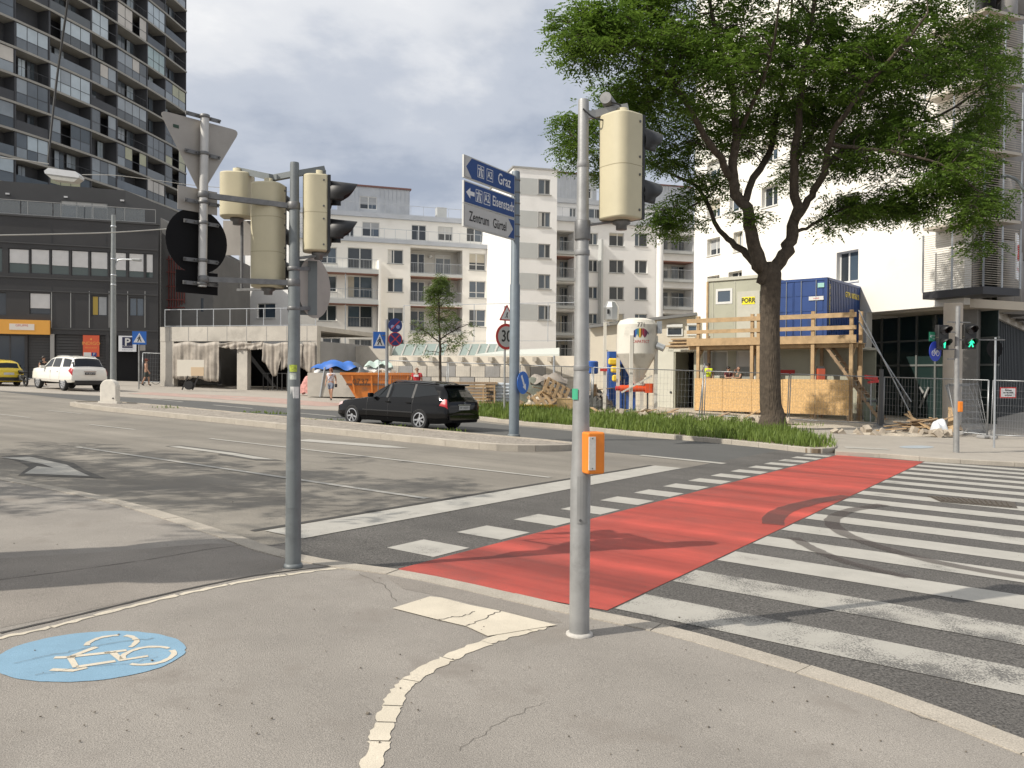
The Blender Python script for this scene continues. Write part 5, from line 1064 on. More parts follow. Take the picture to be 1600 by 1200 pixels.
t = thing('sign_post', b, 'road sign seen from behind as a black disc beside the barred side windows', 'road sign'); MB().tube([b, (x, y, zpx(1552, 527, y))], .03, 12).build('post', METAL, t, 'auto'); plate(t, circ(.27, 28), cs+Vector((0, .05, 0)), Vector((.98, .2, 0)), Vector((-.2, .98, 0)), SIGNBLK, 'round_sign', .006); plate(t, [(-.12, -.1), (.12, -.1), (.12, .1), (-.12, .1)], at(1556, 563, y)+Vector((0, .05, 0)), Vector((.98, .2, 0)), Vector((-.2, .98, 0)), SIGNBLK, 'small_plate')
# curved street lamp arm at the right edge
p_ = [at(1640, 640, 26), at(1612, 330, 26), at(1598, 295, 26), at(1588, 281, 26), at(1574, 275, 26), at(1565, 276, 26)]
ob = gp(p_[0].x, p_[0].y); t = thing('lamp_post', ob, 'dark curved lamp arm reaching in front of the wavy grey facade', 'lamp post'); MB().tube(smooth_path(p_, 5), [.07]*6+[.05]*20, 8).build('curved_arm', POLED, t, 'auto')
# ================================================================ vehicles
TYRE_R = mat('tyre_black', (.015, .015, .016), .8, var=.1, vscale=20); RIM = mat('alloy_rim', (.52, .53, .55), .3, .75)
CGL = mat('car_glass', (.008, .010, .012), .04, spec=.5); CHROME = mat('chrome_trim', (.45, .46, .47), .2, .9); TRIMB = mat('car_trim_black', (.016, .016, .017), .55)
TAIL = mat('tail_light_red', (.36, .010, .018), .35); TAILW = mat('tail_light_clear', (.55, .42, .42), .15); PLATEW = mat('number_plate', (.50, .50, .48), .5); UNDER = mat('car_underbody', (.012, .012, .012), .9)
def catmull(a, b, c, d, t): return .5*((2*b)+(c-a)*t+(2*a-5*b+4*c-d)*t*t+(3*b-a-3*c+d)*t**3)
class Car:
    """lofted body: st = [(x, zbottom, halfwidth_sill, halfwidth, zbelt, halfwidth_belt, zroof, halfwidth_roof)]"""
    def __init__(s, st):
        s.st = st; s.n = len(st)
        s.prof = []
        for (x, zb, ws, w_, zt_, wb, zr, wr) in st:
            zm = zb+(zt_-zb)*.42
            s.prof.append([Vector((x, 0, zb)), Vector((x, ws, zb)), Vector((x, w_, zb+(zt_-zb)*.2)), Vector((x, w_, zm)), Vector((x, w_*.985, zb+(zt_-zb)*.78)), Vector((x, wb, zt_)), Vector((x, wr+(wb-wr)*.12, zt_+(zr-zt_)*.86)), Vector((x, wr*.82, zr-.012 if zr-zt_ > .1 else zr-.004)), Vector((x, 0, zr+.012))])
    def S(s, i, t):
        """i station index (float), t profile index (float)"""
        i = min(max(i, 0), s.n-1.0001); k = int(i); f = i-k
        def col(j):
            pr_ = s.prof[min(max(j, 0), s.n-1)]; q = min(int(t), 7); g = t-q
            return pr_[q].lerp(pr_[q+1], g)
        v = catmull(col(k-1), col(k), col(k+1), col(k+2), f)
        v.x = col(k).x+(col(k+1).x-col(k).x)*f; return v
    def ix(s, x):
        for k in range(s.n-1):
            a, b = s.st[k][0], s.st[k+1][0]
            if a >= x >= b: return k+(a-x)/(a-b) if a != b else k
        return 0 if x > s.st[0][0] else s.n-1
    def patch(s, quad, nu, nv, off, side=1):
        """quad: four (x, t) corners: low-front, low-rear, high-rear, high-front"""
        vs = []
        for a in range(nu+1):
            for b in range(nv+1):
                u, v = a/nu, b/nv
                x = (quad[0][0]*(1-u)+quad[1][0]*u)*(1-v)+(quad[3][0]*(1-u)+quad[2][0]*u)*v; t = (quad[0][1]*(1-u)+quad[1][1]*u)*(1-v)+(quad[3][1]*(1-u)+quad[2][1]*u)*v
                i = s.ix(x); p = s.S(i, t); du = s.S(i+.05, t)-s.S(i-.05, t); dv = s.S(i, min(t+.05, 7.99))-s.S(i, t-.05); n = du.cross(dv)
                if n.length > 1e-9: n.normalize()
                c = p-Vector((0, 0, .55))
                if n.dot(Vector((c.x*.3, c.y, c.z))) < 0: n = -n
                p = p+n*off; vs.append((p.x, p.y*side, p.z))
        fs = [(a*(nv+1)+b, (a+1)*(nv+1)+b, (a+1)*(nv+1)+b+1, a*(nv+1)+b+1) for a in range(nu) for b in range(nv)]
        return MB().add(vs, fs)
    def body(s, sub=3, tsub=3):
        T = [j/tsub for j in range(8*tsub+1)]; I = [k/sub for k in range((s.n-1)*sub+1)]; mb = MB(); m = len(T); vs = []
        for i in I:
            r = [s.S(i, min(t, 7.9999)) for t in T]; vs += [tuple(p) for p in r]+[(p.x, -p.y, p.z) for p in reversed(r[1:-1])]
        w_ = 2*m-2; fs = [(a*w_+b, (a+1)*w_+b, (a+1)*w_+(b+1) % w_, a*w_+(b+1) % w_) for a in range(len(I)-1) for b in range(w_)]
        fs += [tuple(range(w_)), tuple(reversed([(len(I)-1)*w_+b for b in range(w_)]))]
        return mb.add(vs, fs)
def make_wheel(r, wd, spokes):
    ty = MB(); seg = 28; prof = [(r*.68, -wd/2*.9), (r*.93, -wd/2), (r, -wd*.36), (r, wd*.36), (r*.93, wd/2), (r*.68, wd/2*.9)]
    vs = [(rr*math.cos(2*math.pi*k/seg), d, rr*math.sin(2*math.pi*k/seg)) for rr, d in prof for k in range(seg)]
    fs = [(i*seg+k, i*seg+(k+1) % seg, (i+1)*seg+(k+1) % seg, (i+1)*seg+k) for i in range(5) for k in range(seg)] + [(5*seg+k, 5*seg+(k+1) % seg, (k+1) % seg, k) for k in range(seg)]
    ty.add(vs, fs); rm = MB(); d = wd*.40
    ring = [(r*.69, d-.03), (r*.69, d+.01), (r*.60, d+.012), (r*.58, d-.05)]; vs = [(rr*math.cos(2*math.pi*k/seg), dd, rr*math.sin(2*math.pi*k/seg)) for rr, dd in ring for k in range(seg)]
    rm.add(vs, [(i*seg+k, i*seg+(k+1) % seg, (i+1)*seg+(k+1) % seg, (i+1)*seg+k) for i in range(3) for k in range(seg)])
    for k in range(spokes): a = 2*math.pi*k/spokes; ca, sa = math.cos(a), math.sin(a); rm.obox((ca*r*.36, d-.012, sa*r*.36), (ca*r*.26, 0, sa*r*.26), (-sa*r*.075, 0, ca*r*.075), (0, .014, 0))
    rm.tube([(0, d-.04, 0), (0, d+.012, 0)], r*.16, 14); hub = MB().tube([(0, -wd*.3, 0), (0, d-.06, 0)], r*.66, 20)
    return ty, rm, hub
def build_car(name, st, axles, R, paint, label, loc, heading, windows, lights, track, extras=None, spokes=7, roofrail=True, cat='car'):
    t = thing(name, loc, label, cat); t.rotation_euler = (0, 0, math.atan2(heading[1], heading[0])); ORG[t.name] = Vector((0, 0, 0))
    # small tilt that follows the sloping ground
    h = Vector((heading[0], heading[1])).normalized(); q = Vector((-h.y, h.x)); dz = zg(loc[0]+h.x, loc[1]+h.y)-zg(loc[0]-h.x, loc[1]-h.y); dq = zg(loc[0]+q.x, loc[1]+q.y)-zg(loc[0]-q.x, loc[1]-q.y)
    xa = Vector((h.x, h.y, dz/2)).normalized(); ya = Vector((q.x, q.y, dq/2)); za = xa.cross(ya).normalized(); ya = za.cross(xa)
    t.rotation_euler = Matrix((xa, ya, za)).transposed().to_euler()
    car = Car(st); body = car.body().build('body', paint, t, True, True)
    # wheel arches
    cut = MB()
    for ax in axles:
        for sd_ in (-1, 1): cut.tube([(ax, sd_*(track-.28), R*1.02), (ax, sd_*(track+.5), R*1.02)], R*1.14, 28)
    co = cut.build('arch_cutter', UNDER); md = body.modifiers.new('b', 'BOOLEAN'); md.operation = 'DIFFERENCE'; md.object = co; md.solver = 'EXACT'
    dg = bpy.context.evaluated_depsgraph_get(); me = bpy.data.meshes.new_from_object(body.evaluated_get(dg)); body.modifiers.clear(); body.data = me; me.polygons.foreach_set('use_smooth', [True]*len(me.polygons)); autosmooth(me, .75); bpy.data.objects.remove(co)
    if not me.materials: me.materials.append(paint)
    ty, rm, hub = make_wheel(R, .21, spokes); first = None
    for ax in axles:
        for sd_ in (-1, 1):
            if first is None:
                w_ = ty.build('wheel', TYRE_R, t, True, True); autosmooth(w_.data); r_ = rm.build('rim', RIM, w_, False, True); h_ = hub.build('hub', UNDER, w_, False, True); first = (w_, r_, h_)
            else:
                w_ = first[0].copy(); C.objects.link(w_); w_.parent = t
                for c_ in first[1:]: k = c_.copy(); C.objects.link(k); k.parent = w_
            w_.location = (ax, sd_*track, R); w_.rotation_euler = (0, random.uniform(0, 1), 0 if sd_ > 0 else math.pi)
        MB().box((ax, 0, R*1.1), (R*2.1, track*1.3, .3)).build('wheel_well', UNDER, t, local=True)
    for nm, quad, sides, m in windows:
        for sd_ in sides:
            p_ = car.patch(quad, 8, 6, .006, sd_); o = p_.build(nm, m, t, True, True)
    for nm, quad, sides, m in lights:
        for sd_ in sides: car.patch(quad, 6, 6, .012, sd_).build(nm, m, t, True, True)
    if roofrail:
        i0, i1 = car.ix(roofrail[0]), car.ix(roofrail[1])
        for sd_ in (-1, 1):
            pts = []
            for k in range(9): p_ = car.S(i0+(i1-i0)*k/8, 6.75); pts.append((p_.x, p_.y*sd_, p_.z+(.035 if 0 < k < 8 else 0)))
            MB().tube(pts, .018, 6).build('roof_rail', TRIMB if roofrail[2] else CHROME, t, True, True)
    if extras: extras(t, car)
    return t, car
# black estate
BLACKPAINT = mat('paint_black', (.004, .004, .0045), .07, spec=.35)
stB = [(2.27, .30, .40, .52, .58, .50, .62, .40), (2.20, .24, .60, .72, .66, .68, .70, .50), (2.0, .22, .74, .82, .72, .76, .77, .60), (1.7, .21, .78, .855, .78, .79, .82, .62), (1.3, .20, .79, .865, .83, .80, .865, .64), (1.0, .20, .79, .865, .87, .80, .91, .64), (.88, .20, .79, .865, .885, .80, .95, .66), (.5, .20, .79, .865, .895, .805, 1.19, .64), (.12, .20, .79, .865, .90, .805, 1.38, .60), (-.25, .20, .79, .865, .905, .805, 1.435, .595), (-.8, .20, .79, .865, .91, .80, 1.445, .595), (-1.3, .20, .79, .86, .92, .795, 1.43, .59), (-1.7, .21, .78, .85, .93, .785, 1.39, .575), (-1.92, .22, .77, .84, .94, .775, 1.345, .56), (-2.02, .23, .76, .83, .94, .765, 1.24, .55), (-2.12, .24, .75, .82, .94, .75, 1.08, .58), (-2.2, .25, .74, .81, .92, .735, .955, .62), (-2.25, .27, .72, .79, .87, .71, .885, .62), (-2.27, .34, .66, .74, .76, .66, .775, .55)]
WIN_B = [('side_window', [(.74, 5.08), (-.02, 5.08), (-.05, 5.93), (.28, 5.93)], (1, -1), CGL), ('side_window', [(-.10, 5.08), (-.92, 5.08), (-.88, 5.93), (-.13, 5.93)], (1, -1), CGL), ('side_window', [(-1.0, 5.10), (-1.86, 5.35), (-1.62, 5.93), (-.96, 5.93)], (1, -1), CGL),
         ('windscreen', [(.80, 6.9), (.80, 8), (.2, 8), (.2, 6.9)], (1, -1), CGL), ('rear_window', [(-1.985, 6.5), (-1.985, 8), (-2.16, 8), (-2.16, 6.5)], (1, -1), CGL)]
LI_B = [('tail_light', [(-1.98, 3.9), (-2.255, 3.75), (-2.19, 5.05), (-2.10, 5.05)], (1, -1), TAIL), ('headlight', [(2.18, 4.0), (1.92, 4.2), (1.92, 4.95), (2.12, 4.95)], (1, -1), TAILW)]
def extrasB(t, car):
    MB().box((-2.285, 0, .70), (.02, .52, .12)).build('number_plate', PLATEW, t, local=True)
    mb = MB(); put_text(mb, 'W 14209 I', .07, (-2.297, 0, .70), (0, -1, 0), (0, 0, 1)); mb.build('plate_number', MATS['letter_black'], t, local=True)
    MB().box((-2.28, 0, .79), (.02, .62, .025)).build('boot_handle', CHROME, t, local=True)
    mb = MB(); mb.tube([(-2.30, .0+.03*math.cos(R_(k)), .845+.03*math.sin(R_(k))) for k in range(0, 361, 30)], .005, 5, cap=False)
    mb.build('emblem', CHROME, t, local=True)
    for sd_ in (1, -1):
        o = MB().obox((.62, sd_*.93, .98), (.05, 0, 0), (0, .10, 0), (0, 0, .065)).build('door_mirror', BLACKPAINT, t, local=True); bv = o.modifiers.new('b', 'BEVEL'); bv.width = .03; bv.segments = 2
        for x in (-.05, -.86): MB().box((x+.03, sd_*.872, .80), (.17, .022, .03)).build('door_handle', BLACKPAINT, t, local=True)
        MB().box((0, sd_*.868, .52), (2.0, .016, .03)).build('side_moulding', TRIMB, t, local=True)
        for x in (.06, -.94): q = car.patch([(x+.04, 5.05), (x-.04, 5.05), (x-.05, 5.97), (x+.03, 5.97)], 1, 6, .008, sd_); q.build('window_pillar', TRIMB, t, True, True)
        for x in (-.03, -.97, .84): car.patch([(x+.006, 1.4), (x-.006, 1.4), (x-.006, 5.0), (x+.006, 5.0)], 1, 8, .0035, sd_).build('door_gap', TRIMB, t, True, True)
    MB().box((-2.29, 0, .42), (.05, 1.45, .14)).build('bumper', BLACKPAINT, t, local=True); MB().obox((-1.98, 0, 1.355), (.09, 0, -.015), (0, .52, 0), (0, 0, .018)).build('roof_spoiler', BLACKPAINT, t, local=True)
    MB().box((1.5, 0, .2), (.7, 1.2, .05)).build('underbody', UNDER, t, local=True)
hB_ = Vector((-.84, .545)).normalized(); wr_ = Vector((ray(657, 600).x/ray(657, 600).y*23.6, 23.6)); perp = Vector((-hB_.y, hB_.x)); cB_ = wr_-perp*.78+hB_*1.265
build_car('estate_car', stB, (1.45, -1.265), .315, BLACKPAINT, 'black estate car with silver wheels passing the traffic island', gp(cB_.x, cB_.y, .008), hB_, WIN_B, LI_B, .775, extrasB, roofrail=(.1, -1.7, True))
# white off-roader
WHITEPAINT = mat('paint_white', (.74, .72, .66), .25, coat=.8)
stW_old = [(2.39, .45, .50, .62, .78, .60, .83, .50), (2.3, .36, .70, .84, .92, .80, .97, .62), (2.05, .34, .84, .93, .99, .87, 1.04, .68), (1.6, .34, .88, .955, 1.04, .88, 1.08, .70), (1.15, .34, .88, .955, 1.07, .885, 1.12, .72), (1.0, .34, .88, .955, 1.08, .885, 1.18, .74), (.6, .34, .88, .955, 1.09, .885, 1.46, .72), (.2, .34, .88, .955, 1.10, .885, 1.68, .68), (-.2, .34, .88, .955, 1.105, .885, 1.76, .675), (-.9, .34, .88, .955, 1.11, .88, 1.785, .67), (-1.5, .34, .88, .95, 1.12, .87, 1.765, .66), (-1.95, .36, .86, .94, 1.13, .86, 1.72, .64), (-2.08, .37, .85, .93, 1.13, .85, 1.64, .63), (-2.2, .38, .84, .925, 1.13, .845, 1.38, .66), (-2.3, .40, .83, .92, 1.12, .835, 1.16, .70), (-2.36, .42, .81, .90, 1.06, .81, 1.08, .70), (-2.39, .5, .76, .85, .92, .76, .94, .65)]
stW = [(2.37, .55, .50, .66, .86, .62, .92, .52), (2.28, .44, .74, .87, 1.0, .82, 1.06, .64), (2.05, .42, .86, .94, 1.06, .88, 1.12, .70), (1.6, .42, .89, .96, 1.10, .89, 1.16, .72), (1.15, .42, .89, .96, 1.13, .89, 1.20, .74), (1.0, .42, .89, .96, 1.14, .89, 1.25, .76), (.6, .42, .89, .96, 1.15, .89, 1.52, .73), (.2, .42, .89, .96, 1.16, .885, 1.73, .69), (-.2, .42, .89, .96, 1.165, .885, 1.80, .685), (-.9, .42, .89, .96, 1.17, .88, 1.82, .68), (-1.45, .42, .89, .955, 1.18, .87, 1.80, .665), (-1.85, .43, .87, .945, 1.19, .86, 1.75, .64), (-2.0, .44, .86, .935, 1.19, .85, 1.68, .63), (-2.16, .45, .85, .93, 1.19, .845, 1.42, .66), (-2.28, .46, .84, .925, 1.18, .835, 1.22, .70), (-2.35, .48, .82, .90, 1.10, .81, 1.13, .70), (-2.38, .54, .77, .86, .98, .77, 1.0, .65)]
WIN_W = [('side_window', [(.82, 5.08), (-.02, 5.08), (-.05, 5.9), (.36, 5.9)], (1, -1), CGL), ('side_window', [(-.12, 5.08), (-.95, 5.08), (-.92, 5.9), (-.14, 5.9)], (1, -1), CGL), ('side_window', [(-1.25, 5.10), (-2.0, 5.12), (-1.9, 5.9), (-1.12, 5.9)], (1, -1), CGL), ('windscreen', [(.92, 6.9), (.92, 8), (.28, 8), (.28, 6.9)], (1, -1), CGL), ('rear_window', [(-1.99, 5.5), (-1.99, 8), (-2.24, 8), (-2.24, 5.5)], (1, -1), CGL)]
LI_W = [('tail_light', [(-2.0, 4.1), (-2.37, 3.4), (-2.34, 4.97), (-2.08, 4.97)], (1, -1), TAIL)]
def extrasW(t, car):
    MB().box((-2.405, 0, .92), (.02, .52, .12)).build('number_plate', TRIMB, t, local=True); MB().box((-2.40, 0, 1.03), (.03, .62, .03)).build('boot_handle', CHROME, t, local=True); MB().box((-2.40, 0, .46), (.07, 1.5, .2)).build('bumper', TRIMB, t, local=True)
    mb = MB(); put_text(mb, 'W 8237 D', .07, (-2.417, 0, .92), (0, -1, 0), (0, 0, 1)); mb.build('plate_number', SWHITE, t, local=True)
    for sd_ in (1, -1):
        o = MB().obox((.72, sd_*1.03, 1.18), (.06, 0, 0), (0, .11, 0), (0, 0, .08)).build('door_mirror', WHITEPAINT, t, local=True)
        for x in (-.05, -.86): MB().box((x+.03, sd_*.963, 1.0), (.18, .022, .035)).build('door_handle', WHITEPAINT, t, local=True)
        for x in (-.05, -1.08): car.patch([(x+.008, 1.4), (x-.008, 1.4), (x-.008, 5.0), (x+.008, 5.0)], 1, 8, .0035, sd_).build('door_gap', TRIMB, t, True, True)
hW = Vector((-.80, .60)).normalized(); wr_ = Vector((ray(100, 600).x/ray(100, 600).y*41.2, 41.2)); perp = Vector((-hW.y, hW.x)); cW = wr_-perp*.84+hW*1.41
build_car('off_road_car', stW, (1.5, -1.415), .395, WHITEPAINT, 'white off-road car parked by the black building with its rear to the road', gp(cW.x, cW.y, .035), hW, WIN_W, LI_W, .84, extrasW, spokes=10, roofrail=(.1, -1.8, False))
# yellow hatchback
YELP = mat('paint_yellow', (.68, .50, .03), .3, coat=.7)
stY = [(x*.88, zb, a*.97, b_*.97, zt_*1.0, c_*.97, zr*1.0, d_*.97) for (x, zb, a, b_, zt_, c_, zr, d_) in stB]
WIN_Y = [(n_, [(x*.88, t_) for x, t_ in q_], s_, m_) for n_, q_, s_, m_ in WIN_B]; LI_Y = [('tail_light', [(-1.86, 4.1), (-1.97, 4.0), (-1.95, 4.9), (-1.88, 4.9)], (1, -1), TAIL)]
def extrasY(t, car): MB().box((-2.01, 0, .70), (.02, .52, .12)).build('number_plate', PLATEW, t, local=True); MB().box((-2.0, 0, .40), (.06, 1.4, .2)).build('bumper', TRIMB, t, local=True)
rp_ = Vector((ray(10, 600).x/ray(10, 600).y*44.3, 44.3)); cY = rp_+hW*1.7
build_car('hatchback_car', stY, (1.27, -1.15), .30, YELP, 'yellow hatchback parked in front of the orange shop fascia', gp(cY.x, cY.y, .03), hW, WIN_Y, LI_Y, .74, extrasY, roofrail=False)
# motorcycles parked behind the white car (dark cluster)
def motorcycle(loc, rz, label):
    t = thing('motorcycle', loc, label, 'motorcycle'); t.rotation_euler = (0, 0, rz); ORG[t.name] = Vector((0, 0, 0))
    for x in (-.68, .68):
        MB().tube([(x+.26*math.cos(R_(k)), 0, .31+.26*math.sin(R_(k))) for k in range(0, 361, 20)], .055, 8, cap=False).build('tyre', TYRE_R, t, True, True)
        MB().tube([(x, -.04, .31), (x, .04, .31)], .09, 10).build('wheel_hub', CHROME, t, False, True)
    MB().tube([(-.68, .09, .31), (-.3, .1, .42), (.0, .1, .5)], .035, 8).build('swing_arm', TRIMB, t, True, True); o = MB().obox((.02, 0, .48), (.24, 0, 0), (0, .14, 0), (0, 0, .16)).build('engine', mat('engine_grey', (.12, .12, .12), .4, .6), t, False, True); o.modifiers.new('b', 'BEVEL').width = .05
    o = MB().obox((.16, 0, .82), (.26, 0, .04), (0, .13, 0), (0, 0, .1)).build('fuel_tank', BLACKPAINT, t, False, True); bv = o.modifiers.new('b', 'BEVEL'); bv.width = .07; bv.segments = 3
    o = MB().obox((-.36, 0, .82), (.34, 0, .02), (0, .12, 0), (0, 0, .05)).build('seat', TRIMB, t, False, True); o.modifiers.new('b', 'BEVEL').width = .03
    for y in (-.08, .08): MB().tube([(.68, y, .31), (.42, y, .95)], .024, 8).build('fork', CHROME, t, True, True)
    MB().tube([(.36, -.36, 1.04), (.42, 0, .99), (.36, .36, 1.04)], .016, 8).build('handlebar', TRIMB, t, True, True); MB().tube([(.5, 0, .88), (.6, 0, .88)], .09, 12).build('headlamp', CHROME, t, False, True); MB().tube([(-.1, -.16, .35), (-.7, -.18, .42)], [.04, .055], 8).build('exhaust', CHROME, t, True, True)
    MB().obox((.5, 0, 1.1), (.02, 0, .1), (0, .16, 0), (.03, 0, -.006)).build('windshield', CGL, t, False, True); return t
p = G(33, 604.5); motorcycle(gp(p[0], p[1], .03), R_(140), 'dark motorcycle parked between the yellow and the white car'); 
# ================================================================ people
SKIN_ = mat('skin', (.42, .24, .16), .55); HAIRB = mat('hair_brown', (.10, .045, .02), .6); HAIRD = mat('hair_dark', (.02, .016, .013), .6)
def skin_mesh(name, verts, edges, m, parent, root=0, sub=1):
    me = bpy.data.meshes.new(name); bm = bmesh.new(); ly = bm.verts.layers.skin.verify(); vs = []
    for k, (co, r) in enumerate(verts):
        v = bm.verts.new(co); v[ly].radius = r if isinstance(r, tuple) else (r, r); v[ly].use_root = (k == root); vs.append(v)
    for a, b in edges: bm.edges.new((vs[a], vs[b]))
    bm.to_mesh(me); bm.free(); me.materials.append(m); o = bpy.data.objects.new(name, me); C.objects.link(o); o.parent = parent
    sk = o.modifiers.new('skin', 'SKIN'); sk.use_smooth_shade = True; ss = o.modifiers.new('sub', 'SUBSURF'); ss.levels = sub; ss.render_levels = sub
    return o
def person(loc, rz, label, J, clothes, hair=None, hairm=HAIRD, scale=1., extras=None, face=True):
    """J: joint dict in a local frame (x right, y forward, z up)"""
    t = thing('person', loc, label, 'person'); t.rotation_euler = (0, 0, rz); t.scale = (scale,)*3; ORG[t.name] = Vector((0, 0, 0))
    D = dict(pelvis=(0, 0, .96), waist=(0, 0, 1.1), chest=(0, .01, 1.30), neck=(0, 0, 1.46), chin=(0, .025, 1.54), head=(0, .015, 1.62), crown=(0, .0, 1.71))
    D.update(J); names = list(D)
    RAD = dict(pelvis=(.155, .11), waist=(.135, .10), chest=(.165, .11), neck=.055, chin=.068, head=(.078, .095), crown=.062, hip=.088, knee=.06, ankle=.042, toe=.036, shoulder=.068, elbow=.044, wrist=.03, hand=.034)
    vs = []; ix = {}
    for nme in names: ix[nme] = len(vs); vs.append((Vector(D[nme]), RAD.get(nme.split('_')[0], .04)))
    ed = [('pelvis', 'waist'), ('waist', 'chest'), ('chest', 'neck'), ('neck', 'chin'), ('chin', 'head'), ('head', 'crown')]
    for s_ in 'lr': ed += [('pelvis', 'hip_'+s_), ('hip_'+s_, 'knee_'+s_), ('knee_'+s_, 'ankle_'+s_), ('ankle_'+s_, 'toe_'+s_), ('chest', 'shoulder_'+s_), ('shoulder_'+s_, 'elbow_'+s_), ('elbow_'+s_, 'wrist_'+s_), ('wrist_'+s_, 'hand_'+s_)]
    E_ = [(ix[a], ix[b]) for a, b in ed]
    for s_, sg_ in (('l', -1), ('r', 1)):   # five fingers of unequal length
        h = Vector(D['hand_'+s_]); d = (h-Vector(D['wrist_'+s_])).normalized(); sdv = Vector((0, 1, 0)) if abs(d.y) < .7 else Vector((1, 0, 0)); sdv = (sdv-d*sdv.dot(d)).normalized()
        for k, (o_, l_) in enumerate(((-.026, .06), (-.009, .07), (.009, .066), (.026, .052), (.045, .03))):
            a = h+sdv*o_+d*(.02 if k < 4 else -.01); b = a+d*l_*.6+sdv*(.012 if k == 4 else 0); c = b+d*l_*.35+Vector((0, 0, -.004)); i0 = len(vs); vs += [(a, .0095), (b, .0085), (c, .007)]; E_ += [(ix['hand_'+s_], i0), (i0, i0+1), (i0+1, i0+2)]
    b_ = skin_mesh('body', vs, E_, SKIN_, t)
    hd_ = Vector(D['head']); fwd = (hd_-Vector(D['crown'])); 
    if face:
        f = Vector((0, 1, 0)); MB().obox(hd_+f*.102+Vector((0, 0, -.02)), (.012, 0, 0), (0, .016, .002), (0, -.004, .02)).build('nose', SKIN_, t, True, True); MB().obox(hd_+f*.092+Vector((0, 0, -.058)), (.024, 0, 0), (0, .006, 0), (0, 0, .006)).build('mouth', mat('lips', (.30, .09, .08), .5), t, False, True)
        for s_ in (-1, 1): MB().obox(hd_+f*.090+Vector((s_*.032, 0, .012)), (.013, 0, 0), (0, .006, 0), (0, 0, .006)).build('eye', BLACKP, t, False, True); MB().obox(hd_+Vector((s_*.082, -.005, -.005)), (.01, 0, 0), (0, .02, 0), (0, 0, .03)).build('ear', SKIN_, t, True, True)
    for nme, chain, m, k in clothes:   # chain: list of lists of (joint or (jointA, jointB, f))
        cv = []; ce = []; seen = {}
        def jp(j):
            if isinstance(j, tuple): a, b, f = j; ra, rb = RAD[a.split('_')[0]], RAD[b.split('_')[0]]; ra = ra if isinstance(ra, tuple) else (ra, ra); rb = rb if isinstance(rb, tuple) else (rb, rb); return Vector(D[a]).lerp(Vector(D[b]), f), tuple((x*(1-f)+y*f) for x, y in zip(ra, rb))
            r = RAD[j.split('_')[0]]; return Vector(D[j]), r if isinstance(r, tuple) else (r, r)
        for ch in chain:
            last = None
            for j in ch:
                if j not in seen: p_, r_ = jp(j); seen[j] = len(cv); cv.append((p_, tuple(x*k+.006 for x in r_)))
                if last is not None: ce.append((seen[last], seen[j]))
                last = j
        skin_mesh(nme, cv, ce, m, t)
    if hair:
        mb = MB(); hc_ = hd_+Vector((0, -.012, .012)); n = 14; rows = 6
        for i in range(rows+1):
            ph_ = math.pi/2*i/rows*1.12
            for k in range(n):
                a = 2*math.pi*k/n; drop = -hair*(.5-.5*math.sin(a)) if i == rows else 0; mb.v.append((hc_.x+.098*math.sin(ph_)*math.cos(a), hc_.y+.112*math.sin(ph_)*math.sin(a)-.01, hc_.z+.115*math.cos(ph_)+drop))
        mb.add([], []); mb.f = [(i*n+k, i*n+(k+1) % n, (i+1)*n+(k+1) % n, (i+1)*n+k) for i in range(rows) for k in range(n)]; mb.mi = [0]*len(mb.f); o = mb.build('hair', hairm, t, True, True); md = o.modifiers.new('s', 'SOLIDIFY'); md.thickness = .012; md.offset = 1
    if extras: extras(t, D)
    return t
def walk_pose(st_=.22, sw=.16):
    J = {}
    for s_, g_, f_ in (('l', -1, 1), ('r', 1, -1)):
        J['hip_'+s_] = (g_*.09, 0, .90); J['knee_'+s_] = (g_*.095, st_*.55*f_+.05, .50); J['ankle_'+s_] = (g_*.095, st_*f_-.04, .09+(.05 if f_ < 0 else 0)); J['toe_'+s_] = (g_*.10, st_*f_+.12, .035)
        J['shoulder_'+s_] = (g_*.185, 0, 1.40); J['elbow_'+s_] = (g_*.235, -sw*.5*f_-.03, 1.13); J['wrist_'+s_] = (g_*.24, -sw*f_+.08, .90); J['hand_'+s_] = (g_*.235, -sw*f_+.10, .83)
    return J
def shirt(m, k=1.10, sleeve=.5): return ('shirt', [['pelvis', 'waist', 'chest', ('chest', 'neck', .6)]]+[['chest', 'shoulder_'+s_, ('shoulder_'+s_, 'elbow_'+s_, sleeve)] for s_ in 'lr'], m, k)
def trousers(m, ln=.9, k=1.12, nm='trousers'): return (nm, [[('waist', 'pelvis', .5), 'pelvis']]+[['pelvis', 'hip_'+s_]+(['knee_'+s_, ('knee_'+s_, 'ankle_'+s_, ln)] if ln > 0 else [('hip_'+s_, 'knee_'+s_, .9)]) for s_ in 'lr'], m, k)
def shoes(m): return [('shoe', [['ankle_'+s_, 'toe_'+s_]], m, 1.12) for s_ in 'lr']
DARKC = mat('cloth_dark', (.025, .026, .03), .85); DENIM = mat('denim', (.05, .08, .14), .9); BLUEG = mat('cloth_blue_grey', (.17, .20, .26), .9, var=.15, vscale=20); PALEC = mat('cloth_pale_print', (.55, .52, .55), .85, var=.35, vscale=25); REDC = mat('cloth_red', (.50, .02, .03), .8); HIVIS = mat('cloth_hivis', (.62, .72, .02), .8); MAROON = mat('cloth_maroon', (.10, .015, .02), .85); OLIVE = mat('cloth_olive', (.10, .10, .075), .9)
def cap_hat(m):
    def f(t, D):
        h = Vector(D['head']); MB().lathe([(.1, .02), (.104, .05), (.09, .095), (.05, .125), (.0, .13)], h+Vector((0, -.005, 0)), 16).build('cap', m, t, True, True); MB().obox(h+Vector((0, .13, .035)), (.07, 0, 0), (0, .06, -.012), (0, 0, .006)).build('cap_peak', m, t, False, True)
    return f
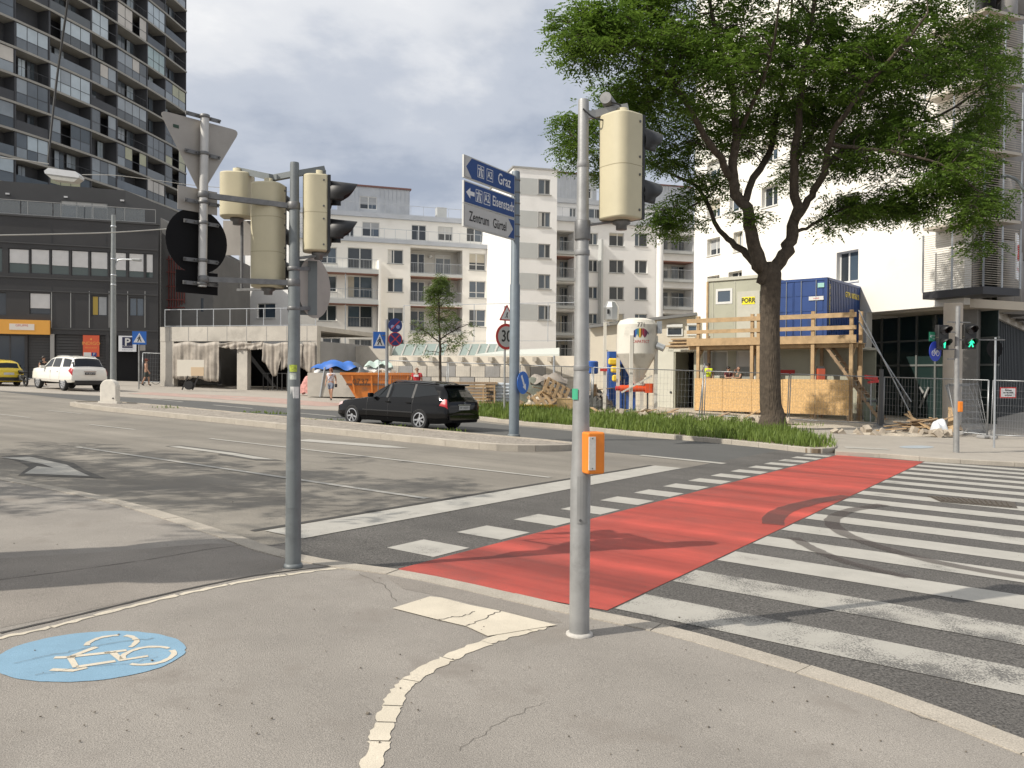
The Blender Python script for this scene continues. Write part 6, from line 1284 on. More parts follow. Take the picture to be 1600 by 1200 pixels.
p = G(228, 604); person(gp(p[0], p[1], .04), R_(-70), 'bare-chested man in dark shorts and a cap walking by the garage fence', walk_pose(.2, .12), [trousers(mat('cloth_shorts', (.06, .07, .065), .9), 0, nm='shorts')]+shoes(DARKC), .03, HAIRB, 1.0, cap_hat(mat('cap_red', (.30, .07, .05), .8)))
J = walk_pose(.24, .1); J['ankle_r'] = (.09, -.26, .17); J['toe_r'] = (.09, -.22, .06); J['elbow_l'] = (-.25, -.08, 1.14); J['wrist_l'] = (-.28, .04, .93); J['hand_l'] = (-.28, .06, .86)
def bag(t, D):
    p_ = Vector(D['hand_l']); o = MB().obox(p_+Vector((-.02, .03, -.06)), (.05, 0, 0), (0, .10, 0), (0, 0, .09)).build('handbag', DARKC, t, False, True); o.modifiers.new('b', 'BEVEL').width = .02
    MB().tube([(-.14, .11, 1.42), (0, .13, 1.25), (.12, .12, 1.06)], .014, 6).build('bag_strap', DENIM, t, True, True)
def skirt(m): return ('skirt', [[('waist', 'pelvis', .4), 'pelvis', 'hip_l', ('hip_l', 'knee_l', .8)], ['pelvis', 'hip_r', ('hip_r', 'knee_r', .8)]], m, 1.35)
p = G(517, 627); person(gp(p[0], p[1], .04), R_(175), 'woman in a pale printed top and blue-grey skirt crossing the pavement', J, [shirt(PALEC, 1.12, .4), skirt(BLUEG)]+shoes(DARKC), .16, mat('hair_auburn', (.22, .07, .02), .6), .95, bag)
def backprint(t, D): MB().box((0, -.14, 1.34), (.22, .012, .09)).build('back_print', SWHITE, t, local=True)
J = walk_pose(.04, .02); p = at(651, 640, 36.5); person(gp(p.x, p.y, .12), R_(-8), 'worker in a red shirt standing behind the orange skip', J, [shirt(REDC, 1.12, .55), trousers(REDC)]+shoes(DARKC), .0, HAIRD, 1.03, backprint)
J = walk_pose(.05, .02); p = G(34, 603); person(gp(p[0]+.9, p[1]+.6, .03), R_(-120), 'person in a black top and jeans by the parked motorcycle', J, [shirt(DARKC, 1.12, .5), trousers(DENIM)]+shoes(DARKC), .04, HAIRD, 1.0)
# ================================================================ building site
TIM = mat('timber_fresh', (.40, .275, .15), .8, var=.22, vscale=3, bump=.1, bscale=30); TIMD = mat('timber_weathered', (.30, .21, .13), .85, var=.25, vscale=3)
OSB = mat('osb_board', (.56, .36, .16), .8, var=.22, vscale=12, speck=.25, sscale=35); HUT = mat('hut_beige', (.37, .37, .29), .6, var=.06, vscale=1, stain=(.32, .32, .26), stscale=1.5); HUTD = mat('hut_beige_light', (.48, .47, .40), .65, var=.05)
CBLUE = mat('container_blue', (.018, .055, .20), .45, var=.12, vscale=1.5, stain=(.02, .045, .14), stscale=1.2); CBLUE2 = mat('cabinet_blue', (.02, .09, .36), .5); SILO = mat('silo_white', (.66, .63, .56), .5, var=.05, vscale=1.2, stain=(.5, .47, .41), stscale=1.4)
SORANGE = mat('skip_orange', (.62, .20, .035), .6, var=.12, vscale=2, stain=(.36, .17, .08), stscale=1.3); STEELD = mat('steel_dark', (.10, .10, .10), .55, .5); RUB = mat('rubble', (.36, .31, .25), .95, var=.3, vscale=4); FENCE = mat('fence_zinc', (.30, .31, .32), .45, .6)
def zG(p): return zg(p[0], p[1])
# ---- mobile mesh fence panels: one prototype, copied
def fence_proto(L=3.4, H_=2.05):
    t = thing('site_fence', (0, 0, 0), '', 'fence')
    MB().tube([(0, 0, .08), (0, 0, H_)], .022, 8).build('frame_post', FENCE, t, True, True); MB().tube([(L, 0, .08), (L, 0, H_)], .022, 8).build('frame_post', FENCE, t, True, True)
    MB().tube([(0, 0, H_), (L, 0, H_)], .02, 8).build('frame_rail', FENCE, t, True, True); MB().tube([(0, 0, .14), (L, 0, .14)], .018, 8).build('frame_rail', FENCE, t, True, True)
    mb = MB()
    for k in range(1, int(L/.11)): mb.beam((k*.11, 0, .14), (k*.11, 0, H_), .0045, .0045, (0, 1, 0))
    for z in (.4, .66, .92, 1.18, 1.44, 1.7): mb.beam((0, 0, z), (L, 0, z), .005, .005)
    o = mb.build('wire_mesh', FENCE, t, False, True); o['kind'] = 'stuff'
    for x in (0, L): o = MB().obox((x, 0, .06), (.12, 0, 0), (0, .33, 0), (0, 0, .06)).build('concrete_foot', CONCD, t, False, True); o.modifiers.new('b', 'BEVEL').width = .03
    return t
fp = fence_proto(); fused = [False]
def fence_line(p, q, label, group, n=None, H_=None):
    p, q = Vector(p), Vector(q); d = q-p; n = n or max(1, round(d.length/3.4))
    for k in range(n):
        lb_ = label[min(k, len(label)-1)] if isinstance(label, tuple) else label
        a = p+d*(k/n); b = p+d*((k+1)/n-.02/n); f = fp if not fused[0] else copy_tree(fp); fused[0] = True; za, zb = zG(a)+.1, zG(b)+.1
        f.location = (a.x, a.y, za); f.rotation_euler = (0, -math.atan2(zb-za, (b-a).length), math.atan2(d.y, d.x)); f.scale = ((b-a).length/3.4, 1, (H_ or 2.05)/2.05); tag(f, lb_, 'fence', group)
fence_line(G(222, 602), G(346, 605), 'mesh fence panel in front of the garage ramp sheeting', 'fence panels at the garage ramp')
fence_line(G(590, 636), G(925, 650), ('mesh fence panel standing in front of the orange skip', 'mesh fence panel standing in front of the timber stack', 'mesh fence panel standing in front of the tilted pallets'), 'fence panels along the grass verge')
fence_line(G(925, 650), G(1100, 657), 'mesh fence panel in front of the white silo', 'fence panels by the silo'); fence_line(G(1100, 657), G(1374, 671), ('mesh fence panel in front of the hoarding beside the leaning prop', 'mesh fence panel in front of the hoarding beside the dark gate post'), 'fence panels by the hoarding')
fence_line(G(1380, 671), G(1546, 690), 'mesh fence panel in front of the glazed entrance', 'fence panels by the glazed entrance'); fence_line(G(1548, 690), G(1680, 696), 'mesh fence panel carrying the keep-out sign', 'fence panels with the keep-out sign')
x, y = G(1376, 672); t = thing('gate_post', gp(x, y, .1), 'stout dark grey fence post at the corner of the hoarding fence', 'post'); MB().tube([gp(x, y, 0), (x, y, zpx(1378, 577, y))], .08, 12).build('post', STEELD, t, 'auto'); MB().box(gp(x, y, .13), (.45, .35, .1)).build('post_foot', CONCD, t)
x, y = G(1092, 656); t = thing('fence_prop', gp(x, y, .1), 'leaning steel prop against the fence by the hoarding', 'prop'); MB().tube([gp(x, y, .1), at(1101, 568, y+.1)], .03, 10).build('prop_tube', FENCE, t, 'auto'); MB().box(gp(x, y, .11), (.2, .2, .02)).build('foot_plate', FENCE, t)
# ---- keep-out sign
cs = at(1575, 613.5, G(1560, 690)[1]-.04); en = Vector((.98, .2, 0)).normalized(); nn_ = Vector((.2, -.98, 0)).normalized()
t = thing('keep_out_sign', cs-Vector((0, 0, .25)), 'white keep-out notice with red border hung on the mesh fence', 'sign'); a = plate(t, [(-.33, -.19), (.33, -.19), (.33, .19), (-.33, .19)], cs, en, nn_, SRED, 'sign_border', .008); plate(a, [(-.29, -.15), (.29, -.15), (.29, .15), (-.29, .15)], cs+nn_*.009, en, nn_, SWHITE, 'sign_field', .002)
for k, s_ in enumerate(('Betreten', 'der Baustelle', 'verboten!')): mb = MB(); put_text(mb, s_, .055, cs+nn_*.0125+Vector((0, 0, .085-k*.085)), en, (0, 0, 1), bold=.003); mb.build('lettering', MATS['letter_black'], a)
# ---- retaining wall with corbels and glass canopy
qa, qb = at(500, 560, 55).xy, at(905, 560, 50).xy; WK = Wall(qa, qb); zk0 = zg(*WK.P(5, 0).xy)-.3
rw = thing('retaining_wall', gp(*WK.P(WK.L/2, 0).xy), 'long pale concrete retaining wall with corbels and glass canopies', 'wall')
def rk(*r): return WK.rect(*r)
u1 = rk(608, 560, 612, 570)[0]; ztk = WK.uv(750, 556)[1]; zlow = WK.uv(750, 578)[1]
WK.part('wall', u1, WK.L, zk0, ztk, -.5, 0, mat('concrete_pale', (.60, .55, .47), .85, var=.08, vscale=.7, stain=(.5, .46, .4), stscale=.8), rw); WK.part('high_wall', 0, u1-.02, zk0, WK.uv(545, 541)[1], -.5, -.1, CONC, rw)
k = 0
for x in range(628, 860, 23): r = rk(x, 558, x+6, 565); WK.part('corbel', r[0], r[1], r[2], r[3], .002, .5, CONC, rw); k += 1
for row in range(3):   # large concrete blocks at the foot
    n = 13
    for c_ in range(n): L_ = (WK.L-u1)/n; WK.part('concrete_block', u1+L_*c_+(.3 if row % 2 else 0)+.02, u1+L_*(c_+1)+(.3 if row % 2 else 0)-.02, zk0+row*.72, zk0+row*.72+.69, .01, .65+.02*(c_ % 3), CONC if (c_+row) % 3 else CONCD, rw)
for x0, x1 in ((606, 690), (712, 782)):
    r = rk(x0, 538, x1, 555); n = 5
    for c_ in range(n): L_ = (r[1]-r[0])/n; MB().prism([(0, 0), (L_-.06, 0), (L_-.06, .02), (0, .02)], WK.P(r[0]+L_*c_, ztk+.05, -.5), (WK.e.x, WK.e.y, 0), (WK.n.x, WK.n.y, 0), Vector((.3, -.0, r[3]-ztk))).build('canopy_pane', mat('canopy_glass', (.34, .42, .40), .15, spec=.6, alpha=.75), rw); MB().beam(WK.P(r[0]+L_*c_, ztk, -.46), WK.P(r[0]+L_*c_, ztk, -.46)+Vector((.3, 0, r[3]-ztk)), .08, .08).build('canopy_bar', FRAMEW, rw)
railing(WK, u1, WK.L, ztk+1.0, 2.6, -2.4, METAL, rw, gap=2.2, bw=.04, name='upper_railing')
# slanting pale canopy roof right of the post
q = at(845, 553, 47); t = thing('site_canopy', gp(q.x, q.y), 'pale sheet canopy roof slanting over the retaining wall', 'canopy'); p1, p2, p3, p4 = at(742, 556, 48), at(800, 549, 50), at(874, 546, 48), at(874, 556, 45)
MB().add([p1, p4, p3, p2, p1+Vector((0, 0, .1)), p4+Vector((0, 0, .1)), p3+Vector((0, 0, .1)), p2+Vector((0, 0, .1))], [(3, 2, 1, 0), (4, 5, 6, 7), (0, 1, 5, 4), (1, 2, 6, 5), (2, 3, 7, 6), (3, 0, 4, 7)]).build('roof_sheet', mat('sheet_pale', (.50, .52, .48), .6), t)
for p_ in (p4, p3): MB().tube([(p_.x-.3, p_.y, zg(p_.x, p_.y)), (p_.x-.3, p_.y, p_.z)], .06, 8).build('support', METAL, t)
# ---- orange skip
def skip(loc, rz, label, L=4.6, Wd=1.8, Hh=1.45):
    t = thing('skip', loc, label, 'skip'); t.rotation_euler = (0, 0, rz); ORG[t.name] = Vector((0, 0, 0)); mb = MB()
    lo = [(-L*.28, -Wd*.45, .1), (L*.28, -Wd*.45, .1), (L*.28, Wd*.45, .1), (-L*.28, Wd*.45, .1)]; hi = [(-L/2, -Wd/2, Hh), (L/2, -Wd/2, Hh), (L/2, Wd/2, Hh), (-L/2, Wd/2, Hh)]; inn = [(x*.93, y*.93, z) for x, y, z in hi]; ib = [(x*.9, y*.9, z+.6) for x, y, z in lo]
    mb.add(lo+hi+inn+ib, [(3, 2, 1, 0)]+[(i, (i+1) % 4, (i+1) % 4+4, i+4) for i in range(4)]+[(i+4, (i+1) % 4+4, (i+1) % 4+8, i+8) for i in range(4)]+[(i+8, (i+1) % 4+8, (i+1) % 4+12, i+12) for i in range(4)]+[(12, 13, 14, 15)]).build('tub', SORANGE, t, False, True)
    for s_ in (-1, 1):
        MB().beam((-L/2, s_*(Wd/2+.03), Hh-.05), (L/2, s_*(Wd/2+.03), Hh-.05), .08, .12).build('rim', SORANGE, t, False, True); MB().beam((-L*.42, s_*(Wd/2+.0), Hh*.62), (L*.42, s_*(Wd/2+.0), Hh*.62), .07, .09).build('side_rail', mat('skip_rail_dark', (.14, .07, .04), .7), t, False, True)
        for x in (-.32, -.1, .12, .32): MB().beam((L*x, s_*(Wd/2-.005), .5), (L*x*1.1, s_*(Wd/2+.02), Hh-.1), .07, .08, (1, 0, 0)).build('rib', SORANGE, t, False, True)
    return t
p = at(572, 618, 38.0); sk_ = skip(gp(p.x+.62, p.y+.4, .1), R_(8), 'orange builder\'s skip heaped with rubble behind the black car', 3.7)
mb = MB(); put_text(mb, '0737', .26, (-.9, -.965, 1.02), (1, 0, 0), (0, 0, 1)); o = mb.build('number', mat('skip_letter', (.08, .04, .02), .7), sk_, local=True)
# rubble heaps: lumpy mound + stones
def heap(name, loc, a, b, h, label, m, n, cat, seed=1, planks=0, mstone=None):
    rnd = random.Random(seed); t = thing(name, loc, label, cat); ORG[t.name] = Vector((0, 0, 0)); vs = []; N_, K_ = 7, 18
    for i in range(N_+1):
        q = i/N_
        for k in range(K_):
            an = 2*math.pi*k/K_; rr = q*(1+rnd.uniform(-.12, .12)); vs.append((a*rr*math.cos(an), b*rr*math.sin(an), max(-.05, h*(1-q**1.4)*(1+rnd.uniform(-.2, .2)))))
    MB().add(vs, [(i*K_+k, i*K_+(k+1) % K_, (i+1)*K_+(k+1) % K_, (i+1)*K_+k)[::-1] for i in range(N_) for k in range(K_)]).build('mound', m, t, False, True)
    for k in range(n):
        an, q = rnd.uniform(0, 6.28), rnd.uniform(.1, 1.05)**.6; s_ = rnd.uniform(.06, .22); z = h*(1-min(1, q)**1.4)+s_*.2; ax = [Vector((rnd.gauss(0, 1), rnd.gauss(0, 1), rnd.gauss(0, 1))).normalized() for _ in range(2)]; c_ = ax[0].cross(ax[1]).normalized(); b_ = c_.cross(ax[0])
        MB().obox((a*q*math.cos(an), b*q*math.sin(an), z), ax[0]*s_, b_*s_*.7, c_*s_*.5).build('rubble_piece', mstone or m, t, False, True)
    for k in range(planks):
        an = rnd.uniform(0, 6.28); q = rnd.uniform(0, .8); p_ = Vector((a*q*math.cos(an), b*q*math.sin(an), h*(1-q**1.4)+.12)); d_ = Vector((rnd.uniform(-1, 1), rnd.uniform(-.5, .5), rnd.uniform(-.25, .35))).normalized()*rnd.uniform(.4, 1.1); MB().beam(p_-d_, p_+d_, rnd.uniform(.08, .2), .03).build('plank', rnd.choice((TIM, TIMD)), t, False, True)
    return t
def on(px, py, Y, dz=.1): p_ = at(px, py, Y); return gp(p_.x, p_.y, dz)
b_ = on(575, 590, 38.3); heap('rubble_load', (b_.x+.62, b_.y+.3, b_.z+.75), 1.5, .72, .75, 'grey rubble load piled inside the orange skip', RUB, 20, 'rubble', 3)
b_ = on(535, 590, 44); tp = thing('covered_pile', b_, 'dark material pile under a crumpled blue tarpaulin on a pale block', 'pile')
MB().box(b_+Vector((-.4, 0, .65)), (2.6, 1.8, 1.3)).build('block_base', CONC, tp); heapm = MB()
def blanket(c, a, b, h, m, nm, parent, seed, rag=.15):
    rnd = random.Random(seed); n = 20; ph_ = [rnd.uniform(0, 6) for _ in range(6)]; vs = []
    for i in range(n+1):
        for j in range(n+1):
            u, v = i/n*2-1, j/n*2-1; r2 = max(abs(u), abs(v)); z = h*(1-r2**3)+.07*math.sin(u*7+ph_[0]+v*3)+.05*math.sin(v*9+ph_[1]+u*5)+.1*math.sin(u*3+ph_[2])*math.cos(v*4+ph_[3])
            vs.append((c[0]+a*u*(1+.05*math.sin(v*5+ph_[4])), c[1]+b*v, c[2]+z))
    return MB().add(vs, [(i*(n+1)+j, (i+1)*(n+1)+j, (i+1)*(n+1)+j+1, i*(n+1)+j+1) for i in range(n) for j in range(n)]).build(nm, m, parent, True)
blanket(b_+Vector((.2, 0, 1.0)), 1.5, .9, .75, mat('bag_dark_grey', (.07, .075, .08), .5), 'dark_sheet', tp, 2); blanket(b_+Vector((-.3, -.1, 1.55)), 1.25, .7, .35, mat('tarp_blue', (.03, .13, .45), .45, var=.15, vscale=3), 'blue_tarpaulin', tp, 5)
for dx in (-1.0, .9): MB().tube([b_+Vector((dx, -.9, .0)), b_+Vector((dx+.25, -.95, 1.6))], .05, 8).build('support_prop', METAL, tp)
b_ = on(590, 590, 46); tp = thing('covered_boat', b_, 'white covered trailer load with a pale green top beside the sign post', 'trailer'); blanket(b_+Vector((0, 0, .75)), 1.35, .8, .95, mat('cover_white', (.62, .60, .58), .6), 'white_cover', tp, 8); blanket(b_+Vector((.1, 0, 1.72)), .75, .5, .25, mat('cover_mint', (.42, .52, .47), .6), 'mint_cover', tp, 9)
MB().box(b_+Vector((0, 0, .5)), (2.4, 1.3, .35)).build('trailer_bed', STEELD, tp)
for dx in (-.6, .6): MB().tube([b_+Vector((dx, -.75, .35)), b_+Vector((dx, -.6, .35))], .3, 16).build('wheel', TYRE_R, tp)
# barrier netting, barrel and blue bag by the garage
b_ = on(489, 609, 45); t = thing('barrier_net', b_, 'red and white barrier netting beside the garage pillar', 'barrier'); o = blanket(b_+Vector((0, 0, .1)), .75, .35, .95, mat('net_red_white', (.60, .30, .27), .8, var=.35, vscale=9), 'net_sheet', t, 4)
for dx in (-.7, .7): MB().tube([b_+Vector((dx, -.3, 0)), b_+Vector((dx, -.3, 1.2))], .03, 8).build('net_post', METAL, t)
b_ = on(497, 592, 46); t = thing('white_barrel', b_, 'white plastic barrel standing behind the red and white netting', 'barrel'); MB().lathe([(.22, 0), (.26, .05), (.27, .5), (.26, 1.2), (.22, 1.35), (.1, 1.4), (.1, 1.5)], b_, 18).build('drum', FRAMEW, t, True); MB().lathe([(.11, 1.5), (.11, 1.56)], b_, 14).build('lid', SRED, t)
b_ = on(499, 612, 44.4); t = thing('blue_sack', b_, 'blue plastic sack leaning by the barrier netting', 'sack'); blanket(b_+Vector((0, 0, -.05)), .32, .25, .95, mat('sack_blue', (.20, .38, .58), .5), 'sack_bag', t, 6); MB().tube([b_+Vector((0, 0, .85)), b_+Vector((.03, 0, 1.0))], [.05, .08], 8).build('sack_neck', MATS['sack_blue'], t)
# board on a trailer frame behind the garage fence
b_ = on(298, 601, 46); t = thing('site_board', b_, 'pale blank site board on a small dark trailer frame', 'board'); c_ = at(298, 575, 46); MB().box(c_, (1.56, .06, .95)).build('panel', mat('board_cream', (.62, .58, .50), .7), t); MB().box(c_+Vector((.4, -.04, -.2)), (.74, .02, .5)).build('patch', mat('board_tan', (.55, .42, .28), .7), t)
for dx in (-.5, .1): MB().beam(b_+Vector((dx, 0, .0)), (b_.x+dx+.35, b_.y, c_.z-.45), .06, .06).build('frame_leg', TRIMB, t)
MB().tube([b_+Vector((-.1, -.1, .25)), b_+Vector((-.1, .1, .25))], .25, 14).build('wheel', TYRE_R, t)
# bicycle
def bicycle(loc, rz, label):
    t = thing('bicycle', loc, label, 'bicycle'); t.rotation_euler = (0, 0, rz); ORG[t.name] = Vector((0, 0, 0))
    for x in (-.52, .52): w_ = MB().tube([(x+.33*math.cos(R_(k)), 0, .34+.33*math.sin(R_(k))) for k in range(0, 361, 20)], .018, 6, cap=False).build('wheel', TYRE_R, t, True, True); MB().tube([(x, -.03, .34), (x, .03, .34)], .03, 8).build('hub', CHROME, w_, False, True)
    mb = MB()
    for p_, q_ in (((-.52, .34), (-.15, .80)), ((-.15, .80), (.38, .78)), ((.38, .78), (-.08, .30)), ((-.08, .30), (-.52, .34)), ((-.08, .30), (-.17, .88)), ((.52, .34), (.36, .92))): mb.tube([(p_[0], 0, p_[1]), (q_[0], 0, q_[1])], .016, 6)
    o = mb.build('frame', TRIMB, t, True, True); MB().box((-.19, 0, .92), (.24, .13, .05)).build('saddle', TRIMB, t, local=True); MB().tube([(.34, -.28, .98), (.38, 0, .95), (.34, .28, .98)], .013, 6).build('handlebar', CHROME, t, True, True)
p = G(248, 602); bicycle(gp(p[0], p[1]+.8, .04), R_(10), 'dark bicycle leaning by the garage pillar behind the fence')
# ---- timber stack, cement sacks, pallets, crate
def pallet_mesh():
    mb = MB()
    return mb
def pallet(loc, M_, label, group=None):
    t = thing('wooden_pallet', loc, label, 'pallet', group); ORG[t.name] = Vector((0, 0, 0)); t.rotation_euler = M_
    for y in (-.36, 0, .36): MB().box((0, y, .05), (1.2, .1, .1)).build('bearer', TIM, t, local=True)
    for x in (-.55, -.27, 0, .27, .55): MB().box((x, 0, .112), (.13, .8, .022)).build('deck_board', TIM, t, local=True)
    for x in (-.54, 0, .54): MB().box((x, 0, -.012), (.12, .8, .022)).build('base_board', TIM, t, local=True)
    return t
b_ = on(868, 628, 37.5); pallet(b_+Vector((0, 0, .9)), (R_(70), R_(28), R_(12)), 'wooden pallet tilted on edge on top of the scrap heap'); pallet(b_+Vector((-.45, -.2, .55)), (R_(62), R_(-30), R_(25)), 'wooden pallet lying steeply below the tilted one')
heap('scrap_heap', on(862, 628, 38.2), 1.8, .9, .75, 'scrap heap of boards and sheeting below the tilted pallets', RUB, 24, 'scrap', 11, 9, TIMD)
b_ = on(828, 620, 38.8); t = thing('sheeted_pile', b_, 'pile under dark green netting beside the tilted pallets', 'pile'); blanket(b_, 1.0, .7, 1.35, mat('net_green_grey', (.14, .15, .12), .8, var=.2, vscale=4), 'net_cover', t, 13); blanket(b_+Vector((.9, .0, 1.25)), .9, .5, .3, mat('sheet_grey_brown', (.26, .23, .20), .7, var=.2, vscale=4), 'folded_sheet', t, 14); blanket(b_+Vector((.25, -.75, 0)), .45, .3, .6, mat('sheet_cream', (.50, .46, .38), .7), 'cream_sack', t, 15)
b_ = on(883, 637, 35.6); t = thing('plywood_crate', b_, 'small plywood crate standing on battens behind the fence', 'crate'); CRW = mat('plywood', (.55, .38, .19), .75, var=.12, vscale=8); MB().box(b_+Vector((0, 0, .36)), (.72, .5, .5)).build('crate_box', CRW, t)
for dx in (-.25, .25): MB().box(b_+Vector((dx, 0, .05)), (.1, .5, .1)).build('batten', TIM, t)
MB().box(b_+Vector((0, 0, .62)), (.76, .54, .02)).build('lid', CRW, t)
b_ = on(845, 634, 36.4); t = thing('yellow_beam', b_, 'yellow formwork beam lying flat in front of the scrap heap', 'beam'); FY = mat('formwork_yellow', (.62, .42, .06), .6)
for dz in (.05, .25): MB().box(b_+Vector((0, 0, dz)), (1.9, .08, .05)).build('flange', FY, t)
MB().box(b_+Vector((0, 0, .15)), (1.9, .03, .15)).build('web', FY, t)
b_ = on(745, 634, 40); t = thing('timber_stack', b_, 'stack of sawn timber boards beside the plastic-wrapped sacks', 'timber'); rnd = random.Random(3)
for k in range(7):
    for j in range(2): MB().box(b_+Vector((rnd.uniform(-.12, .12)-.3, -.4+j*.5, .12+k*.16)), (2.3+rnd.uniform(-.3, .2), .42, .11), rnd.uniform(-.03, .03)).build('board', TIM if rnd.random() < .7 else TIMD, t)
for dx in (.35, .9): MB().beam(b_+Vector((dx, -.75, .0)), b_+Vector((dx, -.75, 1.0)), .09, .07).build('stake', TIM, t)
for k, px in enumerate((774, 797)):
    b_ = on(px, 634, 40.5); t = thing('wrapped_sacks', b_, ('film-wrapped sack pallet next to the timber stack', 'film-wrapped sack pallet next to the speed limit post')[k], 'sacks', 'wrapped sack pallets'); MB().box(b_+Vector((0, 0, .07)), (1.05, .8, .14)).build('pallet_base', TIM, t)
    for i in range(6): o = MB().box(b_+Vector((rnd.uniform(-.03, .03), 0, .24+i*.16)), (.98, .75, .155)).build('sack_layer', mat('film_pale_blue', (.52, .57, .63), .35, var=.15, vscale=8), t); bv = o.modifiers.new('b', 'BEVEL'); bv.width = .06; bv.segments = 2
# ---- silo
Ys = 36.0; sb = on(1000, 640, Ys); si = thing('mortar_silo', sb, 'white mortar silo on legs with number 771 and striped elephant emblem', 'silo'); cs_ = at(995, 560, Ys); SX = cs_.x; zt_, ze, zc1 = zpx(995, 497, Ys), zpx(995, 508, Ys), zpx(995, 553, Ys); R0 = 31*Ys/F
MB().lathe([(.12, zpx(995, 600, Ys)), (.2, zpx(995, 596, Ys)), (R0, zc1), (R0, ze), (R0*.86, ze+.2), (R0*.5, zt_-.02), (.1, zt_), (0, zt_)], (SX, Ys, 0), 40).build('tank', SILO, si, 'auto')
for a in (45, 135, 225, 315):
    lx, ly = SX+R0*.98*math.cos(R_(a+20)), Ys+R0*.98*math.sin(R_(a+20)); MB().box((lx, ly, (zg(lx, ly)+ze-.5)/2), (.15, .15, ze-.5-zg(lx, ly))).build('leg', SILO, si)
MB().beam((SX-R0*.9, Ys-R0, sb.z+1.0), (SX+R0*.6, Ys-R0, sb.z+1.75), .05, .07).build('brace', SILO, si); MB().beam((SX-R0*.9, Ys+R0*.8, sb.z+1.0), (SX+R0*.6, Ys+R0*.8, sb.z+1.75), .05, .07).build('brace', SILO, si)
def curved(polys, zc, m, nm, rr=R0+.004):
    for pg in polys:
        MB().add([(SX+rr*math.sin(x/rr+.05), Ys-rr*math.cos(x/rr+.05), zc+y) for x, y in pg], [tuple(range(len(pg)))]).build(nm, m, si)
STRP = [mat('stripe_'+n, c, .5) for n, c in (('navy', (.02, .015, .08)), ('blue', (.02, .12, .40)), ('teal', (.02, .2, .2)), ('yellow', (.65, .42, .03)), ('brown', (.22, .06, .03)), ('red', (.35, .02, .05)), ('maroon', (.14, .01, .06)), ('plum', (.10, .01, .06)))]
zc_ = zpx(995, 522, Ys); hx = .29; prof_ = [(-.33, -.16, .10), (-.26, -.2, .16), (-.18, -.04, .2), (-.10, -.19, .21), (-.02, -.20, .21), (.06, -.05, .21), (.14, -.2, .2), (.22, -.16, .16), (.30, -.02, .08), (.36, -.06, .02)]
for k in range(len(prof_)-1):
    a, b = prof_[k], prof_[k+1]; curved([[(a[0], a[1]), (b[0]-.008, b[1]), (b[0]-.008, b[2]), (a[0], a[2])]], zc_, STRP[k % 8], 'elephant_stripe')
def curved_text(s, h, zc, m, sx__=.85):
    vs, fs = text_mesh(s, h); rr = R0+.006; MB().add([(SX+rr*math.sin(x*sx__/rr+.05), Ys-rr*math.cos(x*sx__/rr+.05), zc+y) for x, y in vs], fs).build('lettering', m, si)
curved_text('771', .2, zpx(995, 509.5, Ys), MATS['letter_black']); curved_text('CAPATECT', .13, zpx(995, 535, Ys), SRED)
MB().tube([(SX+R0*.9, Ys-.5, zpx(995, 540, Ys)), (SX+R0*1.25, Ys-.6, zpx(995, 545, Ys))], .16, 12).build('filter_unit', METAL, si); MB().box((SX+R0+.05, Ys-.3, zpx(995, 512, Ys)), (.2, .25, .55)).build('ladder_box', METAL, si)
b_ = on(985, 625, Ys); t = thing('mortar_pump', on(990, 640, Ys), 'orange mortar pump hanging under the white silo', 'pump'); MP = mat('pump_orange', (.70, .09, .02), .45); z_ = zpx(990, 607, Ys)
MB().tube([(SX-.75, Ys, z_), (SX+.45, Ys, z_)], .15, 14).build('pump_drum', MP, t, 'auto'); MB().box((SX+.55, Ys, z_+.02), (.35, .4, .42)).build('motor', MP, t); MB().tube([(SX-.95, Ys, z_), (SX-.75, Ys, z_)], .1, 10).build('outlet', SRED, t)
for dx in (-.5, .5): MB().box((SX+dx, Ys, (z_-.15+zg(SX, Ys))/2+.05), (.07, .07, z_-.15-zg(SX, Ys))).build('stand', STEELD, t)
# steel hopper on a white post frame, left of the silo
hx_ = at(945, 560, Ys+.2); t = thing('steel_hopper', gp(hx_.x, hx_.y, .1), 'faceted steel hopper on a white post frame left of the silo', 'hopper'); zz0 = zg(hx_.x, hx_.y)
MB().box((hx_.x, hx_.y, (zz0+zpx(945, 503, Ys))/2), (.13, .13, zpx(945, 503, Ys)-zz0)).build('post', SILO, t); c_ = at(955, 486, Ys+.2); MB().lathe([(.2, -.48), (.34, -.40), (.36, .15), (.22, .40), (.14, .46), (0, .46)], c_, 8).build('hopper_drum', mat('hopper_steel', (.50, .50, .48), .3, .7), t); MB().box(c_+Vector((-.18, -.34, -.05)), (.08, .05, .2)).build('valve', TRIMB, t)
for y in (506, 548): MB().beam(at(945, y, Ys+.2), at(966, y, Ys+.2), .07, .07).build('cross_bar', SILO, t)
MB().box(at(943, 578, Ys+.1), (.32, .1, .12)).build('red_handle', SRED, t)
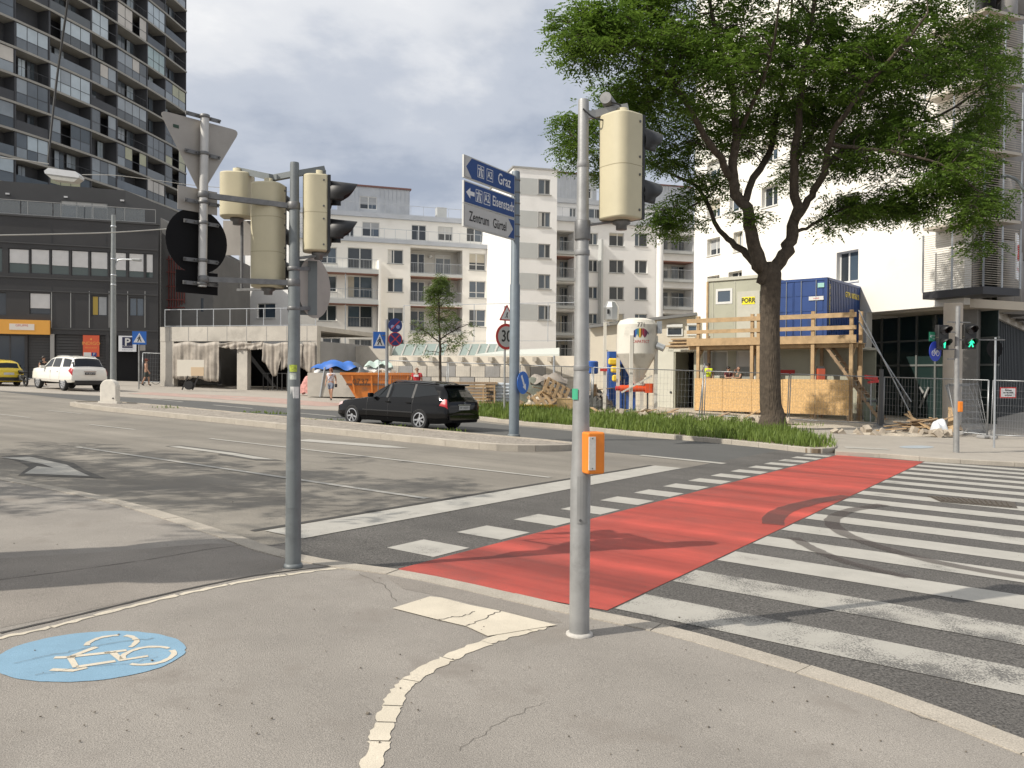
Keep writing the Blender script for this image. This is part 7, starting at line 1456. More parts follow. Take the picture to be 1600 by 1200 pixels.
# blue cabinet with yellow canisters
b_ = on(970, 640, Ys+1.6); t = thing('blue_cabinet', b_, 'blue steel cabinet standing behind the silo legs', 'cabinet'); MB().box(b_+Vector((0, 0, 1.45)), (1.25, .9, 2.9)).build('cabinet_body', CBLUE2, t); MB().box(b_+Vector((.0, -.46, 1.45)), (.03, .02, 2.7)).build('door_gap', TRIMB, t); MB().box(b_+Vector((.08, -.47, 1.4)), (.04, .04, .3)).build('handle', CHROME, t)
for k, (px, py) in enumerate(((959, 565), (962, 577), (963, 591))):
    c_ = at(px, py, Ys+.9); t = thing('yellow_canister', c_-Vector((0, 0, .16)), ('topmost yellow canister in front of the blue cabinet', 'yellow canister between two others in front of the blue cabinet', 'lowest yellow canister in front of the blue cabinet')[k], 'canister', 'yellow canisters'); o = MB().box(c_, (.5-.06*k, .3, .31)).build('can_body', YEL, t); o.modifiers.new('b', 'BEVEL').width = .06; MB().tube([c_+Vector((-.14, 0, .15)), c_+Vector((-.14, 0, .2))], .04, 8).build('cap', TRIMB, t)
b_ = on(933, 640, Ys+.8); heap('site_rubbish', b_, .9, .6, .95, 'dark rubbish heap with blue drum beside the steel hopper post', mat('rubbish_dark', (.06, .06, .055), .8, var=.4, vscale=5), 16, 'rubbish', 17, 2, MATS['sheet_grey_brown'])
c_ = at(925, 574, Ys+1.2); t = thing('blue_drum', c_-Vector((0, 0, .3)), 'blue plastic drum on the rubbish heap', 'drum'); MB().lathe([(.25, -.3), (.29, -.25), (.29, .25), (.24, .3), (0, .3)], c_, 16).build('drum_body', CBLUE2, t, 'auto'); MB().lathe([(.29, -.03), (.3, 0), (.29, .03)], c_, 16).build('drum_ring', CBLUE2, t, True)
# loose rubble and debris along the pavement edge
rnd = random.Random(9)
heap('debris_strip', on(985, 655, 33.6, .1), 2.6, .6, .16, 'broken stones and bricks strewn between the silo and the grass', EARTH, 40, 'rubble', 21, 7, RUB); heap('debris_strip', on(1130, 660, 31.9, .1), 2.8, .5, .13, 'pale gravel ridge at the foot of the hoarding', EARTH, 34, 'rubble', 23, 2, RUB); heap('debris_strip', on(1400, 684, 28, .1), 2.2, .5, .12, 'sandy debris strip in front of the glazed entrance', EARTH, 22, 'rubble', 25, 1, RUB); heap('board_pile', on(1450, 668, 29.6, .1), 1.3, .6, .4, 'pile of old boards in front of the glazed doors', RUB, 6, 'boards', 27, 12, TIMD)
b_ = on(1468, 672, 28.8, .1); t = thing('plastic_bag', b_, 'crumpled pale plastic bag by the board pile', 'bag'); blanket(b_, .3, .25, .5, mat('bag_pale', (.55, .57, .6), .4), 'bag_sheet', t, 31)
# ---- hoarding, gallery, huts and containers
WO = Wall(G(1085, 645), at(1327, 600, 36.2).xy); go = lambda *r, **k: WO.rect(*r, **k); zO = zg(*WO.P(WO.L/2, 0).xy)
ho = thing('hoarding', WO.P(WO.L/2, zO+.1), 'chipboard hoarding screen on low posts in front of the site huts', 'hoarding')
zo1 = WO.uv(1200, 592)[1]; zo0 = WO.uv(1200, 645)[1]; nb = 5
for k in range(nb): WO.part('chipboard_panel', WO.L*k/nb+.008, WO.L*(k+1)/nb-.008, zo0+.01*(k % 2), zo1-.012*(k % 3), 0, .025, OSB, ho)
for k in range(nb+1): WO.part('foot_post', min(max(WO.L*k/nb-.05, 0), WO.L-.1), min(max(WO.L*k/nb+.05, .1), WO.L), zO-.1, zo0+.5, -.12, -.005, TIMD, ho)
gal = thing('timber_gallery', WO.P(WO.L/2, zO+.1, -.3), 'rough timber gallery with railings carrying the walkway to the containers', 'gallery')
zd = WO.uv(1200, 536)[1]; zr = WO.uv(1200, 493)[1]; GD = 1.5
for px in (1088, 1172, 1182, 1267, 1327):
    u = go(px-2, 500, px+2, 640)[0]; WO.part('post', u, u+.16, zO-.1, zr+.12, -.25, -.13, TIM, gal); MB().beam(WO.P(u+.08, zd-.75, -.19), WO.P(u+.08, zd-.15, -.75), .1, .12).build('knee_brace', TIM, gal); WO.part('back_post', u, u+.14, zO-.1, zd-.2, -GD, -GD+.12, TIMD, gal)
uL_ = go(1072, 500, 1074, 510)[0]; uR_ = WO.L+.25
for nm, y0, y1, dd in (('toe_board', 526, 538, 0), ('mid_rail', 512, 518, 0), ('top_rail', 493, 500, 0)): r = go(1200, y0, 1210, y1); WO.part(nm, uL_, uR_, r[2], r[3], -.125, -.075, TIM, gal)
n = 22
for k in range(n): WO.part('deck_plank', uL_+(uR_-uL_)*k/n+.01, uL_+(uR_-uL_)*(k+1)/n-.01, zd-.08, zd-.03, -GD-.1, -.13, TIMD if k % 3 else TIM, gal)
for d_ in (-.35, -GD+.15): WO.part('joist', uL_, uR_, zd-.26, zd-.085, d_-.05, d_+.05, TIM, gal)
for k in range(9): u = go(1105+k*12, 515, 1106, 520)[0]; WO.part('baluster', u, u+.05, zd, zd+.42, -.17, -.13, TIMD, gal)
# stacked planks at the left end of the gallery
u0 = go(1030, 500, 1032, 510)[0]
pp = thing('plank_pile', WO.P(uL_-.8, zd-.4, -.9), 'boards stacked on the hut roof beside the gallery railing', 'timber')
for k in range(6): WO.part('board', u0+random.uniform(0, .4), uL_+.5+random.uniform(-.5, .4), zd-.15+k*.09, zd-.08+k*.09, -1.2+.1*(k % 3), -.75+.1*(k % 2), TIM if k % 2 else TIMD, pp)
# lower hut
zh1 = zd-.3; hu = thing('site_hut', WO.P(3, zO+.1, -2), 'beige site hut row under the gallery with open dark doorway', 'site hut'); uh0 = go(1022, 560, 1024, 570)[0]; DH = -GD-.15
WH2 = Wall(WO.P(0, 0, DH).xy, WO.P(WO.L, 0, DH).xy)
hr = lambda *r: WH2.rect(*r)
h_door = hr(1055, 546, 1084, 640); h_w1 = hr(1098, 548, 1137, 588); h_w2 = hr(1150, 548, 1180, 600)
hl_ = [(h_door[0], h_door[1], zO-.1, h_door[3]), h_w1, h_w2]
holed(WH2, uh0, WO.L+.0, zO-.1, zh1, hl_, .2, HUT, hu, 'hut_wall', .12); bm_ = MB(); WH2.box(bm_, uh0+.01, WO.L-.01, zO-.1, zh1-.01, -2.6, -2.5); bm_.build('hut_back', HUT, hu); WH2.part('hut_floor', uh0, WO.L, zO-.1, zO+.05, -2.5, -.13, STEELD, hu); WH2.part('hut_roof', uh0-.05, WO.L+.05, zh1, zh1+.12, -2.65, .05, HUTD, hu); WH2.part('hut_side', uh0, uh0+.1, zO, zh1-.01, -2.5, -.13, HUT, hu)
WH2.part('doorway_shade_sheet', h_door[0]-.2, h_door[1]+.2, zO, zh1-.02, -2.0, -1.95, MATS['opening_shade_dark'], hu)  # near-black sheet set behind the doorway, its colour stands for interior shade
for r in (h_w1, h_w2): window(WH2, r, hu, .03, (), fr=FRAMEW, gl=mat('hut_glass', (.30, .31, .29), .25))
dr = hr(1026, 545, 1053, 637); d_ = WH2.part('hut_door', dr[0], dr[1], zO+.05, dr[3], .005, .05, HUTD, hu); WH2.part('door_handle', dr[1]-.2, dr[1]-.1, zO+1.05, zO+1.15, .05, .1, TRIMB, d_)
for k in range(24): u = uh0+.1+(WO.L-uh0)*k/24; 
# flat-roofed shed behind the silo
pS1, pS2 = at(922, 560, 47.5).xy, at(1086, 560, 45.5).xy; WSH = Wall(pS1, pS2); t = thing('site_shed', gp(*((Vector(pS1)+Vector(pS2))/2)), 'long pale shed with dark roof edge behind the white silo', 'shed'); zs_ = zg(*pS1)-.2
MB().prism([(0, zs_), (WSH.L, zs_), (WSH.L, WSH.uv(1084, 492)[1]), (0, WSH.uv(922, 512)[1])], (WSH.p0.x, WSH.p0.y, 0), (WSH.e.x, WSH.e.y, 0), (0, 0, 1), (-WSH.n.x*4, -WSH.n.y*4, 0)).build('shed_wall', mat('shed_cream', (.56, .51, .42), .8, var=.06, vscale=1), t)
a_, b2_ = WSH.P(-.1, WSH.uv(922, 511)[1], .15), WSH.P(WSH.L+.1, WSH.uv(1084, 491)[1], .15); MB().beam(a_, b2_, .5, .16).build('roof_edge', mat('roof_edge_grey', (.16, .16, .16), .7), t)
for r in ((1042, 511, 1067, 525), (1074, 508, 1090, 524)): q_ = WSH.rect(*r); window(WSH, q_, t, -.06, (), fr=FRAMEW); WSH.part('shutter_box', q_[0], q_[1], q_[3], q_[3]+.15, .0, .14, FRAMEW, t)
# upper beige container
DU = -GD-.1; WU = Wall(WO.P(0, 0, DU).xy, WO.P(WO.L, 0, DU).xy); ur = lambda *r: WU.rect(*r); zu0 = zh1+.13
zu1 = WU.uv(1150, 437)[1]; uA, uB, uC = ur(1107, 480, 1109, 490)[0], ur(1191, 480, 1193, 490)[0], ur(1292, 480, 1293, 490)[0]
oc = thing('office_container', WU.P((uA+uB)/2, zu0, -1), 'beige office container with a small white window on the gallery', 'container'); wr_ = ur(1118.5, 451, 1144.5, 475); holed(WU, uA, uB-.03, zu0, zu1, [wr_], .1, HUT, oc, 'front_wall', .1); window(WU, wr_, oc, -.02, (), fr=FRAMEW, fw=.12, gl=GLASSB)
bm_ = MB(); WU.box(bm_, uA, uB-.03, zu0, zu1, -5.9, -.101); bm_.build('container_shell', HUT, oc); WU.part('roof_rim', uA-.06, uB-.02, zu1, zu1+.16, -5.95, .08, HUTD, oc); WU.part('corner_post', uA-.1, uA, zu0, zu1-.01, -.1, .06, TIM, oc)
r = ur(1152, 455, 1187, 531); dd_ = WU.part('door', r[0], min(r[1], uB-.1), zu0+.1, r[3], .004, .04, HUTD, oc)
r = ur(1160, 464, 1180, 475.5); sgn_ = WU.part('name_plate', r[0], r[1], r[2], r[3], .042, .055, mat('plate_yellow', (.78, .68, .02), .5), oc); mb = MB(); put_text(mb, 'PORR', (r[3]-r[2])*.62, WU.P((r[0]+r[1])/2, (r[2]+r[3])/2, .058), (WU.e.x, WU.e.y, 0), (0, 0, 1), bold=.012, sx_=.85); mb.build('lettering', MATS['letter_black'], sgn_)
for k in range(12):
    u = uA+(uB-uA)*k/12
    if not wr_[0]-.1 < u < wr_[1]+.05 and not u > r[0]-.4: WU.part('wall_rib', u, u+.03, zu0+.05, zu1-.02, .002, .02, HUTD, oc)
# blue shipping container
bcn = thing('shipping_container', WU.P((uB+uC)/2, zu0, -2), 'blue shipping container standing on the gallery beside the beige office', 'container'); zt2 = WU.uv(1292, 433)[1]; CL = 6.9
WU.part('shell', uB+.02, uC-.02, zu0+.02, zt2-.02, -CL+.06, -.06, CBLUE, bcn)
for u in (uB, uC-.14): WU.part('corner_post', u, u+.14, zu0, zt2, -.14, .0, CBLUE, bcn)
for z in (zu0, zt2-.13): WU.part('header_rail', uB+.14, uC-.14, z, z+.13, -.12, -.005, CBLUE, bcn)
um = (uB+uC)/2
for a_, b2_ in ((uB+.16, um-.01), (um+.01, uC-.16)):
    dd_ = WU.part('door', a_, b2_, zu0+.15, zt2-.15, -.06, -.03, CBLUE, bcn)
    for k in range(4): z = zu0+.2+k*(zt2-zu0-.35)/4; WU.part('door_panel', a_+.05, b2_-.05, z+.05, z+(zt2-zu0-.35)/4-.05, -.03, -.012, CBLUE, dd_)
    for f in (.25, .75): u = a_+(b2_-a_)*f; MB().tube([WU.P(u, zu0+.1, .02), WU.P(u, zt2-.1, .02)], .018, 8).build('lock_rod', METAL, dd_)
WSd2 = Wall(WU.P(uC, 0, 0).xy, WU.P(uC, 0, -CL).xy); nr_ = 26
for k in range(nr_): WSd2.part('corrugation', .16+(CL-.32)*k/nr_, .16+(CL-.32)*(k+.55)/nr_, zu0+.16, zt2-.14, -.02, .03, CBLUE, bcn)
for z in (zu0, zt2-.12): WSd2.part('side_rail', .145, CL, z, z+.12, -.02, .035, CBLUE, bcn)
WSd2.part('corner_post', CL-.14, CL+.002, zu0+.002, zt2+.002, -.12, .045, CBLUE, bcn)
YM = mat('marking_yellow', (.60, .48, .03), .6); mb = MB(); put_text(mb, 'GTPU 00762 0', .26, WSd2.P(CL*.55, zt2-.62, .036), (WSd2.e.x, WSd2.e.y, 0), (0, 0, 1), bold=.01); mb.build('lettering', YM, bcn)
for k, ch in enumerate('GTPU007620'): mb = MB(); put_text(mb, ch, .17, WSd2.P(.3, zt2-.4-k*.2, .036), (WSd2.e.x, WSd2.e.y, 0), (0, 0, 1), bold=.008); mb.build('lettering', YM, bcn)
a_ = ur(1220, 446, 1232, 462); pl_ = WU.part('firm_plate', uB+.18, uB+.75, a_[2], a_[3], -.01, .0, FRAMEW, bcn); WU.part('plate_stripe', uB+.2, uB+.73, a_[2]+.12, a_[3]-.14, .0, .006, SRED, pl_)
a_ = ur(1264, 463, 1287, 469); pl_ = WU.part('firm_plate', a_[0], a_[1], a_[2], a_[3], -.01, .03, FRAMEW, bcn); mb = MB(); put_text(mb, 'mobil', .09, WU.P((a_[0]+a_[1])/2, (a_[2]+a_[3])/2, .034), (WU.e.x, WU.e.y, 0), (0, 0, 1)); mb.build('lettering', SRED, pl_)
a_ = ur(1278, 442, 1288, 449); WU.part('sticker', a_[0], a_[1], a_[2], a_[3], -.01, .03, mat('sticker_mint', (.3, .55, .5), .5), bcn)
# site stairs at the right end
stt = thing('site_stairs', WO.P(WO.L+.6, zO+.1, -.6), 'steep site stairs with steel stringers at the end of the gallery', 'stairs'); ns_ = 13; s0, s1 = WO.P(WO.L+1.2, zO+.1, -.85), WO.P(WO.L-1.3, zd-.05, -.85)
for k in range(ns_): p_ = s0.lerp(s1, k/(ns_-1)); WO_e = Vector((WO.e.x, WO.e.y, 0)); WO_n = Vector((WO.n.x, WO.n.y, 0)); MB().obox(p_, WO_e*.13, WO_n*.42, Vector((0, 0, .025))).build('tread', TIMD, stt)
for d_ in (-.45, .45): n3 = Vector((WO.n.x, WO.n.y, 0))*d_; MB().beam(s0+n3, s1+n3, .04, .13).build('stringer', TIMD, stt)
r0, r1 = at(1378, 590, s0.y), at(1350, 480, s0.y+.4)
for dd_ in (0, .5): MB().tube([s0+Vector((1.4, .2, .2+dd_*1.2)), WO.P(WO.L+.25, zr+.1-dd_, -.4)], .03, 8).build('handrail', METAL, stt)
WO.part('end_post', WO.L+.05, WO.L+.2, zO-.1, zr+.1, -1.3, -1.15, TIM, stt)
b_ = on(1358, 668, WO.P(WO.L+.8, 0).y+.6, .1); t = thing('waste_bin', b_, 'grey green waste bin beside the site stairs', 'bin'); MB().lathe([(.2, 0), (.24, .1), (.29, .95), (.3, 1.0), (.26, 1.06), (0, 1.1)], b_, 16).build('bin_body', mat('bin_green', (.16, .19, .15), .6), t, 'auto'); MB().lathe([(.3, .9), (.315, .92), (.315, 1.0), (.3, 1.02)], b_, 16).build('bin_rim', STEELD, t, True)
b_ = at(1361, 590, WO.P(WO.L+.8, 0).y+.3); t = thing('fire_extinguisher_box', b_-Vector((0, 0, .2)), 'red fire extinguisher cover hung by the site stairs', 'extinguisher'); MB().obox(b_, (.26, 0, -.03), (0, .1, 0), (0, 0, .09)).build('cover', SRED, t); MB().obox(b_+Vector((.12, 0, -.18)), (.24, 0, .03), (0, .1, 0), (0, 0, .06)).build('flap', SRED, t); MB().tube([b_-Vector((0, 0, .2)), (b_.x, b_.y, zg(b_.x, b_.y)+.1)], .025, 8).build('stake', METAL, t)
c_ = WO.P(go(1278, 585, 1279, 590)[0], zo1, -.35); t = thing('red_panel_cart', c_-Vector((0, 0, .4)), 'orange red machine top showing above the chipboard hoarding', 'machine'); MB().box(c_+Vector((0, 0, .05)), (.32, .3, .9)).build('machine_body', mat('machine_red', (.50, .10, .05), .5), t); MB().box(c_+Vector((0, 0, .55)), (.26, .24, .12)).build('machine_top', STEELD, t)
c_ = hr(1218, 578, 1242, 585); p_ = WH2.P(c_[0], (c_[2]+c_[3])/2, .1); WH2.part('wall_sign', c_[0], c_[1], c_[2], c_[3], .004, .03, SRED, hu)
# site people behind the hoarding
JS = {}
for s_, g_ in (('l', -1), ('r', 1)):
    JS['hip_'+s_] = (g_*.1, .02, .93); JS['knee_'+s_] = (g_*.12, .42, .93); JS['ankle_'+s_] = (g_*.12, .45, .5); JS['toe_'+s_] = (g_*.12, .6, .45); JS['shoulder_'+s_] = (g_*.19, 0, 1.39); JS['elbow_'+s_] = (g_*.26, .12, 1.15); JS['wrist_'+s_] = (g_*.12, .33, 1.16); JS['hand_'+s_] = (g_*.07, .38, 1.18)
def wp(px, d): u = WO.uv(px, 590)[0]; q_ = WO.P(u, 0, d); return q_
stand = walk_pose(.05, .04); stand['elbow_r'] = (.28, .1, 1.28); stand['wrist_r'] = (.24, .3, 1.42); stand['hand_r'] = (.22, .34, 1.48)
q_ = wp(1099, -.55); zi = WO.uv(1099, 567)[1]; person((q_.x, q_.y, zi-1.74), R_(160), 'worker in a yellow high-visibility vest behind the hoarding', stand, [shirt(HIVIS, 1.13, .5), trousers(DARKC)]+shoes(DARKC), .02, HAIRD, 1.0)
q_ = wp(1126, -.9); zi = WO.uv(1126, 572)[1]; person((q_.x, q_.y, zi-1.74), R_(200), 'worker in a maroon shirt sitting behind the hoarding', JS, [shirt(MAROON, 1.12, .6), trousers(DENIM)]+shoes(DARKC), .02, HAIRD, 1.0); b_ = Vector((q_.x, q_.y, zi-1.74+.84))
def bench(px0, px1, z, d):
    t = thing('site_bench', WO.P(WO.uv(px0, 590)[0], zO+.1, d), 'plain timber bench behind the hoarding where workers sit', 'bench'); u0, u1 = WO.uv(px0, 590)[0], WO.uv(px1, 590)[0]; WO.part('seat', u0, u1, z-.05, z, d-.2, d+.2, TIM, t)
    for u in (u0+.05, u1-.15): WO.part('leg', u, u+.1, zO+.05, z-.05, d-.15, d+.15, TIM, t)
bench(1115, 1158, zi-1.74+.83, -.92)
q_ = wp(1143, -.85); zi = WO.uv(1143, 572)[1]; J2 = dict(JS); J2['elbow_r'] = (.30, .05, 1.2); J2['wrist_r'] = (.16, .16, 1.45); J2['hand_r'] = (.12, .14, 1.53); person((q_.x, q_.y, zi-1.74), R_(110), 'worker in a dark shirt sitting with a hand raised to the face behind the hoarding', J2, [shirt(OLIVE, 1.12, .4), trousers(DENIM)]+shoes(DARKC), .0, HAIRD, 1.0)
# leaning stack of fence panels by the round column
for k in range(3):
    f = copy_tree(fp); x, y = G(1496+k*9, 686-k); f.location = gp(x+.0, y+.25*k, .1); f.rotation_euler = (R_(-16-3*k), 0, R_(8+6*k)); f.scale = (.36, 1, .95); tag(f, ('outermost narrow mesh panel leaning towards the round column', 'narrow mesh panel between the other two leaning by the round column', 'innermost narrow mesh panel leaning towards the round column')[k], 'fence', 'leaning mesh panels')
# ================================================================ vegetation
def leaf_mat(name, c1, c2, tr=.35):
    m = bpy.data.materials.new(name); m.use_nodes = True; t = m.node_tree; t.nodes.clear(); N = t.nodes.new; L = t.links.new
    o = N('ShaderNodeOutputMaterial'); mx_ = N('ShaderNodeMixShader'); d = N('ShaderNodeBsdfPrincipled'); tl = N('ShaderNodeBsdfTranslucent'); g = N('ShaderNodeNewGeometry'); n = N('ShaderNodeTexNoise'); n.inputs['Scale'].default_value = 1.1; n.inputs['Detail'].default_value = 4; L(g.outputs['Position'], n.inputs[0])
    n2 = N('ShaderNodeTexNoise'); n2.inputs['Scale'].default_value = 14; L(g.outputs['Position'], n2.inputs[0]); ad = N('ShaderNodeMath'); ad.operation = 'MULTIPLY_ADD'; L(n2.outputs[0], ad.inputs[0]); ad.inputs[1].default_value = .5; L(n.outputs[0], ad.inputs[2])
    r = N('ShaderNodeValToRGB'); r.color_ramp.elements[0].position = .5; r.color_ramp.elements[0].color = (*c1, 1); r.color_ramp.elements[1].position = .98; r.color_ramp.elements[1].color = (*c2, 1); L(ad.outputs[0], r.inputs[0]); L(r.outputs[0], d.inputs['Base Color']); L(r.outputs[0], tl.inputs[0]); d.inputs['Roughness'].default_value = .55; d.inputs['Specular IOR Level'].default_value = .3
    mx_.inputs[0].default_value = tr; L(d.outputs[0], mx_.inputs[1]); L(tl.outputs[0], mx_.inputs[2]); L(mx_.outputs[0], o.inputs[0]); return m
LEAF = leaf_mat('leaf_green', (.052, .105, .016), (.165, .26, .038), .5); LEAFY = leaf_mat('leaf_young', (.08, .125, .03), (.17, .24, .06), .45); GRASSM = leaf_mat('grass_green', (.085, .135, .024), (.20, .27, .06), .35)
BARK = mat('bark', (.075, .058, .042), .95, var=.35, vscale=6, bump=1., bscale=14)
def bark_detail(m):
    t = m.node_tree; b = t.nodes['Principled BSDF']; g = t.nodes.new('ShaderNodeNewGeometry'); mp = t.nodes.new('ShaderNodeMapping'); mp.inputs[3].default_value = (9, 9, 1.6); v = t.nodes.new('ShaderNodeTexVoronoi'); v.feature = 'DISTANCE_TO_EDGE'; v.inputs['Scale'].default_value = 1.6; bp = t.nodes.new('ShaderNodeBump'); bp.inputs['Strength'].default_value = .9; bp.inputs['Distance'].default_value = .05
    t.links.new(g.outputs['Position'], mp.inputs[0]); t.links.new(mp.outputs[0], v.inputs[0]); t.links.new(v.outputs[0], bp.inputs['Height']); t.links.new(bp.outputs[0], b.inputs['Normal'])
bark_detail(BARK)
def make_tree(name, base, trunk, limbs, clumps, label, nspray, spray, leafm, seed, minr=.012, flat=.62, group=None):
    """trunk and limbs: [(point, radius)...]; clumps: [(centre, radius)]"""
    rnd = random.Random(seed); t = thing(name, base, label, 'tree', group); wood = MB(); br = MB()
    def sm(pl_): pts = smooth_path([p for p, r in pl_], 4); rs = []; n = len(pl_)-1; [rs.append(pl_[min(int(k/4), n-1)][1]*(1-(k/4-min(int(k/4), n-1)))+pl_[min(int(k/4)+1, n)][1]*(k/4-min(int(k/4), n-1))) for k in range(len(pts))]; return pts, rs
    p_, r_ = sm(trunk); wood.tube(p_, r_, 20); nodes = []
    for lb in limbs:
        p_, r_ = sm(lb); p_ = [p+Vector((rnd.gauss(0, 1), rnd.gauss(0, 1), rnd.gauss(0, 1)))*min(.05, r_[i]*.3)*(0 < i < len(p_)-1) for i, p in enumerate(p_)]; br.tube(p_, r_, 10); nodes += [(p, r) for p, r in zip(p_, r_)]
    o = wood.build('trunk', BARK, t, True)
    todo = sorted(clumps, key=lambda c: min((c[0]-n_[0]).length for n_ in nodes))
    for c, rad in todo:
        best = min(nodes, key=lambda n_: (c-n_[0]).length*(1.25 if n_[0].z > c.z else 1)+(.8 if n_[1] < .02 else 0)); a = best[0]; d = (c-a).length
        if d < .05: continue
        m1 = a.lerp(c, .35)+Vector((rnd.uniform(-.12, .12), rnd.uniform(-.12, .12), rnd.uniform(.0, .16)))*d; m2 = a.lerp(c, .7)+Vector((rnd.uniform(-.1, .1), rnd.uniform(-.1, .1), rnd.uniform(-.02, .14)))*d
        r0 = max(minr, min(best[1]*.6, .012+.016*d)); pts = smooth_path([a, m1, m2, c], 3); rs = [r0+(minr*.6-r0)*k/(len(pts)-1) for k in range(len(pts))]; br.tube(pts, rs, 5, cap=False); nodes += [(p, r) for p, r in zip(pts[2:], rs[2:])]
        for k in range(4):   # twigs
            q = c+Vector((rnd.gauss(0, 1), rnd.gauss(0, 1), rnd.gauss(0, .5)))*rad*.55; br.tube([pts[-3], pts[-3].lerp(q, .5)+Vector((0, 0, .08)), q], [minr*.8, minr*.6, minr*.3], 4, cap=False)
    br.build('limbs', BARK, t, True)
    vs = []; fs = []
    for c, rad in clumps:
        ns = int(nspray*(rad**1.5)*rnd.uniform(.75, 1.25))
        for k in range(ns):
            d = Vector((rnd.gauss(0, 1), rnd.gauss(0, 1), rnd.gauss(0, 1)*flat)); d = d.normalized()*rad*rnd.random()**.45; d.z *= flat; p = c+d
            ax = Vector((d.x+rnd.gauss(0, .5)*rad, d.y+rnd.gauss(0, .5)*rad, rnd.uniform(-.55, .25)*rad)).normalized(); up = Vector((rnd.gauss(0, .35), rnd.gauss(0, .35), 1)); sd_ = ax.cross(up)
            if sd_.length < .01: continue
            sd_.normalize(); ln, lw, nl = spray; ln *= rnd.uniform(.7, 1.25)
            for j in range(nl):
                f = (j+.6)/nl; sg_ = 1 if j % 2 else -1; q = p+ax*ln*f+Vector((0, 0, -.25*ln*f*f)); dr_ = (ax*.55+sd_*sg_).normalized(); w2 = dr_.cross(Vector((rnd.gauss(0, .4), rnd.gauss(0, .4), 1))).normalized()*lw*.5; L_ = lw*2.3*rnd.uniform(.8, 1.2); o_ = len(vs)
                vs += [q, q+dr_*L_*.5+w2, q+dr_*L_+Vector((0, 0, -.02)), q+dr_*L_*.5-w2]; fs.append((o_, o_+1, o_+2, o_+3))
    mb = MB(); mb.v = [tuple(v) for v in vs]; mb.f = fs; mb.mi = [0]*len(fs); cr = mb.build('crown', leafm, t); return t
# ---- the big street tree
tx, ty_ = G(1207, 675); YT = ty_; TB = gp(tx, ty_, .1)
PT = lambda px, py, dy=0.: at(px, py, YT+dy)
trunk = [(TB+Vector((0, 0, -.2)), .66), (TB+Vector((0, 0, .12)), .54), (TB+Vector((0, 0, .55)), .42), (PT(1204, 630), .385), (PT(1203, 560), .36), (PT(1203, 500), .345), (PT(1204, 455), .36), (PT(1205, 428), .36), (PT(1206, 410), .22)]
limbs = [[(PT(1200, 440), .27), (PT(1188, 408, -.1), .26), (PT(1174, 365, -.2), .22), (PT(1158, 312, -.3), .19), (PT(1143, 275, -.4), .17), (PT(1150, 219, -.6), .14), (PT(1139, 125, -1), .10), (PT(1118, 50, -1.5), .07), (PT(1100, -60, -2), .04)],
         [(PT(1143, 277, -.4), .14), (PT(1117, 236, -1.2), .12), (PT(1086, 187, -2), .10), (PT(1045, 119, -2.8), .075), (PT(990, 84, -3.2), .05), (PT(925, 64, -3.5), .025)],
         [(PT(1160, 318, -.3), .14), (PT(1186, 268, .8), .13), (PT(1207, 225, 1.6), .11), (PT(1217, 162, 2.4), .09), (PT(1232, 94, 3), .06), (PT(1240, -60, 4), .03)],
         [(PT(1206, 432), .25), (PT(1222, 398, .1), .245), (PT(1238, 365, .2), .22), (PT(1243, 306, .3), .17), (PT(1240, 237, 0), .14), (PT(1252, 150, -.6), .11), (PT(1262, 60, -1), .08), (PT(1290, -80, -1.4), .04)],
         [(PT(1242, 345, .2), .16), (PT(1262, 312, .2), .14), (PT(1282, 281, -.2), .13), (PT(1298, 219, -1), .11), (PT(1330, 165, -2), .08), (PT(1390, 95, -3), .06), (PT(1450, 20, -4), .03)],
         [(PT(1288, 262, -.4), .10), (PT(1340, 215, .8), .085), (PT(1400, 200, 1.6), .07), (PT(1470, 180, 2.2), .05), (PT(1545, 130, 2.6), .03)],
         [(PT(1296, 225, -.9), .08), (PT(1350, 232, -1.8), .065), (PT(1410, 240, -2.4), .05), (PT(1480, 262, -2.8), .035), (PT(1530, 300, -3), .02)],
         [(PT(1245, 362, .2), .07), (PT(1268, 352, .4), .055), (PT(1310, 330, 1), .04), (PT(1370, 322, 1.4), .025)],
         [(PT(1190, 425, .1), .16), (PT(1172, 402, .6), .14), (PT(1148, 382, 1.0), .12), (PT(1125, 360, 1.4), .09), (PT(1092, 296, 2.2), .07), (PT(1040, 268, 2.6), .045), (PT(960, 220, 2.6), .025)],
         [(PT(1100, 310, 2.1), .05), (PT(1070, 330, 1.6), .035), (PT(1045, 345, 1.2), .02)],
         [(PT(1152, 215, -.6), .08), (PT(1190, 130, -2.6), .06), (PT(1210, 60, -4), .04), (PT(1220, -20, -5), .02)],
         [(PT(1245, 250, .1), .08), (PT(1300, 150, 3), .06), (PT(1360, 70, 4.5), .04), (PT(1400, 0, 5.5), .02)]]
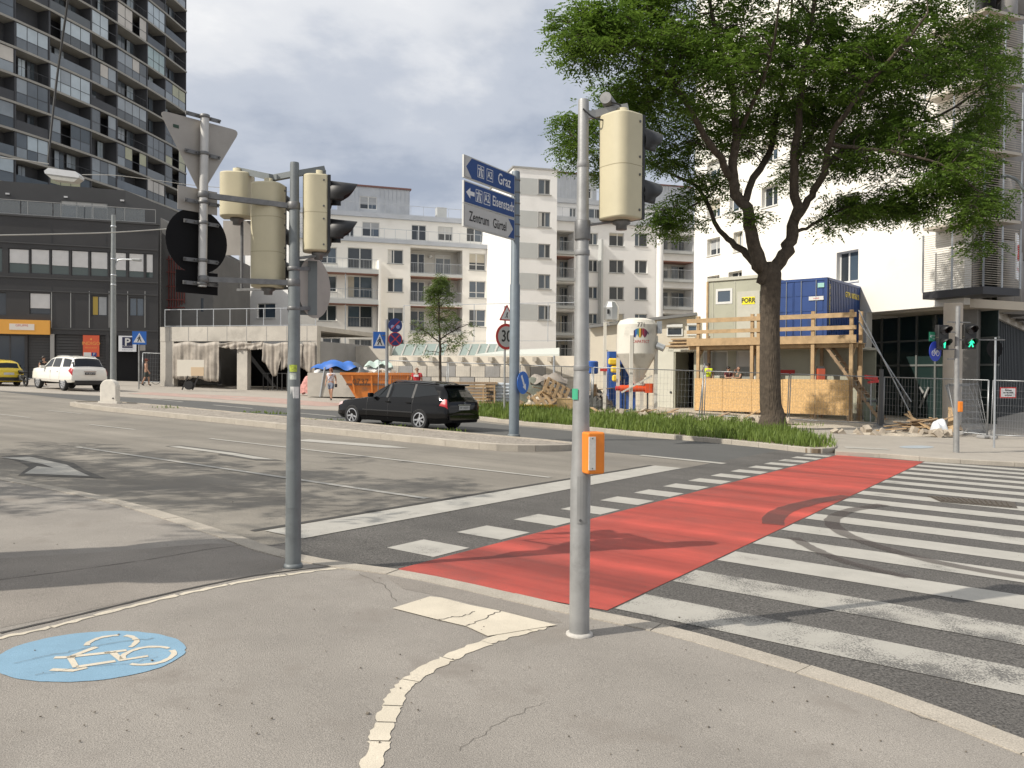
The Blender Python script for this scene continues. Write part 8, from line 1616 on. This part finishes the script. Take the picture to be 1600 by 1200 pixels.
env = [(925, 55, 62, 55, -3, 1.6, 22), (1000, 30, 90, 75, -2.5, 2.2, 30), (908, 222, 40, 48, 1.5, 1.6, 15), (985, 165, 60, 60, 0, 2.4, 20), (1055, 110, 80, 85, -1.5, 3, 30), (1055, 225, 60, 50, 1.5, 2, 16), (1050, 345, 36, 30, 1.2, 1.2, 9), (1095, 290, 40, 35, 1.6, 1.5, 8), (1150, 90, 80, 95, -1, 3.5, 30), (1165, 215, 55, 45, 1.5, 3, 12), (1250, 80, 90, 95, .5, 4, 34), (1255, 200, 60, 50, 1.5, 3, 12), (1340, 90, 85, 90, 0, 4, 34), (1330, 230, 55, 50, .5, 3, 14), (1430, 90, 80, 90, 0, 4, 32), (1420, 220, 75, 60, 0, 3, 26), (1520, 90, 65, 80, .5, 3, 22), (1490, 260, 65, 55, -1, 2.5, 22), (1345, 325, 55, 26, .6, 1.6, 13), (1430, 310, 60, 36, -.5, 2.2, 15), (1530, 320, 36, 44, -2, 1.6, 10), (1525, 385, 14, 14, -2, .6, 2), (1545, 190, 40, 60, 1, 2, 10), (1100, -80, 150, 90, -1, 4, 38), (1300, -90, 160, 100, 0, 5, 46), (1470, -70, 110, 90, 0, 4, 26), (960, 270, 26, 26, 2, 1, 4), (1130, 190, 60, 50, 2.5, 2, 10), (1200, 170, 70, 60, 3, 2, 12), (1290, 180, 60, 60, 3, 2, 12), (1380, 180, 60, 50, 3, 2, 12), (1240, 270, 50, 30, 3, 1.5, 7), (1175, 345, 16, 14, -.5, .5, 2), (1300, 352, 22, 12, .8, .8, 3)]
rnd = random.Random(12); clumps = []
for cx_, cy_, rx, ry, dy, rY, n in env:
    for k in range(int(n*1.75)):
        v = Vector((rnd.gauss(0, 1), rnd.gauss(0, 1), rnd.gauss(0, 1))).normalized()*rnd.random()**.4; clumps.append((PT(cx_+v.x*rx*.92, cy_-v.z*ry*.92, dy+v.y*rY), rnd.uniform(.42, .85)))
big_tree = make_tree('street_tree', TB, trunk, limbs, clumps, 'big leafy street tree with forked trunk rising from the grass verge', 62, (.36, .066, 7), LEAF, 5)
# ---- young tree behind the black car
Yy = 33.5; q = at(688, 640, Yy); yb = gp(q.x, q.y, .1); PY = lambda px, py, dy=0.: at(px, py, Yy+dy)
rnd = random.Random(8); cl = []
for k in range(60):
    f = rnd.random()**.8; py = 545-f*112; hw_ = (1-f)**.8*36+6; a = rnd.uniform(0, 6.28); r = rnd.random()**.5; cl.append((PY(686+hw_*r*math.cos(a), py+rnd.uniform(-6, 6), hw_*r*math.sin(a)*Yy/F), rnd.uniform(.16, .30)))
for px, py in ((650, 520), (655, 505), (645, 528), (728, 520), (738, 508), (720, 530), (668, 552), (700, 548)): cl.append((PY(px, py), .2))
make_tree('young_tree', yb, [(yb-Vector((0, 0, .1)), .075), (PY(688, 600), .062), (PY(687.5, 550), .055)], [[(PY(687.5, 552), .055), (PY(687, 520), .045), (PY(686, 480), .03), (PY(685, 440), .012)], [(PY(687, 535), .03), (PY(660, 515, -.2), .02), (PY(640, 505, -.3), .01)], [(PY(687, 530), .03), (PY(712, 515, .2), .02), (PY(735, 505, .2), .01)]], cl, 'slim young tree between the black car and the retaining wall', 190, (.2, .05, 4), LEAFY, 9, .006, .9)
# ---- street tree beside the camera's pavement (it throws the dappled shade on the road)
sb_ = gp(-11.3, 7.4, .05); rnd = random.Random(14); cl = [(Vector((-11.3+rnd.gauss(0, 1.5), 7.4+rnd.gauss(0, 1.5), 6.6+rnd.gauss(0, .8))), rnd.uniform(.4, .75)) for k in range(48)]
make_tree('street_tree', sb_, [(sb_-Vector((0, 0, .1)), .2), (sb_+Vector((0, 0, 1.5)), .15), (sb_+Vector((0, 0, 3.4)), .13)], [[(sb_+Vector((0, 0, 3.3)), .12), (sb_+Vector((.3, .2, 5)), .09), (sb_+Vector((.5, .1, 7.4)), .03)], [(sb_+Vector((0, 0, 3.6)), .09), (sb_+Vector((-1.2, .6, 5.2)), .05), (sb_+Vector((-2, .9, 6.6)), .02)], [(sb_+Vector((0, 0, 3.9)), .08), (sb_+Vector((1.3, -.8, 5.6)), .05), (sb_+Vector((2.2, -1.2, 6.8)), .02)]], cl, 'smaller street tree at the near kerb shading the turning lane', 40, (.36, .075, 7), LEAF, 15)
sb2 = gp(-14.5, 9.3, .05); t2 = copy_tree(bpy.data.objects['street_tree.001']); t2.location = sb2; t2.rotation_euler = (0, 0, 1.9); t2['label'] = 'second small street tree further along the near kerb'
# ---- unseen pillar of guessed form, added to cast the near pavement shadow
ap_ = gp(-6.15, 4.85, .045); t = thing('shadow_caster_pillar', ap_, 'unseen grey round pillar added to cast a shadow on the near pavement', 'pillar'); MB().lathe([(.72, 0), (.72, .25), (.64, .28), (.64, 3.2), (.78, 3.25), (.78, 3.37), (.5, 3.55), (.2, 3.67), (0, 3.69)], ap_, 32).build('column', mat('pillar_grey', (.3, .31, .3), .7), t, 'auto'); MB().lathe([(.645, .7), (.65, .7), (.65, 2.6), (.645, 2.6)], ap_, 32).build('poster_band', mat('poster_mix', (.5, .45, .35), .6, var=.5, vscale=2), t, True)
# ---- grass on the verge, weeds on the island and site edge
def inside(p, poly):
    r = False; n = len(poly)
    for i in range(n):
        a, b = poly[i], poly[i-1]
        if (a[1] > p[1]) != (b[1] > p[1]) and p[0] < (b[0]-a[0])*(p[1]-a[1])/(b[1]-a[1])+a[0]: r = not r
    return r
def blades(name, pts, hmin, hmax, m, label, seed, wid=.014, cat='grass'):
    rnd = random.Random(seed); mb = MB()
    for x, y, dz in pts:
        h = rnd.uniform(hmin, hmax)*(.55+.75*abs(math.sin(x*1.7+y*.9)+.5*math.sin(x*4.3-y*2.1))*.66)*(1.5 if rnd.random() < .04 else 1); a = rnd.uniform(0, 6.28); d = Vector((math.cos(a), math.sin(a), 0)); ln_ = d.cross(Vector((0, 0, 1)))*rnd.uniform(-.5, .5)*h+d*rnd.uniform(-.2, .2)*h; p = gp(x, y, dz); w_ = wid*rnd.uniform(.7, 1.4)
        mb.add([p-d*w_, p+d*w_, p+ln_*.4+Vector((0, 0, h*.6))+d*w_*.8, p+ln_*.4+Vector((0, 0, h*.6))-d*w_*.8, p+ln_+Vector((0, 0, h))], [(0, 1, 2, 3), (3, 2, 4)])
    o = mb.build(name, m); tag(o, label, cat); o['kind'] = 'stuff'; return o
vpoly = vk + [G(1230, 676), G(1100, 662), G(900, 648), G(750, 638)]; rnd = random.Random(31); pts = []; xs = [p[0] for p in vpoly]; ys = [p[1] for p in vpoly]
while len(pts) < 17000:
    p = (rnd.uniform(min(xs), max(xs)), rnd.uniform(min(ys), max(ys)))
    if inside(p, vpoly):
        q = Vector(p)
        if min((q-Vector(k)).length for k in vk[::2]) > .42 or rnd.random() < .25: pts.append((p[0], p[1], .12))
blades('grass', pts, .12, .36, GRASSM, 'rough green grass filling the kerbed verge under the tree', 32)
pts = []
for cx_, cy_, n in ((430, 652, 60), (395, 650, 40), (265, 643, 30), (545, 663, 40), (500, 662, 35), (620, 672, 25), (700, 680, 40)):
    c = G(cx_, cy_)
    for k in range(n): pts.append((c[0]+rnd.gauss(0, .25), c[1]+rnd.gauss(0, .15), .12))
blades('island_weeds', pts, .03, .12, GRASSM, 'tufts of weeds growing between the island cobbles', 33)
pts = []
for cx_, cy_, n in ((1080, 656, 150), (1140, 658, 200), (1240, 668, 120), (1000, 652, 60)):
    c = G(cx_, cy_)
    for k in range(n): pts.append((c[0]+rnd.gauss(0, .5), c[1]+rnd.gauss(0, .2), .1))
blades('site_weeds', pts, .05, .2, GRASSM, 'weeds in the gravel at the foot of the hoarding', 34)
# ---- grit and litter on the near pavement and road
mb = MB(); rnd = random.Random(41)
for k in range(200):
    px, py = rnd.uniform(0, 1600), rnd.uniform(760, 1198); x, y = G(px, py); s_ = rnd.uniform(.0015, .0045)*(2 if rnd.random() < .06 else 1); a = rnd.uniform(0, 3)
    mb.obox(gp(x, y, .052 if py > 900 and px < 900 else .05), (s_*math.cos(a), s_*math.sin(a), 0), (-s_*.7*math.sin(a), s_*.7*math.cos(a), 0), (0, 0, s_*.5))
o = mb.build('grit', mat('grit_mix', (.15, .13, .105), .9, var=.5, vscale=30)); tag(o, 'scattered grit and litter specks on the pavement', 'grit'); o['kind'] = 'stuff'
